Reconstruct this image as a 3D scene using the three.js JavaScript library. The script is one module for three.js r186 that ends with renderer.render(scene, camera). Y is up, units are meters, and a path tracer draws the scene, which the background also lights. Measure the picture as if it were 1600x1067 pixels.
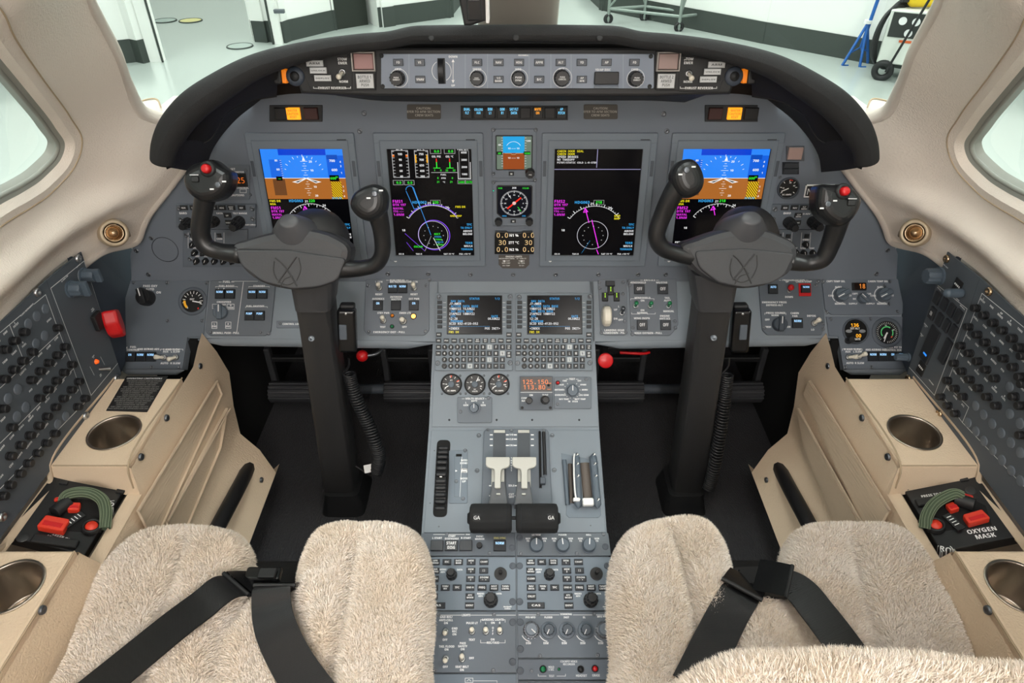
import * as THREE from 'three';
import { mergeGeometries, mergeVertices, toCreasedNormals } from 'three/addons/utils/BufferGeometryUtils.js';
import { RoundedBoxGeometry } from 'three/addons/geometries/RoundedBoxGeometry.js';
import { RectAreaLightUniformsLib } from 'three/addons/lights/RectAreaLightUniformsLib.js';
import { ImprovedNoise } from 'three/addons/math/ImprovedNoise.js';

// ---------- camera, lights, exposure ----------
const scene = new THREE.Scene();
const FP = 1067, PI = Math.PI, V3 = THREE.Vector3, EYE = 1.15;
const camera = new THREE.PerspectiveCamera(2 * Math.atan(533.5 / FP) * 180 / PI, 1600 / 1067, 0.02, 80);
camera.position.set(-0.0038, EYE, 0);
camera.rotation.set(-36 * PI / 180, 0, 0, 'YXZ');
camera.updateMatrixWorld(true);
const renderer = new THREE.WebGLRenderer();
renderer.toneMapping = THREE.LinearToneMapping;
renderer.toneMappingExposure = 1.28;
renderer.shadowMap.enabled = true;
scene.background = new THREE.Color(0x000000);
RectAreaLightUniformsLib.init();
const HANGAR_LIGHT = 4.7, CABIN_FILL = 15.5, OVERHEAD_FILL = 17;
function areaLight(x, y, z, w, h, power, color, tx, ty, tz) {
  const l = new THREE.RectAreaLight(color, power, w, h);
  l.position.set(x, y, z); l.lookAt(tx, ty, tz); l.castShadow = true; l.name = 'area_light'; scene.add(l); return l;
}
const HALL_LAMPS = [];
for (const x of [-5, 0, 5]) for (const z of [-11, 1]) { HALL_LAMPS.push([x, z]); areaLight(x, 6.3, z, 1.6, 7.4, HANGAR_LIGHT, 0xf8fffa, x, 0, z); }
areaLight(0, 1.425, 0.75, 0.5, 1.5, CABIN_FILL, 0xfffaf4, 0, 0, 0.5);          // unseen lamp behind the camera, added to light the cockpit
for (const s of [-1, 1]) areaLight(s * 0.3, 1.39, -0.22, 0.2, 0.3, OVERHEAD_FILL, 0xfffaf4, s * 0.36, 0, -0.75);  // unseen overhead lamps above the seats, added to brighten the interior

// ---------- photo pixel -> point helpers ----------
const dirOf = (px, py) => new V3((px - 800) / FP, -(py - 533.5) / FP, -1).applyQuaternion(camera.quaternion);
const at = (px, py, d) => dirOf(px, py).multiplyScalar(d).add(camera.position);
const atX = (px, py, X) => { const d = dirOf(px, py); return d.multiplyScalar((X - camera.position.x) / d.x).add(camera.position); };
const atF = (px, py, F) => { const d = dirOf(px, py); return d.multiplyScalar(-F / d.z).add(camera.position); };
const atD = (px, py, D) => { const d = dirOf(px, py); return d.multiplyScalar(-D / d.y).add(camera.position); };
const W = (x, f, d) => new V3(x, EYE - d, -f);
const FL = EYE - 1.15;   // cockpit floor height

class Frame {
  constructor(O, U, V) { this.O = O.clone(); this.U = U.clone().normalize(); this.N = this.U.clone().cross(V).normalize(); this.V = this.N.clone().cross(this.U); this.q = new THREE.Quaternion().setFromRotationMatrix(new THREE.Matrix4().makeBasis(this.U, this.V, this.N)); }
  hit(px, py, h = 0) { const d = dirOf(px, py), o = this.O.clone().addScaledVector(this.N, h); const t = o.clone().sub(camera.position).dot(this.N) / d.dot(this.N); const p = d.multiplyScalar(t).add(camera.position).sub(this.O); return [p.dot(this.U), p.dot(this.V)]; }
  world(u, v, n = 0) { return this.O.clone().addScaledVector(this.U, u).addScaledVector(this.V, v).addScaledVector(this.N, n); }
}
const tilt = (t) => new V3(0, Math.cos(t), -Math.sin(t));
const X1 = new V3(1, 0, 0), deg = PI / 180;
const PANEL = new Frame(W(0, 1.135, 0.683), X1, tilt(7 * deg));
const LOW = new Frame(W(0, 1.135, 0.683), X1, tilt(42 * deg));
const PEDT = W(0, 0.948, 0.891), PEDB = W(0, 0.5546, 1.069);
const PED = new Frame(PEDT, X1, PEDT.clone().sub(PEDB));
const FGP = new Frame(W(0, 1.035, 0.30), X1, tilt(12 * deg));

// ---------- naming ----------
const used = new Map();
function numbered(n) { const k = used.get(n) || 0; used.set(n, k + 1); return k ? n + '_' + String(k).padStart(3, '0') : n; }
function tag(o, label, category, group) { o.userData.label = label; o.userData.category = category; if (group) o.userData.group = group; return o; }
function thing(name, label, category, pos, quat, group) { const g = new THREE.Group(); g.name = numbered(name); if (pos) g.position.copy(pos); if (quat) g.quaternion.copy(quat); scene.add(g); return tag(g, label, category, group); }
function struct(name, geo, mat, label) { const m = mesh(name, geo, mat, scene); m.name = numbered(name); m.userData.kind = 'structure'; if (label) m.userData.label = label; m.userData.category = name.split('_')[0]; return m; }
function mesh(name, geo, mat, parent, x = 0, y = 0, z = 0) { const m = new THREE.Mesh(geo, mat); m.name = name; m.castShadow = m.receiveShadow = true; m.position.set(x, y, z); parent.add(m); return m; }

// ---------- random, noise, textures ----------
let seed = 7; const rnd = () => { seed = (seed * 1664525 + 1013904223) >>> 0; return seed / 4294967296; };
const pn = new ImprovedNoise(), noise = (x, y, z = 0) => pn.noise(x, y, z);
function canvasOf(w, h) { const c = document.createElement('canvas'); c.width = w; c.height = h; return c; }
function texOf(c, srgb = true) { const t = new THREE.CanvasTexture(c); if (srgb) t.colorSpace = THREE.SRGBColorSpace; t.magFilter = THREE.LinearFilter; return t; }
function noiseTex(n, f) { const d = new Uint8Array(n * n * 4); for (let y = 0; y < n; y++) for (let x = 0; x < n; x++) { const v = Math.max(0, Math.min(255, f(x, y, n) * 255)); d.set([v, v, v, 255], (y * n + x) * 4); } const t = new THREE.DataTexture(d, n, n); t.wrapS = t.wrapT = THREE.RepeatWrapping; t.magFilter = THREE.LinearFilter; t.needsUpdate = true; return t; }
const per = (x, y, n, f, z) => { const a = x / n, b = y / n; const g = (p, q) => noise(p * f, q * f, z); return (g(a, b) * (1 - a) + g(a - 1, b) * a) * (1 - b) + (g(a, b - 1) * (1 - a) + g(a - 1, b - 1) * a) * b; };
const grainTex = noiseTex(256, (x, y, n) => 0.5 + 0.35 * per(x, y, n, 90, 3) + 0.35 * per(x, y, n, 45, 9));
const leatherTex = noiseTex(512, (x, y, n) => 0.55 + 0.5 * per(x, y, n, 60, 1) + 0.35 * per(x, y, n, 120, 5) + 0.3 * per(x, y, n, 8, 7));
const carpetTex = noiseTex(512, (x, y, n) => 0.5 + 0.55 * per(x, y, n, 110, 2) + 0.25 * per(x, y, n, 18, 4));
const rep = (t, k) => { const c = t.clone(); c.repeat.set(k, k); c.needsUpdate = true; return c; };
const mat = (color, roughness = 0.6, metalness = 0, extra = {}) => new THREE.MeshStandardMaterial({ color, roughness, metalness, ...extra });
const M = {
  panel: mat(0x6b737e, 0.62), panelDark: mat(0x4e555e, 0.62), ped: mat(0x7c858e, 0.6), seam: mat(0x23272c, 0.8),
  bezel: mat(0x707a85, 0.55), black: mat(0x1b1c1e, 0.55), blackGloss: mat(0x101113, 0.25), blackSoft: mat(0x1d1e20, 0.75, 0, { bumpMap: rep(leatherTex, 14), bumpScale: 0.0006 }),
  knob: mat(0x1b1c1f, 0.5), knobGrey: mat(0x56616c, 0.5), column: mat(0x2f2f30, 0.5, 0, { bumpMap: rep(grainTex, 8), bumpScale: 0.0002 }), yoke: mat(0x3a3b3e, 0.5, 0, { bumpMap: rep(grainTex, 8), bumpScale: 0.00025 }), grip: mat(0x1f2022, 0.34),
  white: mat(0xe9eaea, 0.5), ivory: mat(0xe6e0d0, 0.45), steel: mat(0xb9bcbf, 0.28, 1), darkSteel: mat(0x6e7278, 0.4, 0.9), bronze: mat(0xb8a184, 0.25, 1), chrome: mat(0xd5d6d8, 0.15, 1),
  liner: mat(0xe6dcd1, 0.62, 0, { bumpMap: rep(leatherTex, 6), bumpScale: 0.0008 }), leather: mat(0xe0cbb0, 0.55, 0, { bumpMap: rep(leatherTex, 5), bumpScale: 0.0009 }), leatherDark: mat(0xb09d82, 0.6),
  red: mat(0xc4151b, 0.35), redSoft: mat(0xd63a26, 0.4), green: mat(0x1d7a4c, 0.35), amber: mat(0xd07a18, 0.4), dark: mat(0x0a0a0b, 0.85),
  carpet: mat(0x3a3a3d, 0.95, 0, { bumpMap: rep(carpetTex, 6), bumpScale: 0.004 }), seal: mat(0x8d9089, 0.6), fur: mat(0xf3e8da, 0.95), belt: mat(0x1b1b1d, 0.5), lever: mat(0xbdbdb6, 0.45),
  hallWall: mat(0xedefeb, 0.7), hallBase: mat(0x39403c, 0.6), hallFloor: new THREE.MeshPhysicalMaterial({ color: 0xb9c3be, roughness: 0.3, clearcoat: 0.6, clearcoatRoughness: 0.12 }),
};
M.brushed = mat(0xbdb3a7, 0.33, 1);
M.pedal = mat(0x3a3b3e, 0.5);
M.glass = new THREE.MeshPhysicalMaterial({ color: 0xffffff, transmission: 1, thickness: 0, roughness: 0, ior: 1.25 });

// ---------- geometry helpers ----------
const box = (w, h, d, r = 0.002, s = 2) => new RoundedBoxGeometry(w, h, d, s, Math.min(r, w / 2.01, h / 2.01, d / 2.01));
const move = (g, x, y, z) => g.translate(x, y, z);
function lathe(pts, seg = 24) { return new THREE.LatheGeometry(pts.map((p) => new THREE.Vector2(p[0], p[1])), seg).rotateX(PI / 2); }   // axis along +z
function tube(pts, r, seg = 48, rad = 10, closed = false, tension = 0.5) { return new THREE.TubeGeometry(new THREE.CatmullRomCurve3(pts, closed, 'centripetal', tension), seg, r, rad, closed); }
function varTube(pts, radii, seg = 60, rad = 16, caps = true, flat = 1) {   // tube with a radius per control point
  const c = new THREE.CatmullRomCurve3(pts, false, 'centripetal'), fr = c.computeFrenetFrames(seg, false), pos = [], idx = [], uv = [], n = pts.length - 1;
  const rc = new THREE.CatmullRomCurve3(radii.map((r, i) => new V3(i, Array.isArray(r) ? r[0] : r, Array.isArray(r) ? r[1] : r)), false);
  let up = null; const L = c.getLength();
  for (let i = 0; i <= seg; i++) {
    const t = i / seg, p = c.getPoint(t), T = c.getTangent(t), rr = rc.getPoint(t);
    if (!up) up = Math.abs(T.y) < 0.8 ? new V3(0, 1, 0) : new V3(0, 0, 1);
    const B = T.clone().cross(up).normalize(), Nn = B.clone().cross(T).normalize(); up = Nn.clone();
    const end = caps ? Math.min(t, 1 - t) * L : 1, k = caps ? Math.sqrt(Math.max(0.0, 1 - Math.pow(Math.max(0, 1 - end / (rr.y * 0.6)), 2))) : 1;
    for (let j = 0; j <= rad; j++) { const a = j / rad * 2 * PI; const q = p.clone().addScaledVector(Nn, Math.cos(a) * rr.y * k).addScaledVector(B, Math.sin(a) * rr.z * k * flat); pos.push(q.x, q.y, q.z); uv.push(j / rad * 0.15, t * L); }
  }
  for (let i = 0; i < seg; i++) for (let j = 0; j < rad; j++) { const a = i * (rad + 1) + j, b = a + rad + 1; idx.push(a, b, a + 1, b, b + 1, a + 1); }
  const g = new THREE.BufferGeometry(); g.setAttribute('position', new THREE.Float32BufferAttribute(pos, 3)); g.setAttribute('uv', new THREE.Float32BufferAttribute(uv, 2)); g.setIndex(idx); g.computeVertexNormals(); return g;
}
function shapeOf(pts) { const s = new THREE.Shape(); pts.forEach((p, i) => (i ? s.lineTo(p[0], p[1]) : s.moveTo(p[0], p[1]))); s.closePath(); return s; }
function extrude(pts, d, bevel = 0.001, holes = [], bs = 2) {   // front face at z = 0, body below it
  const s = shapeOf(pts); for (const h of holes) s.holes.push(shapeOf(h));
  const b = Math.min(bevel, d * 0.49), g = new THREE.ExtrudeGeometry(s, { depth: Math.max(1e-4, d - 2 * b), bevelEnabled: b > 0, bevelThickness: b, bevelSize: b, bevelOffset: -b, bevelSegments: bs, curveSegments: 12 });
  return g.translate(0, 0, -(d - b));
}
const circlePts = (x, y, r, n = 28) => Array.from({ length: n }, (_, i) => [x + r * Math.cos(i / n * 2 * PI), y + r * Math.sin(i / n * 2 * PI)]);
function roundPoly(pts, r, n = 4) {   // rounds the corners of a polygon
  const out = [], N = pts.length;
  for (let i = 0; i < N; i++) {
    const p = pts[i], a = pts[(i + N - 1) % N], b = pts[(i + 1) % N], rr = Array.isArray(r) ? r[i] : r;
    const da = Math.hypot(a[0] - p[0], a[1] - p[1]), db = Math.hypot(b[0] - p[0], b[1] - p[1]), k = Math.min(rr, da * 0.45, db * 0.45);
    if (k < 1e-5) { out.push(p); continue; }
    const A = [p[0] + (a[0] - p[0]) / da * k, p[1] + (a[1] - p[1]) / da * k], B = [p[0] + (b[0] - p[0]) / db * k, p[1] + (b[1] - p[1]) / db * k];
    for (let j = 0; j <= n; j++) { const t = j / n; out.push([A[0] * (1 - t) ** 2 + 2 * p[0] * t * (1 - t) + B[0] * t * t, A[1] * (1 - t) ** 2 + 2 * p[1] * t * (1 - t) + B[1] * t * t]); }
  }
  return out;
}
function smoothClosed(pts, n = 80) { return new THREE.CatmullRomCurve3(pts.map((p) => new V3(p[0], p[1], 0)), true, 'centripetal').getPoints(n).slice(0, -1).map((p) => [p.x, p.y]); }
function sdPoly(P) {
  return (x, y) => {
    let d = 1e9, s = 1;
    for (let i = 0, j = P.length - 1; i < P.length; j = i++) {
      const ex = P[j][0] - P[i][0], ey = P[j][1] - P[i][1], wx = x - P[i][0], wy = y - P[i][1];
      const t = Math.max(0, Math.min(1, (wx * ex + wy * ey) / (ex * ex + ey * ey + 1e-12))), bx = wx - ex * t, by = wy - ey * t;
      d = Math.min(d, bx * bx + by * by);
      const c1 = y >= P[i][1], c2 = y < P[j][1], c3 = ex * wy > ey * wx;
      if ((c1 && c2 && c3) || (!c1 && !c2 && !c3)) s = -s;
    }
    return s * Math.sqrt(d);
  };
}
function fieldMesh(x0, x1, y0, y1, nx, ny, sdf, pos, uvk = 1) {   // surface over a 2D region sdf < 0, edges cut exactly
  const P = [], UV = [], I = [], S = [], cache = new Map();
  const gx = (i) => x0 + (x1 - x0) * i / nx, gy = (j) => y0 + (y1 - y0) * j / ny;
  for (let j = 0; j <= ny; j++) for (let i = 0; i <= nx; i++) S.push(sdf(gx(i), gy(j)));
  const add = (x, y) => { const p = pos(x, y); P.push(p.x, p.y, p.z); UV.push(x * uvk, y * uvk); return P.length / 3 - 1; };
  const vert = (k) => { if (!cache.has(k)) cache.set(k, add(gx(k % (nx + 1)), gy(Math.floor(k / (nx + 1))))); return cache.get(k); };
  const edge = (a, b) => {
    const key = a < b ? a + '_' + b : b + '_' + a; if (cache.has(key)) return cache.get(key);
    const ax = gx(a % (nx + 1)), ay = gy(Math.floor(a / (nx + 1))), bx = gx(b % (nx + 1)), by = gy(Math.floor(b / (nx + 1)));
    let lo = 0, hi = 1; const sa = S[a] < 0; for (let k = 0; k < 14; k++) { const m = (lo + hi) / 2; if ((sdf(ax + (bx - ax) * m, ay + (by - ay) * m) < 0) === sa) lo = m; else hi = m; }
    const v = add(ax + (bx - ax) * lo, ay + (by - ay) * lo); cache.set(key, v); return v;
  };
  const tri = (a, b, c) => {
    const v = [a, b, c], s = v.map((k) => S[k] < 0), n = s.filter(Boolean).length;
    if (!n) return; if (n === 3) { I.push(vert(a), vert(b), vert(c)); return; }
    const o = n === 1 ? s.indexOf(true) : s.indexOf(false), p = v[o], q = v[(o + 1) % 3], r = v[(o + 2) % 3];
    if (n === 1) I.push(vert(p), edge(p, q), edge(p, r)); else { const e1 = edge(p, q), e2 = edge(p, r); I.push(e1, vert(q), vert(r), e1, vert(r), e2); }
  };
  for (let j = 0; j < ny; j++) for (let i = 0; i < nx; i++) { const a = j * (nx + 1) + i, b = a + 1, c = a + nx + 1, d = c + 1; tri(a, b, d); tri(a, d, c); }
  const g = new THREE.BufferGeometry(); g.setAttribute('position', new THREE.Float32BufferAttribute(P, 3)); g.setAttribute('uv', new THREE.Float32BufferAttribute(UV, 2)); g.setIndex(I); g.computeVertexNormals(); return g;
}
function rbf(pts) {   // thin plate spline through [x, y, value]
  const n = pts.length, N = n + 3, A = Array.from({ length: N }, () => new Float64Array(N + 1));
  const U = (r2) => (r2 < 1e-12 ? 0 : r2 * Math.log(r2));
  for (let i = 0; i < n; i++) { for (let j = 0; j < n; j++) A[i][j] = U((pts[i][0] - pts[j][0]) ** 2 + (pts[i][1] - pts[j][1]) ** 2); A[i][i] += 2e-5; A[i][n] = A[n][i] = 1; A[i][n + 1] = A[n + 1][i] = pts[i][0]; A[i][n + 2] = A[n + 2][i] = pts[i][1]; A[i][N] = pts[i][2]; }
  for (let c = 0; c < N; c++) { let p = c; for (let r = c + 1; r < N; r++) if (Math.abs(A[r][c]) > Math.abs(A[p][c])) p = r; [A[c], A[p]] = [A[p], A[c]]; for (let r = 0; r < N; r++) if (r !== c) { const k = A[r][c] / A[c][c]; if (k) for (let q = c; q <= N; q++) A[r][q] -= k * A[c][q]; } }
  const w = A.map((r, i) => r[N] / r[i]);
  return (x, y) => { let v = w[n] + w[n + 1] * x + w[n + 2] * y; for (let i = 0; i < n; i++) v += w[i] * U((pts[i][0] - x) ** 2 + (pts[i][1] - y) ** 2); return v; };
}
function quadGrid(rows, uvk = 1) {   // surface through rows of points (same length each)
  const P = [], UV = [], I = [], n = rows[0].length;
  rows.forEach((r, j) => { let l = 0; r.forEach((p, i) => { if (i) l += p.distanceTo(r[i - 1]); P.push(p.x, p.y, p.z); UV.push(l * uvk, j * 0.03 * uvk); }); });
  for (let j = 0; j < rows.length - 1; j++) for (let i = 0; i < n - 1; i++) { const a = j * n + i, b = a + n; I.push(a, b, a + 1, b, b + 1, a + 1); }
  const g = new THREE.BufferGeometry(); g.setAttribute('position', new THREE.Float32BufferAttribute(P, 3)); g.setAttribute('uv', new THREE.Float32BufferAttribute(UV, 2)); g.setIndex(I); g.computeVertexNormals(); return g;
}
const spaced = (pts, n) => new THREE.CatmullRomCurve3(pts, false, 'centripetal').getSpacedPoints(n);
const curve = (pts, n) => new THREE.CatmullRomCurve3(pts, false, 'centripetal').getPoints(n);
function prismX(prof, hw, x0 = 0) {   // profile of [forward, down] pushed out to both sides by hw(i)
  const n = prof.length, P = [], I = []; const h = (i) => (typeof hw === 'number' ? hw : hw[i]);
  for (const s of [-1, 1]) prof.forEach((p, i) => { const q = W(x0 + s * h(i), p[0], p[1]); P.push(q.x, q.y, q.z); });
  for (let i = 0; i < n; i++) { const j = (i + 1) % n; I.push(i, j, n + i, j, n + j, n + i); }
  const f = THREE.ShapeUtils.triangulateShape(prof.map((p) => new THREE.Vector2(p[0], p[1])), []);
  for (const t of f) { I.push(t[0], t[1], t[2], n + t[2], n + t[1], n + t[0]); }
  let g = new THREE.BufferGeometry(); g.setAttribute('position', new THREE.Float32BufferAttribute(P, 3)); g.setIndex(I); g = g.toNonIndexed(); g.computeVertexNormals();
  const ps = g.attributes.position, uv = []; for (let i = 0; i < ps.count; i++) uv.push(ps.getX(i) + ps.getY(i) * 0.3, ps.getZ(i) + ps.getY(i) * 0.8); g.setAttribute('uv', new THREE.Float32BufferAttribute(uv, 2)); return g;
}
const mir = (p) => [1607 - p[0], ...p.slice(1)];      // the cockpit is symmetric: pixel of the same thing on the other side
const sx = (s, px) => (s < 0 ? px : 1607 - px);

// ---------- hangar ----------
const HF = -1.05;   // hangar floor height
const HH = EYE - HF;
const onHall = (px, py) => atD(px, py, HH);
function wallGeo(pts, h, t = 0.2, y0 = HF) {   // upright wall slab along floor points
  const gs = [];
  for (let i = 0; i < pts.length - 1; i++) { const a = pts[i], b = pts[i + 1], L = Math.hypot(b.x - a.x, b.z - a.z), g = new THREE.BoxGeometry(L + t * 0.5, h, t); g.translate(0, h / 2, -t / 2); g.rotateY(-Math.atan2(b.z - a.z, b.x - a.x)); g.translate((a.x + b.x) / 2, y0, (a.z + b.z) / 2); gs.push(g); }
  return mergeGeometries(gs);
}
struct('floor_hangar', move(new THREE.BoxGeometry(34, 0.2, 46), 0, HF - 0.1, -4), M.hallFloor, 'pale grey green glossy epoxy hangar floor');
struct('ceiling_hangar', move(new THREE.BoxGeometry(34, 0.2, 46), 0, 6.7, -4), M.hallWall, 'white hangar ceiling');
const hallPaint = M.hallWall, H8 = 7.8;
{
  const A = onHall(-260, 150), B = onHall(0, 123), C = onHall(242, 93), C2 = C.clone().add(new V3(-4, 0, -2.5));
  const D0 = onHall(400, 64), D = onHall(441, 67), E = onHall(527, 46), E2 = E.clone().add(new V3(0.02, 0, -0.9)), G0 = onHall(572, 34), G = onHall(597, 42), H = onHall(704, 27), H2 = H.clone().add(new V3(0.25, 0, -3));
  const I0 = onHall(940, 16), I = onHall(1140, 57), J = onHall(1187, 67), K = onHall(1352, 98), L = onHall(1590, 137), N = onHall(1900, 190);
  const D1 = D0.clone().add(new V3(1.5, 0, -6));
  const sets = [['wall_west', [A, B, C, C2]], ['wall_north', [D1, D0, D, E, E2, G0, G, H, H2]], ['wall_east', [I0.clone().add(new V3(-0.2, 0, -2)), I0, I, J, K, L, N]]];
  for (const [n, p] of sets) {
    struct(n, wallGeo(p, H8), hallPaint, { wall_west: 'white hangar wall with dark baseboard beyond the side glass', wall_north: 'white hangar wall with door and dark baseboard ahead of the nose', wall_east: 'white hangar wall with dark baseboard behind the blue jack' }[n]);
    struct('baseboard_' + n.slice(5), wallGeo(p.map((q) => q.clone().add(new V3(-Math.sign(q.x) * 0.012, 0, 0.012))), 0.27, 0.2), M.hallBase, 'dark green grey baseboard along the ' + { west: 'hangar wall beyond the pilot side glass', north: 'hangar wall ahead of the nose', east: 'hangar wall behind the jack and cart' }[n.slice(5)]);
  }
  struct('wall_hangar_rear', mergeGeometries([wallGeo([new V3(-12, 0, -24), new V3(12, 0, -24)], H8), wallGeo([new V3(-12, 0, 12), new V3(12, 0, 12)], H8), wallGeo([new V3(-12, 0, 12), new V3(-12, 0, -24)], H8), wallGeo([new V3(12, 0, -24), new V3(12, 0, 12)], H8)]), hallPaint, 'far white outer hangar walls');
  // dark recess column, white door leaf and door post
  struct('trim_1', wallGeo([onHall(525, 46), onHall(574, 38)].map((q) => q.add(new V3(0, 0, 0.04))), H8, 0.1), mat(0x20261f, 0.6), 'dark upright panel between two white hangar walls');
  const post = thing('door_post', 'white square door post standing by the open hangar passage', 'post', onHall(247, 95)); mesh('post', move(new THREE.BoxGeometry(0.14, H8, 0.14), 0, H8 / 2, 0), M.hallWall, post); mesh('edge_strip', move(new THREE.BoxGeometry(0.02, H8, 0.02), 0.09, H8 / 2, 0.07), M.hallBase, post);
  const dp = thing('door_post', 'white slim door post with latch beside the white hangar door', 'post', onHall(437, 68)); mesh('post', move(new THREE.BoxGeometry(0.1, H8, 0.1), 0, H8 / 2, 0), M.hallWall, dp); mesh('gap_strip', move(new THREE.BoxGeometry(0.025, H8, 0.02), -0.07, H8 / 2, 0.05), M.hallBase, dp); mesh('latch', move(box(0.14, 0.05, 0.06, 0.01), 0.1, 0.42, 0.08), M.darkSteel, dp);
  // hangar ceiling lamps
  HALL_LAMPS.forEach(([x, z]) => { const l = thing('ceiling_lamp', 'long white hangar ceiling lamp', 'lamp', new V3(x, 6.42, z), null, 'hangar ceiling lamps'); mesh('housing', new THREE.BoxGeometry(1.7, 0.16, 7.5), M.white, l, 0, 0.09, 0); mesh('lamp_panel', new THREE.BoxGeometry(1.6, 0.02, 7.4), mat(0xffffff, 0.6, 0, { emissive: 0xf8fffa, emissiveIntensity: 5 }), l, 0, -0.01, 0); });
}

// ---------- cockpit shell ----------
struct('floor', move(new THREE.BoxGeometry(1.5, 0.04, 4.2), 0, FL - 0.02, 0.45), M.carpet, 'black ribbed cockpit carpet floor');
struct('wall_footwell', mergeGeometries([move(new THREE.BoxGeometry(1.3, 0.46, 0.03), 0, FL + 0.23, -1.62), ...[-1, 1].map((s) => move(new THREE.BoxGeometry(0.1, 0.38, 0.58), s * 0.66, FL + 0.19, -1.35)), move(new THREE.BoxGeometry(1.3, 0.02, 0.5), 0, FL + 0.46, -1.4)]), M.dark, 'black footwell bulkhead behind the pedals');
// side walls: X over (forward, down)
const ctrl = [];
const cp = (px, py, X) => { const p = atX(px, py, X); ctrl.push([-p.z, EYE - p.y, X]); };
const cf = (px, py, F) => { const p = atF(px, py, F); ctrl.push([-p.z, EYE - p.y, p.x]); };
for (const f of [1.0, 0.78, 0.5, 0.2, -0.3]) ctrl.push([f, 0.535, -0.712]);
[[150, 315, -0.685], [30, 390, -0.705], [0, 66, -0.548], [60, 145, -0.60], [105, 215, -0.65], [50, 312, -0.682], [40, 0, -0.51], [190, 240, -0.634]].forEach((a) => cp(...a));
[[140, 0, 0.95], [185, 90, 1.03], [228, 183, 1.10], [300, 247, 1.15], [225, 350, 1.128], [212, 380, 1.12]].forEach((a) => cf(...a));
for (const f of [0.55, 0.2, -0.3]) ctrl.push([f, 0.39, -0.69], [f, 0.17, -0.56], [f, -0.05, -0.44], [f, -0.24, -0.3]);
ctrl.push([0.8, -0.05, -0.46], [0.72, -0.2, -0.33]);
const wallBase = rbf(ctrl);
const crest = [[300, 252, -0.6], [215, 300, -0.65], [160, 335, -0.665], [95, 377, -0.675], [37, 420, -0.68], [0, 446, -0.68]].map((a) => atX(...a)).map((p) => [-p.z, EYE - p.y]).concat([[0.6, 0.472], [-0.9, 0.472]]);
const crestDist = (f, d) => { let m = 9; for (let i = 0; i < crest.length - 1; i++) { const [ax, ay] = crest[i], [bx, by] = crest[i + 1], ex = bx - ax, ey = by - ay, t = Math.max(0, Math.min(1, ((f - ax) * ex + (d - ay) * ey) / (ex * ex + ey * ey))); m = Math.min(m, Math.hypot(f - ax - ex * t, d - ay - ey * t)); } return m; };
const wallX = (f, d) => wallBase(f, d) + 0.03 * Math.exp(-((crestDist(f, d) / 0.026) ** 2)) * Math.max(0, Math.min(1, (1.13 - f) / 0.1));
const fd = (p) => [-p.z, EYE - p.y];
const winLoop = smoothClosed([atX(-40, 8, -0.52), atX(0, 64, -0.548), atX(52, 133, -0.594), atX(96, 196, -0.643), atX(113, 228, -0.66), atX(111, 258, -0.668), atX(88, 290, -0.674), atX(50, 312, -0.68), atX(0, 336, -0.686)].map(fd).concat([[0.6, 0.40], [0.42, 0.38], [0.33, 0.25], [0.4, 0.08], [0.52, 0.02]]), 160);
const wallLoop = [[0.984, 0.548], [0.975, 0.537], [-0.9, 0.535], [-0.9, -0.24], [0.70, -0.24], [0.8, -0.05]].concat([atF(140, -2, 0.95), atF(163, 45, 0.99), atF(185, 90, 1.03), atF(208, 140, 1.068), atF(228, 183, 1.10), atF(252, 196, 1.14), atF(298, 244, 1.15), atF(303, 250, 1.15), atF(300, 262, 1.145), atF(270, 300, 1.138), atF(243, 335, 1.13), atF(228, 356, 1.128), atF(222, 371, 1.126), atF(208, 379, 1.12), atX(172, 394, -0.70), atX(140, 420, -0.706)].map(fd));
const sdWin = sdPoly(winLoop), sdWall = sdPoly(wallLoop);
const wallNorm = (f, d, X) => { const e = 0.004, gx = (wallX(f + e, d) - wallX(f - e, d)) / (2 * e), gy = (wallX(f, d + e) - wallX(f, d - e)) / (2 * e); return new V3(1, gy, gx).normalize(); };   // inward normal on the -x side
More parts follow.
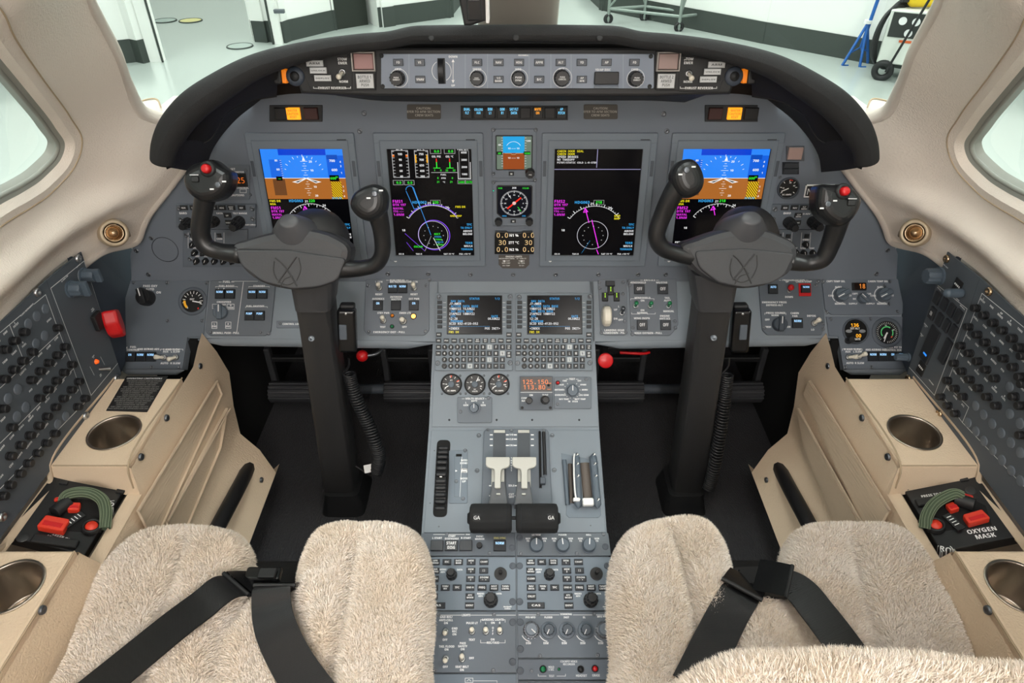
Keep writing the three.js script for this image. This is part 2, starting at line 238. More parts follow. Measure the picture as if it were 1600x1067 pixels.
for (const s of [-1, 1]) {
  const P = (f, d, o = 0) => { const X = wallX(f, d), n = wallNorm(f, d, X); return new V3((X + n.x * o) * -s, EYE - d + n.y * o, -f + n.z * o); };
  const g = fieldMesh(-0.9, 1.2, -0.26, 0.62, 230, 130, (f, d) => Math.max(sdWall(f, d), -sdWin(f, d)), (f, d) => P(f, d), 1);
  const back = fieldMesh(-0.9, 1.3, -0.26, 0.62, 60, 40, (f, d) => Math.max(sdWall(f, d) , -sdWin(f, d) + 0.012), (f, d) => P(f, d, -0.05), 1);
  const wall = struct(s < 0 ? 'wall_left' : 'wall_right', mergeGeometries([g, back]), M.liner, 'cream padded cockpit side liner around the ' + (s < 0 ? 'pilot' : 'copilot') + ' side glass');
  // edge bead along the liner front edge, seam line around the glass, rubber seal, glass
  const lw = wallLoop.slice(11).map(([f, d]) => P(f, d));
  mesh('edge_bead', tube(lw, 0.006, 80, 8), M.liner, wall);
  mesh('pillar_edge', tube(wallLoop.slice(4, 12).map(([f, d]) => P(f, d, -0.012)), 0.014, 60, 10), M.liner, wall);
  const loopAt = (o, k) => winLoop.map(([f, d], i) => { const a = winLoop[(i + 1) % winLoop.length], b = winLoop[(i + winLoop.length - 1) % winLoop.length], L = Math.hypot(a[0] - b[0], a[1] - b[1]); let nx = (a[1] - b[1]) / L, ny = -(a[0] - b[0]) / L; if (sdWin(f + nx * 0.01, d + ny * 0.01) > 0) { nx = -nx; ny = -ny; } return P(f + nx * k, d + ny * k, o); });
  const win = thing('window_' + (s < 0 ? 3 : 4), 'rounded side cockpit window with grey rubber seal beside the ' + (s < 0 ? 'pilot' : 'copilot') + ' seat', 'window'); win.userData.kind = 'structure';
  const ring = (a, b) => { const r1 = loopAt(...a), r2 = loopAt(...b); r1.push(r1[0]); r2.push(r2[0]); return quadGrid([r1, r2]); };
  mesh('trim_ring', mergeGeometries([ring([0.0, 0], [-0.006, 0.004]), ring([-0.006, 0.004], [-0.012, 0.008])]), M.liner, win);
  mesh('seal', mergeGeometries([ring([-0.010, 0.006], [-0.014, 0.014]), ring([-0.014, 0.014], [-0.03, 0.016])]), M.seal, win);
  mesh('seal_lip', tube(loopAt(-0.016, 0.0135), 0.0035, 200, 6, true), M.seal, win);
  mesh('glass', fieldMesh(0.28, 1.05, -0.05, 0.45, 80, 50, (f, d) => sdWin(f, d) + 0.010, (f, d) => P(f, d, -0.026)), M.glass, win);
  mesh('seam', tube(loopAt(0.0005, -0.012), 0.0011, 220, 5, true), M.leatherDark, wall);
  // sill cap between the post and the brow end, dark blue filler panel ahead of the breaker panel
  const M2 = (p) => (s < 0 ? p : new V3(-p.x, p.y, p.z));
  const cap = [atF(205, 168, 1.2), atF(222, 158, 1.22), atF(246, 155, 1.22), atF(253, 168, 1.21), atF(262, 195, 1.2), atF(275, 230, 1.2), atF(230, 240, 1.2), atF(205, 200, 1.2)].map(M2);
  const c0 = cap.reduce((a, p) => a.add(p), new V3()).multiplyScalar(1 / cap.length);
  const capG = mergeGeometries([quadGrid([cap.concat([cap[0]]), cap.concat([cap[0]]).map((p) => p.clone().lerp(c0, 0.15).add(new V3(0, 0.004, 0.012))), cap.concat([cap[0]]).map(() => c0.clone().add(new V3(0, 0.004, 0.015)))])]);
  const tr = struct('trim_' + (s < 0 ? 3 : 4), capG, M.liner, 'cream windshield corner sill cap at the foot of the ' + (s < 0 ? 'pilot' : 'copilot') + ' pillar');
  mesh('seam', tube(cap.slice(0, 4).map((p) => p.clone().add(new V3(0, 0.001, 0.003))), 0.0015, 20, 5), M.leatherDark, tr);
  const filler = [W(-0.716, 0.975, 0.46), W(-0.735, 1.2, 0.36), W(-0.765, 1.2, 0.78), W(-0.722, 0.93, 0.80)].map(M2);
  const fg = new THREE.BufferGeometry().setFromPoints([filler[0], filler[1], filler[2], filler[0], filler[2], filler[3]]); fg.computeVertexNormals(); fg.setAttribute('uv', new THREE.Float32BufferAttribute(new Float32Array(12), 2));
  struct('trim_' + (s < 0 ? 5 : 6), fg, mat(0x3a4350, 0.6), 'dark blue grey filler panel beside the ' + (s < 0 ? 'pilot' : 'copilot') + ' breaker panel');
}
// outer skin below and behind, ceiling, rear cabin: close the shell
struct('wall_hull', mergeGeometries([...[-1, 1].map((s) => move(new THREE.BoxGeometry(0.03, 0.8, 4.2), s * 0.79, FL + 0.27, 0.45)), ...[-1, 1].map((s) => move(new THREE.BoxGeometry(0.03, 0.9, 1.7), s * 0.75, EYE - 0.1, 1.7))]), M.liner, 'cream hull lining behind the consoles');
struct('ceiling', move(new THREE.BoxGeometry(1.52, 0.03, 3.3), 0, EYE + 0.31, 0.87), M.liner, 'cream cockpit and cabin ceiling');
struct('wall_rear', move(new THREE.BoxGeometry(1.56, 1.6, 0.04), 0, 0.72, 2.52), M.liner, 'cream rear cabin partition');
{
  const c = thing('added_cabin_lamp', 'long unseen ceiling lamp panel added behind the seats to light the cockpit', 'lamp', new V3(0, 1.43, 0.75)); mesh('housing', box(0.56, 0.02, 1.56, 0.004), M.white, c, 0, 0.004, 0); mesh('lamp_panel', box(0.5, 0.004, 1.5, 0.001), mat(0xffffff, 0.5, 0, { emissive: 0xfffaf4, emissiveIntensity: 3 }), c, 0, -0.006, 0);  // fixture added for the fill light from behind, out of view
  for (const s of [-1, 1]) { const d = thing('added_dome_lamp', 'unseen square lamp added to light the cockpit above the ' + (s < 0 ? 'pilot' : 'copilot') + ' seat', 'lamp', new V3(s * 0.3, 1.43, -0.22)); mesh('housing', box(0.24, 0.05, 0.34, 0.01), M.white, d, 0, -0.005, 0); mesh('lamp_panel', box(0.2, 0.004, 0.3, 0.001), mat(0xffffff, 0.5, 0, { emissive: 0xfffaf4, emissiveIntensity: 3 }), d, 0, -0.031, 0); }  // fixtures added for the overhead fill lights, out of view
}
// windshield: two panes, centre post, header, sill deck
const postTop = W(0.008, 0.86, -0.2), postBot = W(0.006, 1.47, 0.40);
{
  const cpst = struct('trim_7', varTube([postTop, postTop.clone().lerp(postBot, 0.5), postBot], [[0.03, 0.062], [0.03, 0.068], [0.03, 0.075]], 20, 20, false), mat(0xb5ada2, 0.6), 'grey beige padded windshield centre post');
  for (const s of [-1, 1]) {
    const a = curve([W(s * 0.33, 0.72, -0.2), W(s * 0.46, 0.8, -0.05), atF(140, 0, 0.95), atF(185, 90, 1.03), atF(228, 183, 1.10), W(s * 0.63, 1.2, 0.43)].map((p) => new V3(s * Math.abs(p.x), p.y, p.z)).map((p) => p.add(new V3(s * 0.012, 0, -0.012))), 16);
    const b = curve([postTop, postTop.clone().lerp(postBot, 0.5), postBot], 16);
    const rows = [0, 0.25, 0.5, 0.75, 1].map((t) => a.map((p, i) => p.clone().lerp(b[i], t).add(new V3(0, 0.02, -0.07).multiplyScalar(4 * t * (1 - t)))));
    const wdw = struct('window_' + (s < 0 ? 1 : 2), quadGrid(rows), M.glass, 'curved clear windshield pane ahead of the ' + (s < 0 ? 'pilot' : 'copilot'));
  }
  struct('trim_8', tube([W(-0.46, 0.75, -0.1), W(-0.3, 0.78, -0.22), W(0, 0.85, -0.23), W(0.3, 0.78, -0.22), W(0.46, 0.75, -0.1)], 0.05, 30, 10), M.liner, 'cream windshield header trim');
}

// ---------- brow (glareshield) ----------
const half = (list) => { const l = list.map(([px, py, f, r]) => ({ p: atF(px, py, f), r })); const out = l.map((e) => e); for (let i = l.length - 1; i >= 0; i--) if (Math.abs(l[i].p.x) > 0.02) out.push({ p: new V3(-l[i].p.x, l[i].p.y, l[i].p.z), r: l[i].r }); return out; };
const glare = thing('glareshield', 'black padded glareshield arching over the instrument panel', 'glareshield');
{
  const lip = half([[254, 256, 0.985, 0.0175], [256, 232, 0.985, 0.018], [270, 203, 0.99, 0.021], [300, 167, 0.995, 0.0215], [345, 135, 1.0, 0.02], [400, 104, 1.005, 0.0165], [480, 80, 1.01, 0.013], [560, 67, 1.012, 0.0115], [610, 62, 1.014, 0.011], [645, 55, 1.016, 0.0115], [680, 54, 1.018, 0.012], [805, 53, 1.02, 0.012]]);
  mesh('padded_rim', varTube(lip.map((e) => e.p), lip.map((e) => e.r), 160, 18), M.blackSoft, glare);
  const n = 120, A = spaced(lip.map((e) => e.p.clone().add(new V3(0, -0.004, 0))), n);
  const inner = half([[262, 268, 1.13], [300, 250, 1.152], [345, 192, 1.162], [395, 160, 1.168], [450, 147, 1.17], [560, 150, 1.17], [650, 148, 1.17], [805, 147, 1.17]]).map((e) => e.p);
  const Bc = spaced(inner, n);
  const mid = A.map((p, i) => p.clone().lerp(Bc[i], 0.45).add(new V3(0, 0.035, 0)));
  const rows = []; for (let k = 0; k <= 8; k++) { const t = k / 8; rows.push(A.map((p, i) => p.clone().multiplyScalar((1 - t) ** 2).addScaledVector(mid[i], 2 * t * (1 - t)).addScaledVector(Bc[i], t * t))); }
  mesh('under_shroud', quadGrid(rows), M.dark, glare);
  const ahead = (p, k) => { const dz = k * 0.4 * (1 - Math.abs(p.x) / 0.8), los = (EYE - p.y) / -p.z; return new V3(p.x, p.y - 0.003 - dz * los * 1.14, p.z - dz); };
  const dm = A.map((p) => ahead(p, 0.45)), deckEnd = A.map((p) => ahead(p, 1));
  mesh('deck', quadGrid([A, dm, deckEnd]), M.blackSoft, glare);
  // side visors hanging in the corners of the arch
  for (const s of [-1, 1]) {
    const v = [atF(276, 222, 1.06), atF(283, 223, 1.07), atF(300, 226, 1.085), atF(325, 220, 1.095), atF(340, 200, 1.1), atF(350, 180, 1.105), atF(390, 158, 1.11), atF(432, 150, 1.11)], u = [atF(268, 205, 1.0), atF(275, 198, 1.0), atF(290, 182, 1.0), atF(310, 165, 1.0), atF(335, 147, 1.0), atF(360, 130, 1.0), atF(395, 112, 1.0), atF(432, 98, 1.01)];
    const mm = (l) => spaced(l.map((p) => (s < 0 ? p : new V3(-p.x, p.y, p.z))), 30);
    mesh('visor', quadGrid([mm(u), mm(u.map((p, i) => p.clone().lerp(v[i], 0.5).add(new V3(0, -0.012, 0.004)))), mm(v)]), M.dark, glare);
    mesh('visor_bead', tube(mm(v), 0.0018, 40, 6), M.black, glare);
  }
  // shelf and screws above the guidance panel
  const sh = [[622, 62], [988, 62], [975, 67], [640, 67]].map(([x, y]) => atF(x, y, 1.03)), cover = [[645, 49], [965, 49], [985, 66], [628, 66]].map(([x, y], i) => atF(x, y, i < 2 ? 1.05 : 1.008));
  mesh('cover_strip', quadGrid([[cover[0], cover[1]], [cover[3], cover[2]]]), M.black, glare);
  for (const x of [674, 806, 937]) { const sc = mesh('screw', lathe([[0, 0.0012], [0.0022, 0.0014], [0.004, 0.001], [0.0045, 0]], 12), M.black, glare); sc.position.copy(atF(x, 59, 1.006)); sc.rotation.x = -0.5; }
}
// ---------- main board, shelf, pedestal ----------
const board = thing('instrument_panel', 'grey main instrument panel board with lower shelf', 'instrument panel');
function inFrame(fr, pts) { return pts.map(([x, y]) => fr.hit(x, y)); }
function setFrame(m, fr) { m.position.copy(fr.O); m.quaternion.copy(fr.q); return m; }
const symm = (pts) => { const l = pts.map((p) => PANEL.hit(...p)); return l.concat(l.slice().reverse().map((p) => [-p[0], p[1]])); };
{
  const o = symm([[205, 440], [203, 398], [215, 360], [250, 300], [290, 225], [345, 165], [430, 130], [560, 100]]);
  setFrame(mesh('board', extrude(o, 0.012, 0.0015), M.panel, board), PANEL);
  const lowL = [[205.5, 437.5], [190, 490], [179, 577], [286, 577], [293.5, 528], [684, 534], [686, 437.5]].map((p) => LOW.hit(...p));
  for (const s of [-1, 1]) {
    const pts = lowL.map((p) => (s < 0 ? p : [-p[0], p[1]]));
    setFrame(mesh('shelf', extrude(pts, 0.02, 0.0012), M.ped, board), LOW);
    const lipAt = (a, b, r) => { const A = LOW.hit(...a), B = LOW.hit(...b), p = (q) => LOW.world(s < 0 ? q[0] : -q[0], q[1] + 0.001, -r); mesh('shelf_lip', varTube([p(A), p(A).lerp(p(B), 0.5), p(B)], [r, r, r], 8, 14), M.ped, board); };
    lipAt([296, 530], [684, 536], 0.012); lipAt([184, 579], [285, 579], 0.009);
  }
}
const pedestal = thing('center_pedestal', 'grey centre pedestal between the two seats', 'pedestal');
{
  const hit = (x, y, fr) => fr.world(...fr.hit(x, y));
  const prof = [[1.13, 0.70], [0.9495, 0.8925], [0.53, 1.083], [0.44, 1.123], [0.44, 1.15], [1.2, 1.15], [1.2, 0.72]];
  mesh('body', prismX(prof, [0.153, 0.161, 0.164, 0.165, 0.168, 0.17, 0.155]), M.ped, pedestal);
  const up = [[683, 438], [928, 438], [930, 535], [932.5, 600], [934.5, 667], [674.5, 667], [676.5, 600], [680, 535]].map((p) => LOW.hit(...p));
  setFrame(mesh('upper_plate', extrude(up, 0.012, 0.001), M.ped, pedestal), LOW);
  const lw = [[674, 672], [935.5, 672], [947, 832], [662, 832]].map((p) => PED.hit(...p));
  setFrame(mesh('lower_plate', extrude(lw, 0.008, 0.001), M.ped, pedestal), PED);
}
// ---------- side consoles ----------
const IN = -0.592, OUT = -0.716, CT = 0.767;   // inner and outer edge, top (down)
const consoles = {};
for (const s of [-1, 1]) {
  const who = s < 0 ? 'pilot' : 'copilot';
  const c = thing('side_console', 'beige leather side console with map pocket beside the ' + who + ' seat', 'console'); consoles[s] = c;
  const P = (x, f, d) => W(x * -s, f, d);
  // top with the cup holder hole
  const hole = (f) => circlePts(-0.646, f, 0.0378, 32);
  const slab = (f0, f1, holes) => { const m = (l) => l.map(([x, f]) => [x * -s, f]), g = extrude(m([[IN, f0], [OUT + 0.004, f0], [OUT + 0.004, f1], [IN, f1]]), 0.02, 0.004, holes.map(m)); g.rotateX(-PI / 2); g.translate(0, EYE - CT, 0); return g; };
  // extrude lies in (x, forward): after the turn y' = forward maps to -z
  const cupF = 0.806, cupA = 0.522;
  mesh('top', slab(0.7325, 0.945, [hole(cupF)]), M.leather, c);
  mesh('top', slab(0.25, 0.578, [hole(cupA)]), M.leather, c);
  const quad = (pts, n = 1) => { const g = new THREE.BufferGeometry(); const q = pts.map((p) => P(...p)); g.setAttribute('position', new THREE.Float32BufferAttribute([0, 1, 2, 0, 2, 3].flatMap((i) => q[i].toArray()), 3)); g.setAttribute('uv', new THREE.Float32BufferAttribute([0, 0, 0.2, 0, 0.2, 0.2, 0, 0, 0.2, 0.2, 0, 0.2], 2)); g.computeVertexNormals(); return g; };
  mesh('front_slope', quad([[IN + 0.004, 0.7325, CT + 0.004], [OUT, 0.7325, CT + 0.004], [OUT, 0.726, 0.80], [IN + 0.004, 0.726, 0.83]]), M.leather, c);
  mesh('rear_slope', quad([[IN + 0.004, 0.578, CT + 0.004], [OUT, 0.578, CT + 0.004], [OUT, 0.60, 0.80], [IN + 0.004, 0.60, 0.83]]), M.leather, c);
  mesh('recess_rim', quad([[IN + 0.006, 0.74, 0.826], [IN - 0.014, 0.74, 0.822], [IN - 0.014, 0.58, 0.822], [IN + 0.006, 0.58, 0.826]]), M.leather, c);
  mesh('recess_rim', quad([[OUT, 0.74, 0.787], [OUT + 0.012, 0.74, 0.79], [OUT + 0.012, 0.58, 0.79], [OUT, 0.58, 0.787]]), M.leather, c);
  // inner side panel: rows top to bottom, front edge curved
  const top = (f) => (f > 0.99 ? CT + 0.006 - Math.min(0.03, (f - 0.99) * 0.6) : f > 0.7325 || f < 0.578 ? CT + 0.006 : f > 0.726 ? CT + 0.006 + (0.7325 - f) / 0.0065 * 0.053 : f < 0.6 ? CT + 0.006 + (f - 0.578) / 0.022 * 0.053 : 0.826);
  const edge = (t) => { const a = [[0, 1.05], [0.2, 1.075], [0.4, 1.09], [0.6, 1.06], [0.8, 1.045], [0.9, 1.03], [1, 0.995]]; let k = 0; while (k < 5 && t > a[k + 1][0]) k++; return a[k][1] + (a[k + 1][1] - a[k][1]) * (t - a[k][0]) / (a[k + 1][0] - a[k][0]); };
  const fs = [9, 1.02, 0.985, 0.9, 0.8, 0.74, 0.7326, 0.726, 0.7, 0.65, 0.6, 0.578, 0.56, 0.45, 0.3];
  const rows = [0, 0.1, 0.2, 0.3, 0.4, 0.5, 0.6, 0.7, 0.8, 0.9, 1].map((t) => fs.map((f) => { const fe = f === 9 ? edge(t) : Math.min(f, edge(t) - 0.002), td = top(fe), d = td + (1.062 - td) * t; return P(IN + 0.004 + (t < 0.8 ? 0.018 * t : 0.0144 + (t - 0.8) * 0.38), fe, d); }));
  mesh('inner_side', quadGrid(rows, 1), M.leather, c);
  mesh('kick_edge', quad([[IN + 0.0946, 1.02, 1.062], [IN + 0.0946, 0.3, 1.062], [IN + 0.01, 0.3, 1.15], [IN + 0.01, 1.02, 1.15]]), M.leather, c);
  mesh('seam', tube([P(IN + 0.001, 0.945, CT - 0.0005), P(IN + 0.001, 0.735, CT - 0.0005), P(IN - 0.003, 0.728, 0.812)], 0.0014, 30, 6), M.leatherDark, c);
  mesh('seam', tube([P(IN, 0.7335, CT + 0.0005), P(OUT + 0.01, 0.7335, CT + 0.0005)], 0.0012, 4, 6), M.leatherDark, c);
  mesh('seam', tube([P(IN + 0.001, 0.576, CT - 0.0005), P(IN + 0.001, 0.3, CT - 0.0005)], 0.0014, 10, 6), M.leatherDark, c);
  mesh('edge_piping', tube([P(OUT + 0.004, 0.945, CT - 0.003), P(OUT + 0.004, 0.735, CT - 0.003), P(OUT + 0.004, 0.72, 0.79), P(OUT + 0.004, 0.6, 0.79), P(OUT + 0.004, 0.57, CT - 0.003), P(OUT + 0.004, 0.3, CT - 0.003)], 0.004, 60, 8), M.leather, c);
  // map pocket flaps: two folded leather flaps leaning along the side
  const onSide = (px, py, X) => { const p = atX(px, py, X); return new V3(p.x * (s < 0 ? 1 : -1), p.y, p.z); };
  const flap = (pts, X, th) => { const a = pts.map(([x, y]) => onSide(x, y, X)), b = a.map((p) => p.clone().add(new V3(-s * -th, 0, 0))); const r = (l) => l.concat([l[0]]); return mergeGeometries([quadGrid([r(a), r(b)]), quadGrid([[b[0], b[1]], [b[3], b[2]]])]); };
  mesh('pocket_flap', flap([[340, 595], [348, 616], [243, 848], [217, 798]], IN + 0.018, -s * 0.004), M.leather, c);
  mesh('pocket_flap', flap([[357, 637], [346, 700], [270, 880], [262, 815]], IN + 0.02, -s * 0.006), M.leather, c);
  mesh('pocket_edge', tube([onSide(340, 595, IN + 0.023), onSide(217, 798, IN + 0.023)], 0.0018, 6, 8), M.leather, c);
  mesh('pocket_edge', tube([onSide(360, 638, IN + 0.027), onSide(262, 815, IN + 0.027)], 0.002, 6, 8), M.leather, c);
  // screws
  for (const [x, y, X] of [[313, 572, IN + 0.006], [261, 653, IN + 0.007], [221, 714, IN + 0.007], [67, 953, IN + 0.01], [409, 750, IN + 0.078]]) { const q = mesh('screw', lathe([[0, 0.001], [0.002, 0.0012], [0.003, 0.002], [0.005, 0.002], [0.0058, 0.0005], [0.006, -0.002]], 14), M.darkSteel, c); q.position.copy(onSide(x, y, X)); q.rotation.y = -s * PI / 2; }
  // black strap slot on the kick panel
  const st = [[372, 735], [398, 705], [402, 722], [352, 815], [325, 815], [340, 795]].map(([x, y]) => onSide(x, y, IN + 0.045));
  const stc = thing('console_strap', 'black webbing strap lying against the ' + who + ' console kick panel', 'strap');
  mesh('webbing', tube([onSide(397, 712, IN + 0.03), onSide(378, 752, IN + 0.055), onSide(350, 805, IN + 0.06), onSide(310, 880, IN + 0.06)], 0.014, 20, 10).scale(1, 1, 1), M.belt, stc);
  for (const f of [cupF, cupA]) {
    const cup = thing('cup_holder', 'polished steel cup holder in the ' + who + ' console ' + (f === cupF ? 'ahead of' : 'behind') + ' the oxygen mask box', 'cup holder', P(-0.646, f, CT), null);
    const g = new THREE.LatheGeometry([[0.041, 0.0005], [0.041, 0.0016], [0.0385, 0.002], [0.037, 0.0008], [0.0362, -0.006], [0.0358, -0.06], [0.033, -0.064], [0, -0.065]].map((p) => new THREE.Vector2(...p)), 48);
    mesh('cup', g, M.brushed, cup);
  }
}

// ---------- instrument units: printed plates that carry keys, knobs, switches ----------
const SCR = 0.75;                                  // brightness of screens and lit legends
const CW = 96, CH = 64, AC = 21, atlasC = canvasOf(2048, 2048), atlasE = canvasOf(2048, 2048), actx = atlasC.getContext('2d'), ectx = atlasE.getContext('2d'), cells = new Map();
ectx.fillStyle = '#000'; ectx.fillRect(0, 0, 2048, 2048);
const atlasMap = texOf(atlasC), atlasEm = texOf(atlasE), atlasMat = mat(0xffffff, 0.5, 0, { map: atlasMap, emissiveMap: atlasEm, emissive: 0xffffff, emissiveIntensity: SCR });
function fitText(c, s, x, y, w, h, maxSize, font = 'bold') { const L = s.split('\n'); let z = Math.min(maxSize, h / L.length * 0.95); c.textAlign = 'center'; c.textBaseline = 'middle'; for (; z > 4; z -= 1) { c.font = font + ' ' + z + 'px sans-serif'; if (Math.max(...L.map((t) => c.measureText(t).width)) <= w) break; } L.forEach((t, i) => c.fillText(t, x, y + (i - (L.length - 1) / 2) * z * 0.98)); }
function cell(text, bg, fg, em, full) {
  const k = [text, bg, fg, em, full].join('|'); if (cells.has(k)) return cells.get(k);
  const n = cells.size, x = (n % AC) * CW, y = Math.floor(n / AC) * CH; cells.set(k, n);
  actx.fillStyle = bg; actx.fillRect(x, y, CW, CH);
  if (full === 'cap') { actx.fillStyle = fg; fitText(actx, text, x + CW / 2, y + CH / 2, 40, 44, 15); return n; }
  if (full) { if (em) { ectx.fillStyle = em; ectx.fillRect(x, y, CW, CH); } actx.fillStyle = em || bg; actx.fillRect(x, y, CW, CH); ectx.fillStyle = fg; actx.fillStyle = fg; if (text) { fitText(actx, text, x + CW / 2, y + CH / 2, CW - 14, CH - 8, 24); if (em) fitText(ectx, text, x + CW / 2, y + CH / 2, CW - 14, CH - 8, 24); } return n; }
  if (text) { const sz = text.length === 1 ? 44 : em ? 22 : 28, up = em ? CH * 0.32 : CH / 2; actx.fillStyle = fg; fitText(actx, text, x + CW / 2, y + up, CW - 14, CH - 10, sz); if (em) { ectx.fillStyle = em; fitText(ectx, text, x + CW / 2, y + up, CW - 14, CH - 10, sz); ectx.fillStyle = em; } }
  return n;
}
const geoCache = new Map();
function keyGeo(w, h, d, b, n) {
  const id = [w, h, d, b, n].map((v) => v.toFixed(5)).join(); if (geoCache.has(id)) return geoCache.get(id);
  const R = [[w / 2, h / 2, 0], [w / 2, h / 2, d - b], [w / 2 - b, h / 2 - b, d]], P = [], UV = [], v = (k, i) => [(i === 0 || i === 3 ? -1 : 1) * R[k][0], (i < 2 ? -1 : 1) * R[k][1], R[k][2]];
  const push = (q) => { P.push(...q); const x = (n % AC) * CW, y = Math.floor(n / AC) * CH; UV.push((x + 1 + (q[0] / w + 0.5) * (CW - 2)) / 2048, 1 - (y + 1 + (0.5 - q[1] / h) * (CH - 2)) / 2048); };
  for (let k = 0; k < 2; k++) for (let i = 0; i < 4; i++) { const j = (i + 1) % 4; [v(k, i), v(k, j), v(k + 1, j), v(k, i), v(k + 1, j), v(k + 1, i)].forEach(push); }
  [v(2, 0), v(2, 1), v(2, 2), v(2, 0), v(2, 2), v(2, 3)].forEach(push);
  const g = new THREE.BufferGeometry(); g.setAttribute('position', new THREE.Float32BufferAttribute(P, 3)); g.setAttribute('uv', new THREE.Float32BufferAttribute(UV, 2)); g.computeVertexNormals(); geoCache.set(id, g); return g;
}
function memo(id, f) { if (!geoCache.has(id)) geoCache.set(id, f()); return geoCache.get(id); }
const knobGeo = (r, h, fl = 0, base = 1) => memo('k' + [r, h, fl, base].map((v) => v.toFixed(4)), () => {   // fluted knob, axis +z
  const seg = fl ? fl * 4 : 24, prof = [[r * base, 0], [r * base, h * 0.14], [r, h * 0.16], [r * 0.97, h * 0.86], [r * 0.86, h], [0, h]], P = [], I = [];
  prof.forEach(([pr, z], k) => { for (let j = 0; j <= seg; j++) { const a = j / seg * 2 * PI, f = fl && k > 1 && k < 5 ? 1 - 0.09 * (j % 4 < 2 ? 1 : 0) : 1; P.push(Math.cos(a) * pr * f, Math.sin(a) * pr * f, z); } });
  for (let k = 0; k < prof.length - 1; k++) for (let j = 0; j < seg; j++) { const a = k * (seg + 1) + j, b = a + seg + 1; I.push(a, a + 1, b, a + 1, b + 1, b); }
  const g = new THREE.BufferGeometry(); g.setAttribute('position', new THREE.Float32BufferAttribute(P, 3)); g.setIndex(I); return toCreasedNormals(g, 0.6);
});
const faceC = canvasOf(2048, 1024), fctx = faceC.getContext('2d'), faceEC = canvasOf(2048, 1024), fectx = faceEC.getContext('2d'); let faceN = 0; fectx.fillRect(0, 0, 2048, 1024);
const faceMat = mat(0xffffff, 0.45, 0, { map: texOf(faceC), emissiveMap: texOf(faceEC), emissive: 0xffffff, emissiveIntensity: SCR });
class Unit {
  constructor(name, label, cat, fr, poly, o = {}) {
    this.fr = fr; this.lift = o.lift || 0; const c = poly.reduce((a, p) => [a[0] + p[0] / poly.length, a[1] + p[1] / poly.length], [0, 0]); this.c = c;
    this.o = fr.hit(c[0], c[1], this.lift); this.g = thing(name, label, cat, fr.world(this.o[0], this.o[1], this.lift), fr.q, o.group);
    const a = this.l(c[0] + 1, c[1]), b = this.l(c[0], c[1] - 1); this.s = Math.hypot(a[0], a[1]); this.sv = Math.hypot(b[0], b[1]);
    this.sx = Math.abs(a[0]);
    if (o.plain) return;
    let pts = poly.map((p) => this.l(...p)); if (o.round) pts = roundPoly(pts, o.round);
    const xs = pts.map((p) => p[0]), ys = pts.map((p) => p[1]); this.x0 = Math.min(...xs); this.y0 = Math.min(...ys); this.w = Math.max(...xs) - this.x0; this.h = Math.max(...ys) - this.y0;
    const th = o.th || 0.004; this.th = th; this.pts = pts; const geo = extrude(pts, th, o.bevel ?? 0.0007, o.holes ? o.holes(this) : []).translate(0, 0, th);
    if (o.print === false) { this.plate = mesh(o.part || 'plate', geo, o.mat || M.panel, this.g); return; }
    const ppm = this.ppm = Math.min(o.ppm || 2700, 1900 / Math.max(this.w, this.h)); this.cv = canvasOf(Math.ceil(this.w * ppm), Math.ceil(this.h * ppm)); this.x = this.cv.getContext('2d'); this.x.fillStyle = '#' + new THREE.Color(o.color || '#5f6771').multiplyScalar(0.9).getHexString(); this.x.fillRect(0, 0, this.cv.width, this.cv.height);
    const ps = geo.attributes.position, uv = geo.attributes.uv; for (let i = 0; i < ps.count; i++) uv.setXY(i, (ps.getX(i) - this.x0) / this.w, (ps.getY(i) - this.y0) / this.h);
    this.pm = mat(0xffffff, o.rough ?? 0.6, 0, { map: texOf(this.cv) }); this.plate = mesh(o.part || 'plate', geo, this.pm, this.g);
  }
  l(px, py, h = 0) { const q = this.fr.hit(px, py, this.lift + h); return [q[0] - this.o[0], q[1] - this.o[1]]; }
  cxy(px, py) { const [x, y] = this.l(px, py, this.th); return [(x - this.x0) * this.ppm, this.cv.height - (y - this.y0) * this.ppm]; }
  text(px, py, s, size = 4.5, o = {}) { const c = this.x, [x, y] = this.cxy(px, py); c.save(); c.translate(x, y); if (o.a) c.rotate(o.a); c.fillStyle = o.c || '#f2f4f4'; c.textAlign = o.al || 'center'; c.textBaseline = 'middle'; const z = size * this.sv * this.ppm * 1.25; c.font = (o.f || 'bold') + ' ' + z + 'px ' + (o.ff || 'sans-serif'); s.split('\n').forEach((t, i, L) => c.fillText(t, 0, (i - (L.length - 1) / 2) * z * 1.02)); c.restore(); return this; }
  line(pts, w = 0.8, col = '#e8eaea', fill) { const c = this.x; c.beginPath(); pts.forEach((p, i) => { const [x, y] = this.cxy(...p); i ? c.lineTo(x, y) : c.moveTo(x, y); }); if (fill) { c.closePath(); c.fillStyle = fill; c.fill(); } else { c.strokeStyle = col; c.lineWidth = w * this.s * this.ppm; c.stroke(); } return this; }
  rect(x0, y0, x1, y1, w, col, fill) { return this.line([[x0, y0], [x1, y0], [x1, y1], [x0, y1], [x0, y0]], w, col, fill); }
  arc(px, py, r, a0, a1, w = 0.8, col = '#e8eaea') { const [x, y] = this.cxy(px, py), c = this.x; c.beginPath(); c.arc(x, y, r * this.s * this.ppm, a0, a1); c.strokeStyle = col; c.lineWidth = w * this.s * this.ppm; c.stroke(); return this; }
  put(name, geo, m, px, py, z = this.th ?? 0, parent = this.g) { const [x, y] = this.l(px, py, z); const o = mesh(name, geo, m, this.g, x, y, z); if (parent !== this.g) parent.attach ? (o.position.sub(parent.position), parent.add(o)) : 0; return o; }
  size(w, h) { return [w * this.s, h * this.sv]; }
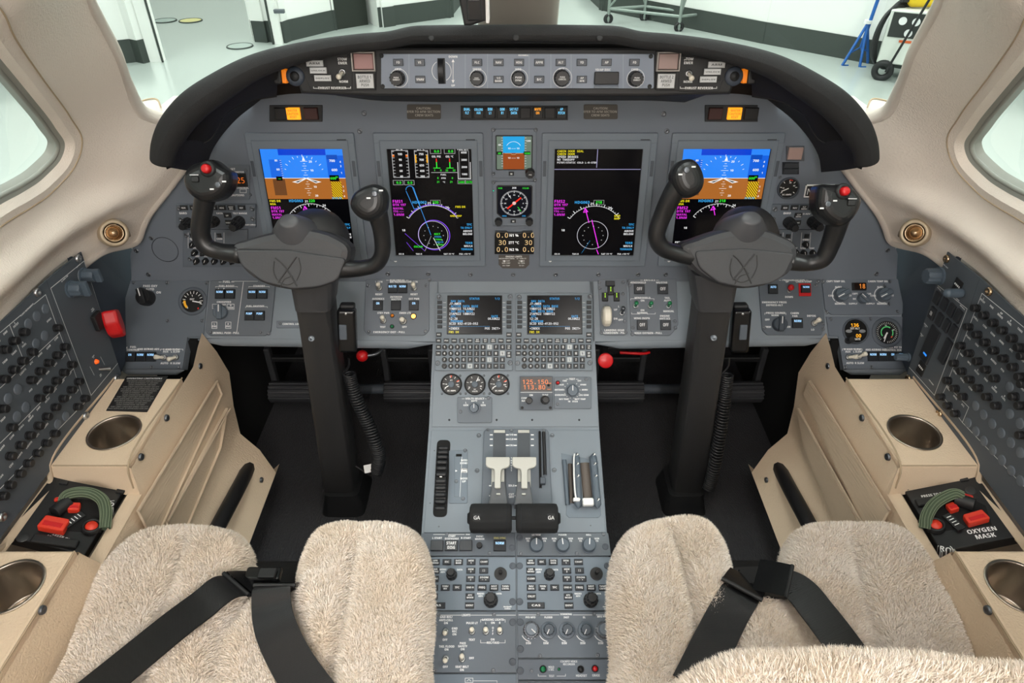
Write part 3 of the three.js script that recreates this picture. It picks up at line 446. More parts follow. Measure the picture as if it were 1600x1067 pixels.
  box(name, px, py, w, h, d, m, r = 0.001, z = this.th ?? 0) { const [a, b] = this.size(w, h); return this.put(name, memo('b' + [a, b, d, r].map((v) => v.toFixed(4)), () => box(a, b, d, r).translate(0, 0, d / 2)), m, px, py, z); }
  key(px, py, w, h, text = '', o = {}) { const [a, b] = this.size(w, h), n = cell(text, o.bg || '#26282c', o.fg || '#eceeee', o.em || '', o.full); return this.put(o.name || 'key', keyGeo(a, b, o.d || 0.0035, o.b || 0.0008, n), atlasMat, px, py, o.z ?? this.th); }
  screw(px, py, r = 3.4, m = M.darkSteel) { const k = r * this.s; return this.put('screw', memo('s' + k.toFixed(4), () => lathe([[0, 0.0003], [k * 0.35, 0.0003], [k * 0.45, k * 0.3], [k * 0.85, k * 0.28], [k, 0]], 12)), m, px, py, this.th ?? 0); }
  screws(l, r, m) { l.forEach((p) => this.screw(p[0], p[1], r, m)); return this; }
  knob(px, py, r, h = 0.014, o = {}) {
    const k = r * this.s, [x, y] = this.l(px, py, (this.th ?? 0)); const kn = mesh(o.name || 'knob', knobGeo(k, h, o.fl || 0, o.base || 1), o.m || M.knob, this.g, x, y, this.th ?? 0);
    if (o.ptr !== undefined) { const p = mesh('pointer', memo('p' + k.toFixed(4), () => new THREE.BoxGeometry(k * 0.14, k * 0.9, 0.0006).translate(0, k * 0.45, 0)), M.white, kn, 0, 0, h + 0.0002); p.rotation.z = o.ptr; }
    if (o.bar) { const b = mesh('grip_bar', memo('g' + k.toFixed(4) + h, () => box(k * 0.75, k * 2.1, h * 0.9, 0.002).translate(0, 0, h * 0.45)), o.m || M.knob, kn, 0, 0, h * 0.5); b.rotation.z = o.bar; mesh('pointer', memo('pb' + k.toFixed(4), () => new THREE.BoxGeometry(k * 0.12, k * 1.0, 0.0005).translate(0, k * 0.5, 0)), M.white, b, 0, 0, h * 0.9); }
    if (o.cap) { const n = cell(o.cap, '#1b1c1f', '#eceeee', '', o.cap.length > 1 ? 'cap' : 0); mesh('cap', memo('c' + k.toFixed(4) + n, () => { const g = new THREE.CircleGeometry(k * 0.8, 20), uv = g.attributes.uv, X = (n % AC) * CW, Y = Math.floor(n / AC) * CH; for (let i = 0; i < uv.count; i++) uv.setXY(i, (X + 16 + uv.getX(i) * 64) / 2048, 1 - (Y + (1 - uv.getY(i)) * 64) / 2048); return g; }), atlasMat, kn, 0, 0, h + 0.0003); }
    if (o.top) { mesh('upper_knob', knobGeo(k * o.top, h * 0.8, o.fl || 0), o.m || M.knob, kn, 0, 0, h); }
    return kn;
  }
  toggle(px, py, o = {}) {
    const k = (o.r || 4) * this.s, [x, y] = this.l(px, py, this.th ?? 0), L = k * (o.len || 3.2); const t = mesh('toggle', memo('t' + k.toFixed(4), () => lathe([[k * 0.55, 0.0005], [k * 0.6, k * 0.5], [k * 0.95, k * 0.45], [k * 1.2, 0]], 16)), M.steel, this.g, x, y, this.th ?? 0);
    const b = mesh('lever', memo('tl' + k.toFixed(4) + L.toFixed(4), () => lathe([[k * 0.4, 0], [k * 0.55, L * 0.4], [k * 0.85, L * 0.75], [k * 0.8, L * 0.93], [k * 0.4, L], [0, L]], 14)), o.m || M.ivory, t); b.rotation.set(-(o.dy || 0), o.dx || 0, 0); return t;
  }
  lamp(px, py, r, m, o = {}) { const k = r * this.s; const b = this.put('lamp', memo('l' + k.toFixed(4), () => lathe([[0, k * 0.9], [k * 0.5, k * 0.8], [k * 0.8, k * 0.5], [k * 0.9, 0]], 16)), m, px, py); mesh('collar', memo('lc' + k.toFixed(4), () => lathe([[k * 0.9, 0], [k * 0.95, k * 0.35], [k * 1.2, k * 0.3], [k * 1.25, 0]], 16)), M.black, b); return b; }
  gauge(px, py, r, draw, o = {}) {   // round dial: raised ring + printed face + needle drawn as geometry
    const k = r * this.s, n = faceN++, X = (n % 8) * 256, Y = Math.floor(n / 8) * 256; fctx.save(); fctx.translate(X + 128, Y + 128); fctx.fillStyle = '#0d0e10'; fctx.fillRect(-128, -128, 256, 256); fectx.save(); fectx.translate(X + 128, Y + 128); draw(fctx, fectx); fctx.restore(); fectx.restore();
    const f = this.put(o.name || 'dial', memo('gf' + n, () => { const g = new THREE.CircleGeometry(k, 40), uv = g.attributes.uv; for (let i = 0; i < uv.count; i++) uv.setXY(i, (X + 2 + uv.getX(i) * 252) / 2048, 1 - (Y + 2 + (1 - uv.getY(i)) * 252) / 1024); return g; }), faceMat, px, py, (this.th ?? 0) + 0.0008);
    mesh('ring', memo('gr' + k.toFixed(4) + (o.ring || ''), () => lathe([[k * 0.97, 0], [k * 0.99, 0.003], [k * (o.ring || 1.08), 0.0025], [k * (o.ring || 1.08) * 1.04, -0.0008]], 40)), o.rm || M.panelDark, f);
    for (const [a, len, w, m] of o.needles || []) { const nd = mesh('needle', memo('gn' + [k, len, w].join(), () => new THREE.BoxGeometry(k * w, k * len, 0.0006).translate(0, k * len * 0.5, 0)), m || M.white, f, 0, 0, 0.0012); nd.rotation.z = a; }
    if (o.hub) mesh('hub', lathe([[0, 0.002], [k * 0.3, 0.002], [k * 0.34, 0]], 20), o.hub, f);
    return f;
  }
}
const dial = (c, r0, r1, a0, a1, n, w = 3, col = '#fff') => { c.strokeStyle = col; c.lineWidth = w; for (let i = 0; i <= n; i++) { const a = a0 + (a1 - a0) * i / n; c.beginPath(); c.moveTo(Math.cos(a) * r0, Math.sin(a) * r0); c.lineTo(Math.cos(a) * r1, Math.sin(a) * r1); c.stroke(); } };
const wr = (c, s, x, y, z, col = '#fff', al = 'center', ff = 'sans-serif', b = 'bold') => { c.fillStyle = col; c.font = b + ' ' + z + 'px ' + ff; c.textAlign = al; c.textBaseline = 'middle'; c.fillText(s, x, y); };
const rectP = (x0, y0, x1, y1) => [[x0, y0], [x1, y0], [x1, y1], [x0, y1]];
function screenMat(w, h, draw) { const c = canvasOf(w, h), x = c.getContext('2d'); x.fillStyle = '#030305'; x.fillRect(0, 0, w, h); draw(x, w, h); const t = texOf(c); return new THREE.MeshPhysicalMaterial({ color: 0x060608, roughness: 0.22, emissive: 0xffffff, emissiveMap: t, emissiveIntensity: SCR, specularIntensity: 0.4 }); }

// ---------- flight displays ----------
const blue = '#3fb6ff', mag = '#ff3cff', grn = '#39ff3a', yel = '#ffee22';
function compassArc(c, cx, cy, r, full) { c.strokeStyle = '#fff'; c.lineWidth = 3; c.beginPath(); c.arc(cx, cy, r, PI * 1.18, PI * (full ? 1.95 : 1.82)); c.stroke(); for (let i = 0; i < 24; i++) { const a = PI * (1.18 + (full ? 0.77 : 0.64) * i / 23); c.lineWidth = i % 3 ? 2 : 4; c.beginPath(); c.moveTo(cx + Math.cos(a) * r, cy + Math.sin(a) * r); c.lineTo(cx + Math.cos(a) * (r + (full ? -1 : 1) * (i % 3 ? 9 : 18)), cy + Math.sin(a) * (r + (full ? -1 : 1) * (i % 3 ? 9 : 18))); c.stroke(); } wr(c, '21', cx - 20, cy - r - 16, 20); wr(c, '24', cx + r * 0.5, cy - r * 0.86 - 14, 20); wr(c, '18', cx - r - 12, cy - r * 0.1, 20); }
function navData(c, n, hdg) { wr(c, 'FMS' + n, 8, 330, 26, mag, 'left'); wr(c, 'DTK 197', 8, 352, 22, mag, 'left'); wr(c, 'MAYAL', 8, 374, 20, mag, 'left'); wr(c, 'TTG --:--', 8, 394, 18, mag, 'left'); wr(c, '1.0NM', 8, 416, 22, mag, 'left'); wr(c, 'HDG063', 130, 336, 24, blue, 'left'); wr(c, hdg, 276, 336, 24, grn); c.strokeStyle = '#bbb'; c.lineWidth = 2; c.strokeRect(246, 322, 60, 28); }
function rightData(c) { wr(c, 'TFC', 500, 480, 20, blue, 'right'); wr(c, 'TA ONLY', 500, 502, 18, blue, 'right'); wr(c, 'ABOVE', 500, 524, 18, '#fff', 'right'); wr(c, 'BELOW', 500, 544, 18, '#fff', 'right'); wr(c, 'TERR', 500, 604, 20, blue, 'right'); wr(c, 'WX/LX', 500, 626, 18, '#fff', 'right'); wr(c, 'TERRAIN', 500, 648, 18, blue, 'right'); wr(c, 'GS 0', 20, 682, 16, '#fff', 'left'); wr(c, 'TAS 0', 130, 682, 16, '#fff', 'left'); wr(c, 'SAT 22 °C', 310, 682, 16, '#fff', 'left'); wr(c, 'ISA +10 °C', 410, 682, 16, '#fff', 'left'); }
function drawPFD(n) {
  return (c) => {
    c.fillStyle = '#2f8bff'; c.fillRect(0, 0, 512, 186); c.fillStyle = '#b06a2c'; c.fillRect(0, 182, 512, 132);
    c.fillStyle = '#0a44d8'; c.fillRect(112, 0, 290, 42); c.fillStyle = '#1e6ce8'; c.fillRect(48, 68, 76, 112); c.fillStyle = '#6f4626'; c.fillRect(52, 190, 76, 100); c.fillStyle = '#1564e4'; c.fillRect(402, 44, 110, 140); c.fillStyle = '#0b4fc0'; c.fillRect(404, 40, 66, 28);
    c.fillStyle = '#fff'; c.fillRect(0, 181, 512, 3); wr(c, '←', 258, 34, 26);
    c.strokeStyle = '#fff'; c.lineWidth = 3; for (let i = -5; i <= 5; i++) { const a = -PI / 2 + i * 0.24; c.beginPath(); c.moveTo(256 + Math.cos(a) * 118, 172 + Math.sin(a) * 118); c.lineTo(256 + Math.cos(a) * (i % 2 ? 128 : 134), 172 + Math.sin(a) * (i % 2 ? 128 : 134)); c.stroke(); }
    c.fillStyle = '#fff'; c.beginPath(); c.moveTo(262, 46); c.lineTo(272, 76); c.lineTo(252, 76); c.fill();
    for (let i = 0; i < 7; i++) { const y = 78 + i * 14, w = i % 4 === 0 ? 44 : i % 2 ? 12 : 26; if (y < 175) c.fillRect(262 - w / 2, y, w, 2.5); } for (let i = 1; i < 8; i++) { const y = 190 + i * 14, w = i % 4 === 0 ? 44 : i % 2 ? 12 : 26; c.fillRect(266 - w / 2, y, w, 2.5); }
    wr(c, '20', 302, 80, 18); wr(c, '10', 304, 134, 18); wr(c, '10', 310, 236, 18); wr(c, '20', 312, 292, 18);
    c.lineWidth = 5; c.strokeStyle = '#fff'; c.fillStyle = '#000'; c.beginPath(); c.moveTo(262, 184); c.lineTo(180, 206); c.lineTo(206, 212); c.closePath(); c.fill(); c.stroke(); c.beginPath(); c.moveTo(262, 184); c.lineTo(344, 206); c.lineTo(318, 212); c.closePath(); c.fill(); c.stroke();
    wr(c, '80', 92, 74, 16); wr(c, '60', 96, 128, 18); for (let i = 0; i < 9; i++) { c.fillStyle = '#fff'; c.fillRect(114, 72 + i * 13, 10, 2); }
    c.fillStyle = '#000'; c.fillRect(76, 172, 38, 26); wr(c, '—', 96, 184, 20, grn); c.fillRect; c.fillStyle = '#000'; c.fillRect(408, 164, 58, 38); wr(c, '600', 430, 184, 22, grn); wr(c, '20', 452, 176, 14, grn);
    wr(c, '700', 436, 76, 22); wr(c, '600', 444, 132, 22); for (const [s, y] of [['4', 82], ['2', 108], ['1', 150], ['1', 236], ['2', 262], ['4', 296]]) wr(c, s, 486, y, 16); 
    c.save(); c.beginPath(); c.rect(412, 204, 64, 110); c.clip(); c.fillStyle = '#4a3210'; c.fillRect(412, 204, 64, 110); c.strokeStyle = '#ffd21c'; c.lineWidth = 6; for (let i = -10; i < 12; i++) { c.beginPath(); c.moveTo(400 + i * 14, 204); c.lineTo(400 + i * 14 + 90, 314); c.stroke(); } c.restore();
    wr(c, '29.92 IN', 436, 308, 16, blue); wr(c, 'FMS DR', 8, 326, 20, yel, 'left'); wr(c, 'MSA', 8, 346, 18, yel, 'left'); wr(c, 'FMS' + n, 8, 372, 26, mag, 'left'); wr(c, 'DTK 197', 8, 394, 22, mag, 'left'); wr(c, 'MAYAL', 8, 414, 20, mag, 'left'); wr(c, '1.0NM', 8, 436, 22, mag, 'left'); wr(c, 'HDG063', 130, 326, 24, blue, 'left'); wr(c, n === 1 ? '220' : '218', 276, 326, 24, grn);
    compassArc(c, 262, 520, 176, true); c.strokeStyle = mag; c.lineWidth = 5; c.beginPath(); c.moveTo(226, 362); c.lineTo(244, 420); c.stroke(); c.beginPath(); c.moveTo(214, 386); c.lineTo(226, 360); c.lineTo(240, 380); c.closePath(); c.stroke();
    wr(c, 'TFC', 500, 480, 20, blue, 'right'); wr(c, 'TA ONLY', 500, 502, 18, blue, 'right'); wr(c, 'ABOVE', 500, 546, 18, '#fff', 'right'); wr(c, 'BELOW', 500, 566, 18, '#fff', 'right'); wr(c, 'TERR', 500, 610, 18, '#fff', 'right'); wr(c, 'WX/LX', 500, 632, 18, '#fff', 'right'); wr(c, '12:28', 500, 676, 20, grn, 'right'); wr(c, 'PRESET', 20, 600, 18, '#fff', 'left'); wr(c, '3060', 20, 622, 18, blue, 'left');
  };
}
function drawMFD(n) {
  return (c) => {
    if (n === 1) {
      const tape = (x, w, ticks) => { c.strokeStyle = '#ddd'; c.lineWidth = 3; c.strokeRect(x, 14, w, 164); for (let i = 0; i < 9; i++) { c.beginPath(); c.moveTo(x, 20 + i * 19); c.lineTo(x + 14, 20 + i * 19); c.moveTo(x + w, 20 + i * 19); c.lineTo(x + w - 14, 20 + i * 19); c.stroke(); } ticks.forEach((t, i) => wr(c, t, x + w / 2, 36 + i * 34, 17)); };
      tape(30, 96, ['100', '90', '80', '60', '40']); tape(166, 80, ['750', '700', '650', '400', '200']); wr(c, 'N1 %', 76, 6, 16); wr(c, 'ITT °C', 206, 6, 16);
      c.fillStyle = '#ff7a14'; c.fillRect(32, 40, 12, 12); c.fillRect(112, 40, 12, 12); c.fillStyle = '#ffb400'; c.fillRect(168, 40, 8, 48); c.fillRect(236, 40, 8, 48);
      c.strokeStyle = '#bbb'; for (const [x, t] of [[262, '0.0'], [346, '0.0']]) { c.strokeRect(x, 4, 64, 28); wr(c, t, x + 38, 19, 22, grn); } for (const [x, t] of [[24, '0.0'], [92, '0.0']]) { c.strokeRect(x, 196, 60, 28); wr(c, t, x + 34, 211, 22, grn); }
      wr(c, 'OIL PSI', 296, 50, 16); wr(c, 'OIL °C', 376, 50, 16); for (const x of [296, 376]) { c.fillStyle = '#ff3020'; c.fillRect(x - 3, 62, 6, 22); c.fillStyle = grn; c.fillRect(x - 3, 84, 6, 34); c.fillRect(x - 22, 118, 44, 4); } wr(c, '1', 282, 134, 16, grn); wr(c, '0', 320, 134, 16, grn); wr(c, '22', 356, 134, 16, grn); wr(c, '22', 400, 134, 16, grn); c.fillStyle = '#ccc'; c.fillRect(260, 146, 160, 3); wr(c, 'FUEL', 334, 160, 15); wr(c, 'PPH', 334, 182, 15); wr(c, '0', 300, 182, 16, grn); wr(c, '0', 388, 182, 16, grn); wr(c, '21', 300, 206, 16, grn); wr(c, '°C', 336, 206, 15); wr(c, '21', 380, 206, 16, grn);
      wr(c, 'FUEL QTY', 458, 6, 15); c.strokeStyle = '#eee'; c.lineWidth = 4; c.beginPath(); c.moveTo(424, 84); c.lineTo(424, 186); c.lineTo(500, 186); c.lineTo(500, 84); c.stroke(); c.strokeStyle = '#bbb'; c.lineWidth = 2; c.strokeRect(434, 16, 58, 166); ['4000', '3000', '2000', '1000'].forEach((t, i) => wr(c, t, 463, 26 + i * 44, 16)); c.strokeRect(420, 194, 44, 24); c.strokeRect(468, 194, 44, 24); wr(c, '2480', 442, 207, 18, grn); wr(c, '2570', 489, 207, 18, grn);
    } else { wr(c, 'CABIN DOOR SEAL', 18, 18, 17, yel, 'left', 'monospace'); wr(c, 'CABIN DOOR', 18, 35, 17, yel, 'left', 'monospace'); wr(c, 'SPEED BRAKES', 18, 52, 17, '#fff', 'left', 'monospace'); wr(c, 'NO TAKEOFF', 18, 69, 17, '#fff', 'left', 'monospace'); wr(c, 'PITOT/STATIC COLD L-R-STBY', 18, 86, 15, '#fff', 'left', 'monospace'); c.fillStyle = '#a9a4d0'; c.fillRect(0, 126, 512, 4); c.fillRect(248, 6, 4, 112); }
    navData(c, n, n === 1 ? '220' : '218'); compassArc(c, 256, 536, n === 1 ? 180 : 176, false);
    if (n === 1) { c.strokeStyle = '#8a4dff'; c.lineWidth = 5; c.beginPath(); c.arc(256, 536, 186, PI * 1.2, PI * 1.8); c.stroke(); c.beginPath(); c.arc(256, 552, 100, 0, 2 * PI); c.stroke(); c.lineWidth = 3; c.beginPath(); c.moveTo(70, 540); c.lineTo(190, 660); c.moveTo(76, 600); c.lineTo(116, 660); c.stroke(); }
    c.strokeStyle = '#e8e8f0'; c.lineWidth = 3; c.beginPath(); c.arc(250, 552, 94, 0, 2 * PI); c.stroke();
    if (n === 1) { c.strokeStyle = '#45a6ff'; c.lineWidth = 3.5; c.beginPath(); c.moveTo(236, 552); c.lineTo(140, 240); c.stroke(); c.beginPath(); c.arc(124, 258, 26, PI, 2 * PI); c.lineTo(182, 370); c.lineTo(140, 378); c.lineTo(98, 262); c.stroke(); wr(c, '✦', 236, 556, 34); wr(c, 'KICT', 276, 544, 18, grn); wr(c, 'I15OIL', 280, 562, 15, blue); wr(c, 'I1506A', 280, 580, 15, grn); wr(c, 'MILCK', 290, 598, 15, blue); wr(c, 'I1508A', 290, 616, 15, grn); wr(c, 'OICAN', 150, 630, 18, grn); c.strokeStyle = '#fff'; c.setLineDash([5, 5]); c.beginPath(); c.moveTo(236, 560); c.lineTo(190, 662); c.stroke(); c.setLineDash([]); c.beginPath(); c.moveTo(250, 570); c.lineTo(290, 660); c.stroke(); wr(c, 'FMS DR', 430, 364, 18, yel); wr(c, 'GND\nMAP', 400, 424, 16, yel); }
    else { c.strokeStyle = mag; c.lineWidth = 5; c.beginPath(); c.moveTo(240, 450); c.lineTo(292, 640); c.moveTo(198, 380); c.lineTo(224, 470); c.moveTo(280, 650); c.lineTo(294, 684); c.stroke(); c.beginPath(); c.moveTo(188, 400); c.lineTo(196, 374); c.lineTo(212, 396); c.closePath(); c.stroke(); wr(c, '✈', 250, 560, 30); c.strokeStyle = blue; c.setLineDash([6, 6]); c.lineWidth = 3; c.beginPath(); c.moveTo(236, 590); c.lineTo(188, 676); c.stroke(); c.setLineDash([]); wr(c, 'GND', 392, 424, 17, yel); wr(c, 'MAP', 392, 442, 17, yel); }
    for (let i = 0; i < 12; i++) { const a = i / 12 * 2 * PI; c.fillStyle = '#ddd'; c.fillRect(250 + Math.cos(a) * 62, 552 + Math.sin(a) * 62, 5, 5); } wr(c, '▲', 118, 552, 22, yel); wr(c, '◆', 152, 530, 20, yel); wr(c, '▸', 410, 530, 22, yel);
    rightData(c);
  };
}
function flightDisplay(label, bz, sc, draw) {
  const u = new Unit('flight_display', label, 'flight display', PANEL, rectP(...bz), { th: 0.005, bevel: 0.0012, print: false, mat: M.bezel, part: 'bezel', plain: true });
  const a = u.l(bz[0], bz[1]), b = u.l(bz[2], bz[3]), c = u.l(sc[0], sc[1]), d = u.l(sc[2], sc[3]); u.th = 0.006;
  const R = (p, q, k) => [[p[0] + k, p[1] - k], [q[0] - k, p[1] - k], [q[0] - k, q[1] + k], [p[0] + k, q[1] + k]];
  mesh('bezel', extrude(roundPoly(R(a, b, 0), 0.003), 0.006, 0.0012, [R(c, d, -0.0005)]).translate(0, 0, 0.006), M.bezel, u.g);
  const mid = [[c[0] * 0.5 + a[0] * 0.5, c[1] * 0.45 + a[1] * 0.55], [d[0] * 0.5 + b[0] * 0.5, d[1] * 0.55 + b[1] * 0.45]];
  mesh('inner_frame', extrude(R(mid[0], mid[1], 0), 0.0035, 0.0014, [R(c, d, -0.002)]).translate(0, 0, 0.0085), M.bezel, u.g);
  const w = d[0] - c[0], h = c[1] - d[1]; mesh('screen', new THREE.PlaneGeometry(w, h), screenMat(512, 690, draw), u.g, (c[0] + d[0]) / 2, (c[1] + d[1]) / 2, 0.0025);
  mesh('edge_strip', extrude(R(c, d, 0), 0.001, 0, [R(c, d, 0.0012)]).translate(0, 0, 0.0038), M.black, u.g);
  for (const k of [-1, 1]) { mesh('side_slot', box(0.006, 0.028, 0.0016, 0.0007), M.panelDark, u.g, k < 0 ? (a[0] + mid[0][0]) / 2 : (b[0] + mid[1][0]) / 2, c[1] - 0.035, 0.006); mesh('side_plate', box(0.009, 0.11, 0.0012, 0.0005), M.bezel, u.g, k < 0 ? (a[0] + mid[0][0]) / 2 : (b[0] + mid[1][0]) / 2, c[1] - 0.045, 0.006); }
  mesh('sensor', lathe([[0, 0.001], [0.0025, 0.0008], [0.003, 0]], 14), M.white, u.g, a[0] + 0.02, b[1] + 0.012, 0.006);
  mesh('maker_mark', new THREE.BoxGeometry(0.016, 0.0016, 0.0004), M.seam, u.g, b[0] - 0.022, a[1] - 0.011, 0.006);
  return u;
}
flightDisplay('tall flight display with blue sky horizon and compass behind the pilot yoke', [383, 207, 576, 414.5], [405, 231, 556, 398], drawPFD(1));
flightDisplay('tall display with engine tapes over a map with long blue track line', [583, 207, 759, 414.5], [604, 231, 742, 398], drawMFD(1));
flightDisplay('tall display with yellow door messages over a map with magenta course line', [847, 207, 1007, 414.5], [866, 231, 989.5, 398], drawMFD(2));
flightDisplay('tall flight display with blue sky horizon and compass behind the copilot yoke', [1050, 207, 1187, 414.5], [1066.5, 231, 1174, 398], drawPFD(2));
// standby column
{
  let u = new Unit('standby_attitude_display', 'small square standby attitude display with blue and brown horizon', 'standby display', PANEL, rectP(769, 201, 838, 277), { th: 0.004, round: 0.004, color: '#747d88', bevel: 0.001 });
  let a = u.l(776, 212), b = u.l(830, 263); mesh('screen_frame', extrude(roundPoly([[a[0] - 0.002, a[1] + 0.002], [b[0] + 0.002, a[1] + 0.002], [b[0] + 0.002, b[1] - 0.002], [a[0] - 0.002, b[1] - 0.002]], 0.002), 0.002, 0.0006).translate(0, 0, 0.0055), M.black, u.g);
  mesh('screen', new THREE.PlaneGeometry(b[0] - a[0], a[1] - b[1]), screenMat(256, 256, (c) => { c.fillStyle = '#3d4a40'; c.fillRect(0, 0, 256, 256); c.fillStyle = '#6f7f70'; c.fillRect(0, 0, 46, 256); c.fillRect(204, 0, 52, 256); c.fillStyle = '#23a8e8'; c.fillRect(46, 0, 158, 128); c.fillStyle = '#9a4a1c'; c.fillRect(46, 128, 158, 128); c.strokeStyle = '#fff'; c.lineWidth = 3; c.beginPath(); c.arc(124, 96, 56, PI * 1.15, PI * 1.85); c.stroke(); wr(c, '10 —— 10', 124, 92, 18); wr(c, '10 —— 10', 124, 166, 18); c.strokeStyle = '#e8d8a0'; c.lineWidth = 2; c.beginPath(); c.moveTo(60, 130); c.lineTo(104, 130); c.lineTo(112, 140); c.lineTo(136, 140); c.lineTo(144, 130); c.lineTo(190, 130); c.stroke(); for (let i = 0; i < 12; i++) { c.fillStyle = '#fff'; c.fillRect(34, 10 + i * 20, 12, 2); c.fillRect(206, 10 + i * 20, 12, 2); } c.fillStyle = '#06250a'; c.fillRect(0, 116, 40, 26); c.fillRect(198, 116, 50, 26); wr(c, '40', 20, 130, 20, grn); wr(c, '1030', 224, 130, 20, grn); wr(c, '60', 22, 64, 18); wr(c, '1200', 232, 34, 16); }), u.g, (a[0] + b[0]) / 2, (a[1] + b[1]) / 2, 0.0058);
  u.key(799, 271, 8, 6, 'M'); u.knob(828, 269, 7.5, 0.016, { fl: 8, cap: 'ADJ' }); u.screws([[771, 203], [837, 203], [771, 271]], 3.2);
  u = new Unit('standby_heading_indicator', 'small dark standby heading indicator with red needle', 'heading indicator', PANEL, rectP(770, 283, 837, 352), { th: 0.004, round: 0.004, color: '#747d88', bevel: 0.001 });
  a = u.l(777, 289.5); b = u.l(830, 338); const cx = (a[0] + b[0]) / 2, cy = (a[1] + b[1]) / 2, hw = (b[0] - a[0]) / 2, hh = (a[1] - b[1]) / 2;
  const oct = (k) => [[-hw * 0.72, -hh], [hw * 0.72, -hh], [hw, -hh * 0.72], [hw, hh * 0.92], [hw * 0.92, hh], [-hw * 0.92, hh], [-hw, hh * 0.92], [-hw, -hh * 0.72]].map(([x, y]) => [x * k, y * k]);
  mesh('screen_frame', extrude(oct(1.05), 0.002, 0.0005).translate(cx, cy, 0.0053), M.black, u.g);
  const sg = extrude(oct(0.98), 0.0012, 0).translate(0, 0, 0.006); { const p = sg.attributes.position, t = sg.attributes.uv; for (let i = 0; i < p.count; i++) t.setXY(i, p.getX(i) / (2 * hw) + 0.5, p.getY(i) / (2 * hh) + 0.5); }
  mesh('screen', sg, screenMat(256, 256, (c) => { c.fillStyle = '#080a14'; c.fillRect(0, 0, 256, 256); c.translate(126, 138); dial(c, 92, 104, 0, 2 * PI, 72, 3); dial(c, 84, 104, 0, 2 * PI, 12, 4); for (let i = 0; i < 12; i++) { const t = i / 12 * 2 * PI; wr(c, String((i * 3 + 6) % 36), Math.cos(t) * 68, Math.sin(t) * 68, 15); } c.strokeStyle = '#ff2a18'; c.lineWidth = 12; c.beginPath(); c.moveTo(-52, 46); c.lineTo(52, -46); c.stroke(); c.fillStyle = '#f4c8c0'; c.beginPath(); c.arc(0, 0, 14, 0, 7); c.fill(); c.strokeStyle = '#fff'; c.lineWidth = 4; c.beginPath(); c.moveTo(-46, -74); c.lineTo(-24, -40); c.stroke(); c.strokeStyle = grn; c.beginPath(); c.moveTo(26, 30); c.lineTo(52, 66); c.stroke(); wr(c, 'VOR', -104, -122, 16, grn); wr(c, '113.80', 84, -122, 16, grn); wr(c, '208', 0, -126, 20); wr(c, 'HDG', -74, 106, 16, blue); wr(c, 'CRS', 74, 106, 16, blue); }), u.g, cx, cy, 0);
  u.knob(779, 345, 6, 0.013, { fl: 8 }); u.knob(827, 345, 6, 0.013, { fl: 8 }); u.key(802, 345, 8, 5, 'M'); u.lamp(771, 298, 1.2, mat(0x113322, 0.4, 0, { emissive: 0x22e0b0, emissiveIntensity: 1 })); u.screws([[771, 285], [836, 281]], 3);
  u = new Unit('engine_readout', 'black engine readout with amber N1 ITT N2 digits', 'engine readout', PANEL, [[774, 360], [791, 360], [794, 362], [814, 362], [817, 360], [832, 360], [834, 366], [834, 395], [773, 395], [773, 366]], { th: 0.007, color: '#0b0b0d', rough: 0.3 });
  u.cv.em = canvasOf(u.cv.width, u.cv.height); { const x0 = u.x, e = u.cv.em.getContext('2d'); e.fillStyle = '#000'; e.fillRect(0, 0, u.cv.width, u.cv.height); for (const c of [x0, e]) { u.x = c; [[367.5, '0.0', 'N1 %'], [379, '30', 'ITT °C'], [390, '0.0', 'N2 %']].forEach(([y, t, n]) => { u.text(785, y, t, 8, { c: '#e8c890', ff: 'monospace', f: 'normal' }); u.text(826, y, t, 8, { c: '#e8c890', ff: 'monospace', f: 'normal' }); u.text(803, y, n, 4.5); }); } u.x = x0; u.pm.emissiveMap = texOf(u.cv.em); u.pm.emissive = new THREE.Color(0xffffff); u.pm.emissiveIntensity = SCR * 0.6; }
  u = new Unit('engine_limits_placard', 'grey engine limits placard below the engine readout', 'placard', PANEL, [[779, 398], [827, 398], [827, 413], [821, 419], [785, 419], [779, 413]], { th: 0.0015, color: '#57534f' });
  u.text(803, 400.5, 'ENGINE LIMITS', 2.6); for (const [y, l, r] of [[404, 'TAKEOFF/MAX (5MIN)', 'N1 100% ITT'], [407.5, 'ITT START', '700/800'], [411, 'MAX CONT', 'N2 100%'], [415, 'OIL TEMP', '10-121']]) { u.text(791, y, l, 2, { f: 'normal' }); u.text(815, y, r, 2, { f: 'normal' }); } u.screws([[788, 408], [815, 408]], 1.6, M.white);
}
// caution placards, warning lights, annunciators
for (const [x, l] of [[636, 'brown caution placard above the engine tape display'], [912, 'brown caution placard above the door message display']]) { const u = new Unit('caution_placard', l, 'placard', PANEL, rectP(x, 163, x + 53, 186), { th: 0.0015, color: '#4a4640', round: 0.003, bevel: 0.0004 }); u.text(x + 26.5, 174.5, 'CAUTION:\nREFER TO AFM SECTION 2\nCREW SEATS', 4.3, { c: '#c9c4ba', f: 'normal' }); }
const amberEm = '#ffa51e';
for (const [x, s, w] of [[422, 1, 'pilot'], [1101, -1, 'copilot']]) {
  const u = new Unit('warning_light_unit', 'black warning light unit with lit amber caution light on the ' + w + ' side', 'warning light', PANEL, rectP(x, 164, x + 82, 189.5), { th: 0.004, print: false, mat: M.black });
  const xs = s > 0 ? [[441, ''], [459, 'a'], [487, 'r']] : [[1117, 'r'], [1147, 'a'], [1173, '']];
  for (const [cx, k] of xs) u.key(cx, 177, 21, 18, k === 'a' ? 'MASTER\nCAUTION\nRESET' : '', { name: k === 'a' ? 'caution_light' : k === 'r' ? 'warning_light' : 'blank_cell', bg: k === 'r' ? '#3a1410' : '#141416', fg: '#a06010', em: k === 'a' ? amberEm : '', full: k === 'a', d: 0.006 });
}
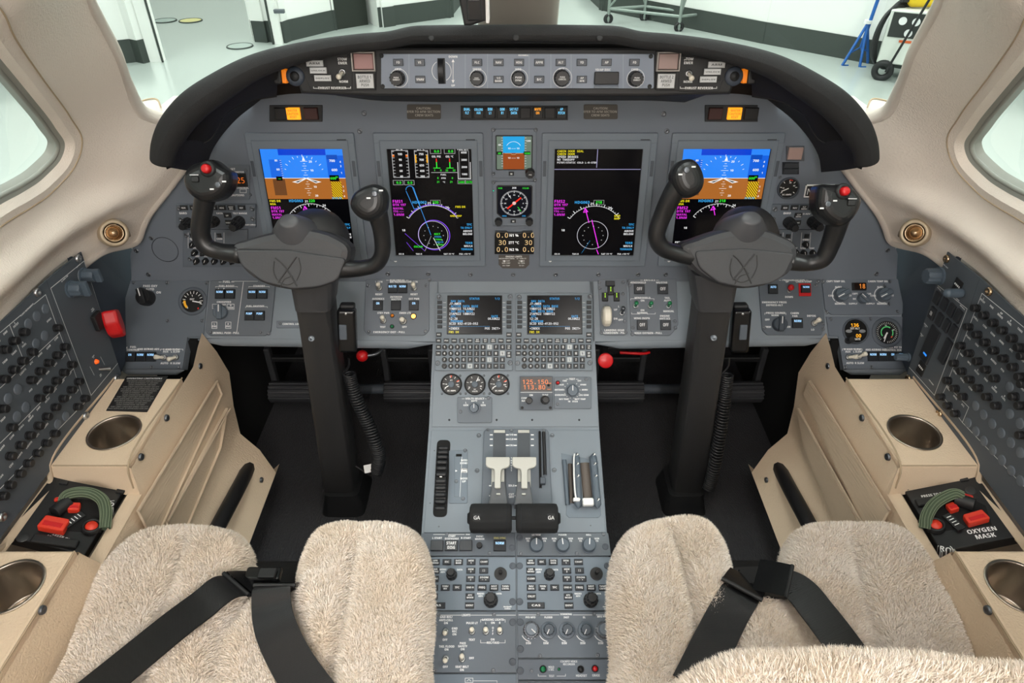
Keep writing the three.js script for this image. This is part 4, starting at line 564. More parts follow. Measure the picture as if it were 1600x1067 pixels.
{
  const u = new Unit('annunciator_strip', 'black strip of small lit blue and amber mode lights below the guidance panel', 'annunciator', PANEL, rectP(720, 165, 887, 187), { th: 0.004, print: false, mat: M.black });
  [[730, 'DUAL\nFLT', '#6fd0ff'], [748, 'COLLINS\nAUX', '#6fd0ff'], [766, 'DIM\nL1', '#6fd0ff'], [785, 'DIM\nR1', '#6fd0ff'], [803, 'SAT FLT\nDATA', '#6fd0ff'], [821, '', ''], [840, 'MUTE\nON', amberEm], [859, '', ''], [877, 'AP\nPITCH', '#6fd0ff']].forEach(([x, t, e]) => u.key(x, 176, 16, 17, t, { name: 'mode_light', bg: '#101215', fg: e || '#333', em: e, d: 0.005 }));
}
board.add; for (const [x, y] of [[569, 177], [1037, 178], [562, 205], [1042, 205], [606, 428], [669, 428], [735, 429], [802, 429], [868, 429], [935, 429], [997, 429], [1040, 429], [232, 429], [368, 300], [1369, 428], [213, 392], [236, 372], [1387, 391]]) { const q = PANEL.hit(x, y), m = mesh('screw', memo('bs', () => lathe([[0, 0.0003], [0.0016, 0.0003], [0.002, 0.0012], [0.0038, 0.0011], [0.0045, 0]], 12)), M.darkSteel, board); m.position.copy(PANEL.world(q[0], q[1], 0)); m.quaternion.copy(PANEL.q); }
{ const q = PANEL.hit(258, 390), m = mesh('round_cover', lathe([[0, 0.001], [0.0225, 0.001], [0.0235, 0.0004], [0.024, -0.001]], 40), M.panel, board); m.position.copy(PANEL.world(q[0], q[1], 0)); m.quaternion.copy(PANEL.q); mesh('cover_edge', new THREE.TorusGeometry(0.0242, 0.0006, 6, 48), M.seam, m); }
// guidance panel and glareshield units
{
  const house = new Unit('glareshield_housing', 'black housing under the padded brow that carries the guidance panel', 'housing', FGP, [[470, 93], [560, 79], [600, 73], [1012, 73], [1055, 79], [1141, 93], [1124, 143], [1012, 146], [595, 146], [487, 142]], { th: 0.06, lift: -0.0625, print: false, mat: M.black, bevel: 0.004, part: 'body' });
  const a = [[490, 142], [600, 146], [1010, 146], [1120, 143]].map(([x, y]) => FGP.world(...FGP.hit(x, y), -0.004)), b = [[530, 150], [602, 158], [1004, 157], [1070, 160]].map(([x, y]) => atF(x, y, 1.14));
  const ug = quadGrid([curve(a, 12), curve(b, 12)]), um = mesh('underside', ug, M.black, house.g); um.applyMatrix4(house.g.matrixWorld.copy(new THREE.Matrix4().compose(house.g.position, house.g.quaternion, new V3(1, 1, 1))).clone().invert());
  const u = new Unit('flight_guidance_panel', 'light grey flight guidance panel with knobs and square keys under the brow', 'guidance panel', FGP, rectP(596, 84, 1021, 138), { th: 0.004, color: '#8e98a8', round: 0.003, ppm: 3000 });
  for (const x of [639, 727, 762, 827, 861, 892.5, 974]) u.line([[x, 84], [x, 138]], 0.7, '#a4adba'); 
  const K = (x, y, t) => u.key(x, y, 15.5, 11, t, { bg: '#50555d' }); [[622.5, 97.5, 'FD'], [656, 97.5, 'VS'], [657, 124, 'VNAV'], [745.5, 97.5, 'FLC'], [779, 97.5, 'NAV'], [779, 124, '1/2\nBANK'], [811, 97.5, 'HDG'], [842.5, 97.5, 'APPR'], [842.5, 124, 'B/C'], [876, 97.5, 'ALT'], [909, 97.5, 'YD'], [909, 124, 'AP\nXFR'], [947.5, 97.5, 'AP'], [991, 97.5, 'FD']].forEach((k) => K(...k));
  [[622, 122, 11.5, 'PUSH\nDIRECT', 'CRS1'], [745.5, 122, 11, 'PUSH\nCHANGE', 'SPEED'], [810, 122, 11, 'PUSH\nSYNC', 'HDG'], [877.5, 121.5, 12.5, 'PUSH\nCANCEL', 'ALT'], [992, 122.5, 11.5, 'PUSH\nDIRECT', 'CRS2']].forEach(([x, y, r, c, t]) => { u.arc(x + 1.5, y, r + 2, 0, 7, 0.9); u.text(x, y - 14, t, 4); u.knob(x, y, r, 0.018, { fl: 14, cap: c }); });
  u.arc(690, 111, 15, -1.1, 1.1, 0.9); u.arc(690, 111, 15, PI - 1.1, PI + 1.1, 0.9); u.box('wheel_slot', 690, 111, 11.5, 40, 0.0008, M.black, 0.0003); const wl = u.put('pitch_wheel', new THREE.CylinderGeometry(0.019, 0.019, 0.008, 40).rotateZ(PI / 2), M.knob, 690, 111, -0.004);
  u.text(708, 88, 'DOWN', 3.8).line([[708, 94], [708, 128]], 0.9).line([[705.5, 97], [708, 92], [710.5, 97]], 0, '', '#fff').line([[705.5, 125], [708, 130], [710.5, 125]], 0, '', '#fff').text(708, 133.5, 'UP', 3.8).text(818, 86, 'ROCKWELL', 2.6).text(944, 108.5, 'YD/AP DISC ▼', 3.8);
  const bar = u.box('disconnect_bar', 947, 122, 38, 20, 0.008, M.knob, 0.0015); u.box('bar_ledge', 947, 136, 38, 3, 0.003, M.bezel, 0.0005);
  for (const [x, y] of [[596, 87], [598, 135], [1017, 88], [1015, 135]]) u.screw(x, y, 3.5, M.black);
  for (const s of [-1, 1]) {
    const w = s < 0 ? 'pilot' : 'copilot', poly = s < 0 ? [[469.5, 95], [551, 82], [551, 142], [486, 141]] : [[1061, 87], [1140, 96], [1122, 143], [1059, 142]];
    const t = new Unit('thrust_reverser_panel', 'black thrust reverser panel with three lit legends on the ' + w + ' side of the brow', 'switch panel', FGP, poly, { th: 0.003, color: '#1d1e20', round: 0.003 });
    const L = s < 0 ? [[492.5, 99, 'ARM'], [498, 110, 'UNLOCK'], [505, 122, 'DEPLOY']] : [[1119, 101, 'ARM'], [1112.5, 112, 'UNLOCK'], [1106, 124, 'DEPLOY']];
    for (const [x, y, n] of L) { t.box('legend_frame', x, y, 29, 11.5, 0.002, M.black, 0.0004); t.key(x, y, 26, 9.5, n, { name: 'legend_light', bg: '#c9ccce', fg: '#3c3f42', d: 0.004 }); }
    const X = s < 0 ? 535 : 1076, Y = s < 0 ? 113 : 115; t.toggle(X, Y, { r: 5, dy: -0.5, dx: s < 0 ? -0.3 : 0.2 }); t.text(X, 95, 'STOW\nEMER', 4.6).text(X + (s < 0 ? 2 : -1), 127.5, 'NORM', 4).text(s < 0 ? 519 : 1092, 137.5, 'THRUST REVERSER', 4.4); const a0 = s < 0 ? 490 : 1063, a1 = s < 0 ? 548 : 1120; t.line([[a0, 135], [a0, 138], [a0 + 9, 138]], 0.9).line([[a1 - 9, 138], [a1, 138], [a1, 135]], 0.9);
    t.screws(s < 0 ? [[475, 99], [487, 122], [544, 88]] : [[1069, 90], [1136, 101], [1124, 124]], 2.6, M.black);
    const fx = s < 0 ? 569 : 1043, f = new Unit('fire_switch_unit', 'engine fire warning switch with clear guard and bottle legend on the ' + w + ' side', 'warning light', FGP, rectP(fx - 18.5, 80, fx + 18.5, 141), { th: 0.002, print: false, mat: M.black });
    f.key(fx, 96, 30, 24, '', { name: 'fire_light', bg: s < 0 ? '#a07a78' : '#9c8580', d: 0.006 }); const [gw, gh] = f.size(36, 30), gm = f.put('guard', extrude([[-gw / 2, -gh / 2], [gw / 2, -gh / 2], [gw / 2, gh / 2], [-gw / 2, gh / 2]], 0.01, 0.0008, [[[-gw / 2 + 0.0018, -gh / 2 + 0.0018], [gw / 2 - 0.0018, -gh / 2 + 0.0018], [gw / 2 - 0.0018, gh / 2 - 0.0018], [-gw / 2 + 0.0018, gh / 2 - 0.0018]]]).translate(0, 0, 0.01), mat(0xb9b4b0, 0.25, 0.2), fx, 96);
    f.box('legend_frame', fx + (s < 0 ? 2 : -3), 126.5, 31, 26, 0.003, M.black, 0.0006); f.key(fx + (s < 0 ? 2 : -3), 126.5, 27, 22.5, 'BOTTLE ' + (s < 0 ? 1 : 2) + '\nARMED\nPUSH', { name: 'legend_light', bg: '#c6c9cb', fg: '#505457', d: 0.005 });
    // swivel map lamp under the brow end
    const lp = thing('map_lamp', 'small swivelling map lamp with painted amber side glow under the ' + w + ' end of the brow', 'lamp', (() => { const p = atF(462, 119, 1.045); return s < 0 ? p : new V3(-p.x, p.y, p.z); })(), FGP.q);
    mesh('bezel_ring', lathe([[0.007, 0.006], [0.0125, 0.005], [0.014, 0.001], [0.014, -0.012]], 28), mat(0x39424f, 0.5), lp); mesh('lens', lathe([[0, 0.009], [0.005, 0.008], [0.007, 0.005]], 20), M.black, lp);
    const am = mesh('amber_glow', box(0.008, 0.02, 0.012, 0.002), mat(0xc46a10, 0.4, 0, { emissive: 0xff8a10, emissiveIntensity: 0.35 }), lp, s * 0.017, 0.0, -0.004); am.rotation.z = s * 0.1; mesh('arm', box(0.012, 0.026, 0.012, 0.003), M.black, lp, s * 0.026, 0.002, 0);  // orange glow at the lamp side, put in as a faintly emissive block
  }
}

// ---------- control panels beside the displays ----------
const litB = '#6cc0ff';
function clockUnit() {
  const u = new Unit('timer_unit', 'small timer with orange digits beside the pilot flight display', 'timer', PANEL, rectP(316, 257, 391, 312), { th: 0.0015, color: '#666e79', round: 0.004 });
  const e = canvasOf(128, 96), c = e.getContext('2d'); c.fillStyle = '#000'; c.fillRect(0, 0, 128, 96); wr(c, ':25', 66, 50, 70, '#ff7a1a', 'center', 'monospace', 'normal');
  u.box('display_frame', 374, 281, 24, 21, 0.003, M.black); const a = u.l(362.5, 272), b = u.l(385.5, 289); mesh('display', new THREE.PlaneGeometry(b[0] - a[0], a[1] - b[1]), mat(0x050505, 0.3, 0, { emissive: 0xffffff, emissiveMap: texOf(e), emissiveIntensity: SCR }), u.g, (a[0] + b[0]) / 2, (a[1] + b[1]) / 2, 0.0047);
  u.text(364, 264, 'SET', 3.4).text(372, 269, 'MONITOR', 3).text(379, 293.5, 'CONTROL', 3.2).text(371, 305, 'CAUTIONS', 3.4).rect(375, 295.5, 385, 301, 0.7); u.screws([[384, 266], [391, 304]], 2.6);
}
clockUnit();
for (const s of [-1, 1]) {
  const w = s < 0 ? 'pilot' : 'copilot';
  const d = new Unit('display_control_panel', 'grey display control panel with black keys and two knobs on the ' + w + ' side', 'control panel', PANEL, s < 0 ? rectP(277, 318, 401, 354) : rectP(1203, 318, 1296, 354), { th: 0.006, color: '#656d78' });
  const e = s < 0 ? [[288, 324, 'RDR'], [303, 324, 'TFC'], [319, 324, 'LWR'], [334, 324, 'GCS'], [347.5, 324, 'HDG'], [362, 324, 'NAV/\nBRG'], [378, 324, 'REF'], [356, 336, 'UP'], [358.5, 347, 'RADAR']] : [[1226, 324, 'RDR'], [1241, 324, 'NAV'], [1255.5, 324, 'FLT\nMENU'], [1269, 324, 'REF'], [1247, 336, 'CCP\nMENU'], [1245, 347.5, 'WPT']];
  for (const [x, y, t] of e) d.key(x, y, 11, 7, t); 
  for (const [x, y, r, h] of s < 0 ? [[294, 347, 8, 0.016], [336, 345, 8, 0.014], [374, 346, 9.5, 0.02]] : [[1232, 347, 9, 0.02], [1270, 346, 9.5, 0.02]]) d.knob(x, y, r, h, { fl: 10, top: 0.7, cap: undefined });
  if (s < 0) d.text(286, 333, 'BARO', 3.4).text(343, 333, 'DATA', 3).text(375, 333, 'TILT RANGE', 3).text(388, 351, 'Rockwell Collins', 2.2); else d.text(1230, 333, 'BARO', 3.4).text(1256, 334, 'MENU ADV', 3);
  d.screws(s < 0 ? [[394, 326], [395, 342], [280, 326], [283, 343]] : [[1211, 327], [1208, 343]], 4.2);
  const a = new Unit('audio_panel', 'grey audio panel with rows of small black knobs on the ' + w + ' side', 'audio panel', PANEL, s < 0 ? rectP(287, 358, 388, 416) : rectP(1198, 358, 1288, 406), { th: 0.004, color: '#666e79' });
  if (s < 0) { for (const [x, y] of [[301, 367.5], [322, 367.5], [343, 367.5]]) { a.key(x, y, 6.5, 5.5, '', {}); a.line([[x - 7, 363], [x - 7, 388]], 0.6).line([[x + 7, 363], [x + 7, 388]], 0.6).text(x, 373, 'COM', 3); } for (const [x, y] of [[302, 381], [322, 381], [305, 394], [319, 394], [334, 394], [308, 407], [322, 407], [336, 407], [350, 407], [364, 407]]) { a.knob(x, y, 4.7, 0.008, { bar: -0.5 - (x % 7) * 0.08 }); a.text(x, y - 6.8, ['NAV', 'VOX', 'ADF', 'DME', 'MKR'][(x + y) % 5 | 0], 2.6); } a.screws([[291, 368], [297, 405], [383, 408]], 3.6); }
  else { for (const x of [1217, 1231, 1260]) { a.key(x, 368.5, 6.5, 5.5, '', {}); a.line([[x - 7, 363], [x - 9, 388]], 0.6).line([[x + 7, 363], [x + 5, 388]], 0.6).text(x, 374.5, 'COM', 3); } for (const [x, y] of [[1229, 381], [1258, 381], [1243, 394], [1255, 394.5], [1269, 394.5], [1215, 394]]) { a.knob(x, y, 4.7, 0.008, { bar: 0.3 }); a.text(x, y - 6.8, ['NAV', 'VOX', 'ADF', 'DME', 'SPKR'][(x + y) % 5 | 0], 2.6); } a.screws([[1205, 367], [1281, 399]], 3.6); }
}
{
  let u = new Unit('guarded_light', 'square pale pink light with chrome frame above the small dial', 'warning light', PANEL, rectP(1228, 228, 1256, 251), { th: 0.003, print: false, mat: M.darkSteel }); u.key(1242, 239.5, 22, 18, '', { name: 'lens', bg: '#a98f88', d: 0.004 });
  u = new Unit('blank_switch', 'dark grey blank double switch above the small dial', 'switch', PANEL, rectP(1222, 253, 1248, 272), { th: 0.002, print: false, mat: M.seam }); u.key(1235.5, 258, 22, 8, '', { bg: '#2c3036', d: 0.004 }); u.key(1234.5, 267, 22, 8, '', { bg: '#2c3036', d: 0.004 });
  u = new Unit('pressure_dial', 'small black hydraulic pressure dial with red mark above the copilot control panel', 'dial', PANEL, circlePts(0, 0, 17, 24).map(([x, y]) => [1232 + x, 294 + y]), { th: 0.0015, print: false, mat: M.panelDark });
  u.gauge(1232, 294, 15.5, (c) => { c.rotate(0.0); dial(c, 84, 110, -PI * 1.2, PI * 0.2, 6, 8); c.strokeStyle = '#e8402a'; c.lineWidth = 12; c.beginPath(); c.arc(0, 0, 104, -1.6, -1.2); c.stroke(); wr(c, '30', 10, -70, 26); wr(c, '40', 66, -30, 26); wr(c, '10', -66, 0, 26); wr(c, 'DC AMPS', -6, 84, 28); }, { needles: [[2.0, 0.75, 0.09]] }); u.screw(1219, 277, 2.4);
  u = new Unit('registration_placard', 'black registration placard with white border and characters N5', 'placard', PANEL, [[1259, 288], [1306, 288], [1303, 309], [1255, 309]], { th: 0.002, color: '#17181b', bevel: 0.0003 }); u.line([[1260.5, 289.5], [1304, 289.5], [1301.5, 307.5], [1256.5, 307.5], [1260.5, 289.5]], 2.4, '#f2f2f2').text(1269, 299.5, 'N5', 10.5, { f: 'normal' });
}
// ---------- lower shelf panels ----------
const lk = (u, x, y, t, w = 14.5, h = 14.5, em = litB) => u.key(x, y, w, h, t, { bg: '#1d2127', fg: em ? '#cfeaff' : '#eee', em, d: 0.005, name: 'lit_key' });
{
  let u = new Unit('oxygen_control_unit', 'grey lower panel with black rotary knob and oxygen dial beside the breaker panel', 'switch panel', LOW, [[205, 439], [327, 439], [319, 522], [317.5, 526], [294, 527], [286, 577], [196, 577], [183, 570], [187, 500]], { th: 0.003, color: '#626a74' });
  u.knob(231, 466, 12.5, 0.02, { bar: 0.35 }); u.text(234.5, 449, 'PASS OXY\nAUTO', 4).text(217.5, 456, 'OFF', 4).text(248, 456.5, 'ON', 4);
  u.gauge(301, 470.5, 18, (c) => { dial(c, 82, 112, -PI * 1.05, PI * 0.1, 10, 6); c.strokeStyle = '#f5b324'; c.lineWidth = 26; c.beginPath(); c.arc(0, 0, 90, PI * 0.72, PI * 1.02); c.stroke(); wr(c, '1', -8, -60, 30); wr(c, 'OXY', -8, -22, 26); wr(c, '2', 76, 8, 26); wr(c, '0', -52, 74, 24); c.fillStyle = '#e02818'; c.fillRect(58, 70, 12, 20); }, { needles: [[-1.75, 0.8, 0.1]], ring: 1.2 });
  [[189.5, 'ADJUST'], [205, 'ON'], [221, 'NORM'], [237, 'NORM']].forEach(([x, t]) => lk(u, x, 557.5, t)); u.text(190, 545.5, 'PIT TRIM\nBIAS', 3.4).text(208, 544.5, 'FUEL\nCONTROL', 3.4).text(223.5, 545.5, 'AND BST', 3.4).text(240, 545.5, 'AND ADS', 3.4).line([[251, 548], [251, 545.5], [286, 545.5], [286, 548]], 0.7).text(268, 546, 'L AND SLEW', 3.6).text(259, 549.5, 'AUX', 3.4).text(274, 549.5, 'L SLEW', 3.4).text(257, 567.5, 'AUTO', 3.6).text(274, 567.5, 'R SLEW', 3.6);
  u.toggle(255.5, 558.5, { r: 4.4, dx: -0.75 }); u.toggle(274.5, 558, { r: 4.4, dx: -0.55, dy: -0.4 }); u.screws([[209, 441.5], [261, 441.5], [323, 442], [190, 501], [262, 501], [316, 501], [237, 573.5], [280, 573.5]], 3);
  u = new Unit('fuel_panel', 'grey fuel panel with grey rotary handle and lit blue keys by the pilot column', 'switch panel', LOW, [[330, 439], [432, 439], [424, 519], [415, 525], [329, 525], [322, 518]], { th: 0.0045, color: '#656c75', round: 0.003 });
  [[344.5, 459.6], [360.5, 459.6], [395, 459.6], [411, 459.6]].forEach(([x, y]) => lk(u, x, y, 'NORM')); [[390.5, 493.4], [406.7, 493.4]].forEach(([x, y]) => lk(u, x, y, 'PUMP'));
  u.knob(345.5, 488, 11, 0.009, { m: M.knobGrey, bar: 0.05 }); u.text(354, 439.8, '— FUEL —', 4).line([[362, 439], [403, 439]], 0.7).line([[380.5, 440], [370, 519]], 0.8); u.text(354, 446.5, 'FUEL BOOST', 3.3).text(346, 451, 'L      R', 3).text(405, 446.5, 'STANDBY', 3.3).text(350, 471.5, 'CROSSFEED', 3.3).text(350, 476, 'OFF', 3).rect(355, 475, 366, 483, 0.7).text(360.5, 479, 'R\nTANK', 2.8).rect(332, 475, 339, 482, 0.6).rect(331, 503, 339, 513, 0.7).rect(352.5, 503, 361, 513, 0.7).text(335, 508, 'L\nENG', 2.8).text(356.5, 508, 'R\nENG', 2.8).text(352, 520.5, '▲ FIREWALL PUSH - PULL ▲', 3.2).text(399, 478.5, 'FUEL SHUTOFF', 3.2).line([[337, 449], [337, 447.5], [371, 447.5], [371, 449]], 0.6).line([[389, 449], [389, 447.5], [421, 447.5], [421, 449]], 0.6).line([[384, 481], [384, 479], [418, 479], [418, 481]], 0.6);
  u.screws([[330, 519], [408, 519.5], [420, 521]], 3);
  u = new Unit('control_lock_label', 'small grey control lock label plate beside the pilot column', 'label plate', LOW, rectP(432, 501, 482, 512.5), { th: 0.0015, color: '#707882', round: 0.003 }); u.text(455, 506.5, '↑ CONTROL LOCK', 3.2); u.screw(438, 505, 2.6);
  u = new Unit('power_switch_unit', 'grey electrical panel with white toggles, lit keys and an amber lamp', 'switch panel', LOW, [[572, 437], [671, 437], [671, 516], [664, 524], [576, 524], [569, 516]], { th: 0.004, color: '#6d757e', round: 0.004 });
  lk(u, 614, 451, 'BUS TIE'); lk(u, 629.5, 451, 'NORM'); lk(u, 591, 477.5, 'ON', 15, 15); lk(u, 619, 477.5, '', 15, 15, ''); lk(u, 647, 477.5, 'ON', 15, 15);
  u.toggle(592.5, 450, { r: 4.3, dy: 0.35 }); u.toggle(647, 450, { r: 4.3, dy: 0.35 }); u.toggle(599, 501, { r: 4.3, dy: 0.35 }); u.toggle(630, 502, { r: 5, dy: 0.1 });
  u.lamp(613, 493, 2.8, M.amber); u.lamp(646, 494, 4, mat(0xffc880, 0.3, 0, { emissive: 0xffb050, emissiveIntensity: 2 })); u.lamp(612.5, 510, 2.8, M.green);
  u.text(621, 437.6, '— ELECTRICAL —', 3.4).text(592, 440.5, 'L GEN', 3.2).text(614, 440.5, 'BATT', 3.2).text(630, 440.5, 'GENERATOR', 3.2).text(647, 440.5, 'R GEN', 3.2).text(592, 460, 'RESET', 3.2).text(647, 460, 'RESET', 3.2).text(591, 467, 'AVIONICS', 3.2).text(619, 466, 'INTERIOR\nMASTER', 3.2).text(647, 467, 'EXT PWR', 3.2).text(599, 489, 'STBY PWR', 3.2).text(633, 489, 'EMER LTS', 3.2).text(598, 511, 'TEST', 3.2).text(632, 511, 'OFF', 3.2).text(608, 519, '▲ EMERGENCY EXIT - PULL ▲', 3.4); u.screws([[577, 518], [665, 518], [575, 446], [666, 446], [671, 437.5]], 3);
  u = new Unit('landing_gear_panel', 'grey landing gear panel with ivory wheel handle and three green lights', 'switch panel', LOW, [[934, 437], [979, 437], [980, 512], [977, 524], [944, 524], [938, 517]], { th: 0.004, color: '#6d757e', round: 0.003 });
  u.key(953, 443.6, 14, 8, '', { bg: '#22252a', d: 0.006 }); for (const [x, y] of [[953.7, 455], [945, 464.5], [963, 464.5]]) u.key(x, y, 9, 13, 'I', { name: 'gear_light', bg: '#0d0f0d', fg: '#b9f21c', em: '#a8f020', d: 0.006 });
  const hx = u.put('gear_handle', new THREE.CylinderGeometry(0.019, 0.019, 0.016, 36).rotateZ(PI / 2), M.ivory, 948, 494, 0.02); hx.geometry = toCreasedNormals(lathe([[0, 0.008], [0.015, 0.008], [0.019, 0.005], [0.0195, 0], [0.019, -0.005], [0.015, -0.008], [0, -0.008]], 36), 0.5).rotateY(PI / 2); mesh('handle_stem', box(0.006, 0.006, 0.03, 0.001), M.steel, hx, 0, 0, -0.012);
  u.toggle(972, 489, { r: 4, m: M.darkSteel, dy: 0.4, len: 4 }); u.text(962, 484, 'UP', 3.4).text(962, 498, 'DN', 3.4).text(970, 500, 'OFF', 3.2).text(960, 518, '↑ LANDING GEAR ↑\nBLOWDOWN - PULL', 3.4).text(967, 479, 'L', 3.2); u.screws([[937, 441], [973, 441], [973, 459], [976, 502], [978, 519], [940, 520], [937, 450]], 2.8);
  u = new Unit('anti_ice_panel', 'grey anti ice panel with three green toggles and four dark keys', 'switch panel', LOW, [[982, 437], [1056, 437], [1059, 507], [1051, 519], [1046, 524.5], [993, 524.5], [985, 517]], { th: 0.004, color: '#6d757e', round: 0.002 });
  for (const [x, y] of [[998.5, 452], [1035, 452], [1003, 508], [1039.5, 508]]) u.key(x, y, 16, 15, 'OFF', { bg: '#33363c', d: 0.005 }); for (const x of [993, 1016, 1044.6]) u.toggle(x, 478, { r: 3.8, m: M.green, dy: 0.3 });
  u.text(1015, 437.6, '— ANTI-ICE —', 3.4).text(997, 441.5, 'WINDSHIELD', 3.2).text(1034, 441.5, 'WG/STAB', 3.2).text(1004, 467.5, 'WINDSHIELD\nON', 3.2).text(1004, 487, 'ON\nNORMAL', 3.2).text(1043, 467.5, 'TAIL\nAUTO', 3.2).text(1045, 486.5, 'MANUAL', 3.2).text(1003, 497.5, 'WING INSPN', 3.2).text(1039, 496, 'ENGINE\nANTI ICE', 3.2).text(1013, 520.5, '↑ HIGH OXYGEN - PULL ↑', 3.4).line([[985.5, 469], [985.5, 466.5], [995, 466.5]], 0.6).line([[1014, 466.5], [1022, 466.5], [1022, 469]], 0.6).line([[987, 488], [987, 490.5], [1000, 490.5]], 0.6).line([[1011, 490.5], [1024, 490.5], [1024, 488]], 0.6); u.screws([[982, 440], [984, 445], [989, 512], [1054, 502], [1055, 512], [988, 522]], 3);
  u = new Unit('bleed_air_panel', 'grey panel with red guarded toggle, red framed key and dark rotary knob', 'switch panel', LOW, [[1184, 437], [1282, 437], [1288, 508], [1282, 524], [1198, 524], [1190, 516]], { th: 0.004, color: '#5e666f', round: 0.003 });
  lk(u, 1207, 452, 'AUTO'); u.box('red_frame', 1257, 453, 19, 20, 0.003, M.red); lk(u, 1257, 452, 'NORM', 14, 12).position.z += 0.003; u.knob(1217, 507, 11, 0.012, { m: mat(0x39424c, 0.5), bar: -0.1 }); lk(u, 1245, 505, 'NORM', 16, 15); u.toggle(1272, 505, { r: 4.4, dx: 0.35, dy: 0.4 });
  const tg = u.toggle(1233, 454, { r: 3, m: M.black, dy: 0.3 }); u.put('red_ball', new THREE.SphereGeometry(0.0058, 18, 14), M.red, 1236, 449, 0.014);
  u.text(1240, 437.6, '— PRESSURIZATION —', 3.4).text(1256, 440, 'CABIN DUMP', 3.2).text(1230, 440, 'UP', 3).text(1233, 464, 'DOWN', 3.2).text(1210, 474.5, 'EMERGENCY PRESS\nDEPRESS-ALT', 3.4).text(1212, 489, 'PRESS SOURCE', 3.4).text(1211, 492.5, 'NORM', 3).text(1199, 499.5, 'OFF', 3.2).text(1227, 499.5, 'R', 3.2).text(1200, 511, 'FRSH', 3.2).text(1230, 511, 'EMER', 3.2).text(1242, 491.5, 'CABIN\nFAN', 3.4).text(1268, 493.5, 'DEFOG', 3.4).text(1270, 515, 'LO', 3.4).line([[1195, 492], [1195, 489], [1201, 489]], 0.6).line([[1221, 489], [1228, 489], [1228, 492]], 0.6); u.screws([[1275, 446], [1194, 512], [1286, 514], [1286, 505], [1278, 440]], 3);
  u = new Unit('temperature_panel', 'grey temperature panel with orange number eighteen and two grey rotary knobs', 'switch panel', LOW, [[1283, 436], [1401, 436], [1412, 488], [1406, 492], [1298, 492], [1288, 484]], { th: 0.004, color: '#656d78', round: 0.002 });
  for (const x of [1313, 1379]) { u.arc(x, 461, 12.5, PI * 0.75, PI * 1.5, 1).arc(x, 461, 12.5, PI * 0.4, PI * 0.7, 1); u.knob(x, 461, 10.5, 0.012, { m: M.knobGrey, bar: 2.05 }); u.text(x - 3, 448.5, 'AUTO', 3.2).text(x - 14, 462, 'COLD', 3).text(x + 14, 462, 'HOT', 3).text(x, 474.5, 'MANUAL', 3.2); } u.knob(1347, 466.5, 8, 0.011, { m: M.knobGrey, bar: 0.8 });
  u.text(1306, 439.5, 'CKPT TEMP SEL', 3.2).text(1372, 439.5, 'CABIN TEMP SEL', 3.2).text(1336, 459, 'CKPT', 2.8).text(1358, 459, 'CAB', 2.8).text(1333, 474.5, 'SUPPLY', 3).text(1360, 474.5, 'SUPPLY', 3).text(1335, 467, 'RH', 2.8);
  const e = canvasOf(128, 64), c = e.getContext('2d'); c.fillStyle = '#100400'; c.fillRect(0, 0, 128, 64); wr(c, '18', 82, 34, 60, '#ff9a40', 'center', 'monospace'); u.box('display_frame', 1341.5, 448, 22, 12, 0.003, M.black); const aa = u.l(1332, 443), bb = u.l(1351, 453); mesh('display', new THREE.PlaneGeometry(bb[0] - aa[0], aa[1] - bb[1]), mat(0x050505, 0.3, 0, { emissive: 0xffffff, emissiveMap: texOf(e), emissiveIntensity: SCR }), u.g, (aa[0] + bb[0]) / 2, (aa[1] + bb[1]) / 2, 0.0075); u.screws([[1286, 440], [1390, 440], [1292, 488], [1402, 487], [1382, 446], [1389, 475]], 3);
  u = new Unit('cabin_pressure_panel', 'grey panel with round amber digit display and green arc dial beside the copilot breaker panel', 'switch panel', LOW, [[1290, 495], [1416, 495], [1424, 572], [1409, 577], [1317, 577], [1309, 526], [1294, 525]], { th: 0.003, color: '#656d78' });
  u.gauge(1337, 517, 18.5, (c, e2) => { c.fillStyle = '#050506'; c.fillRect(-128, -128, 256, 256); for (const k of [c, e2]) { wr(k, '136', -6, -62, 50, '#ffb020', 'center', 'monospace'); wr(k, '00', 28, 52, 50, '#ffb020', 'center', 'monospace'); } wr(c, 'SET ALT', -6, -26, 28); wr(c, 'RATE', 14, 88, 28); c.fillStyle = '#8a8d90'; for (const x of [-72, 72]) { c.beginPath(); c.ellipse(x, 2, 34, 18, 0, 0, 7); c.fill(); } }, {});
  u.gauge(1386, 519.5, 18.5, (c) => { dial(c, 92, 112, -PI * 1.25, PI * 0.5, 30, 4); c.strokeStyle = '#69e08a'; c.lineWidth = 12; c.beginPath(); c.arc(0, 0, 62, -PI * 1.2, -PI * 0.3); c.stroke(); c.beginPath(); c.arc(0, 0, 62, -PI * 0.15, PI * 0.18); c.stroke(); c.strokeStyle = '#f0603a'; c.beginPath(); c.arc(0, 0, 66, PI * 0.2, PI * 0.3); c.stroke(); wr(c, '10', -10, -78, 20); wr(c, '20', 70, -30, 20); }, { needles: [[2.6, 0.6, 0.12], [2.75, 0.85, 0.06]], ring: 1.25 });
  u.knob(1325, 532, 5.5, 0.016, { fl: 8 }); u.toggle(1326, 558, { r: 4.4, dx: 0.75 }); u.toggle(1342, 557.5, { r: 4.4, dx: 0.5, dy: -0.4 * -1 }); [[1362.5, 'NORM'], [1378, 'NORM'], [1393, 'ON'], [1408, 'ADJUST']].forEach(([x, t]) => lk(u, x, 557, t));
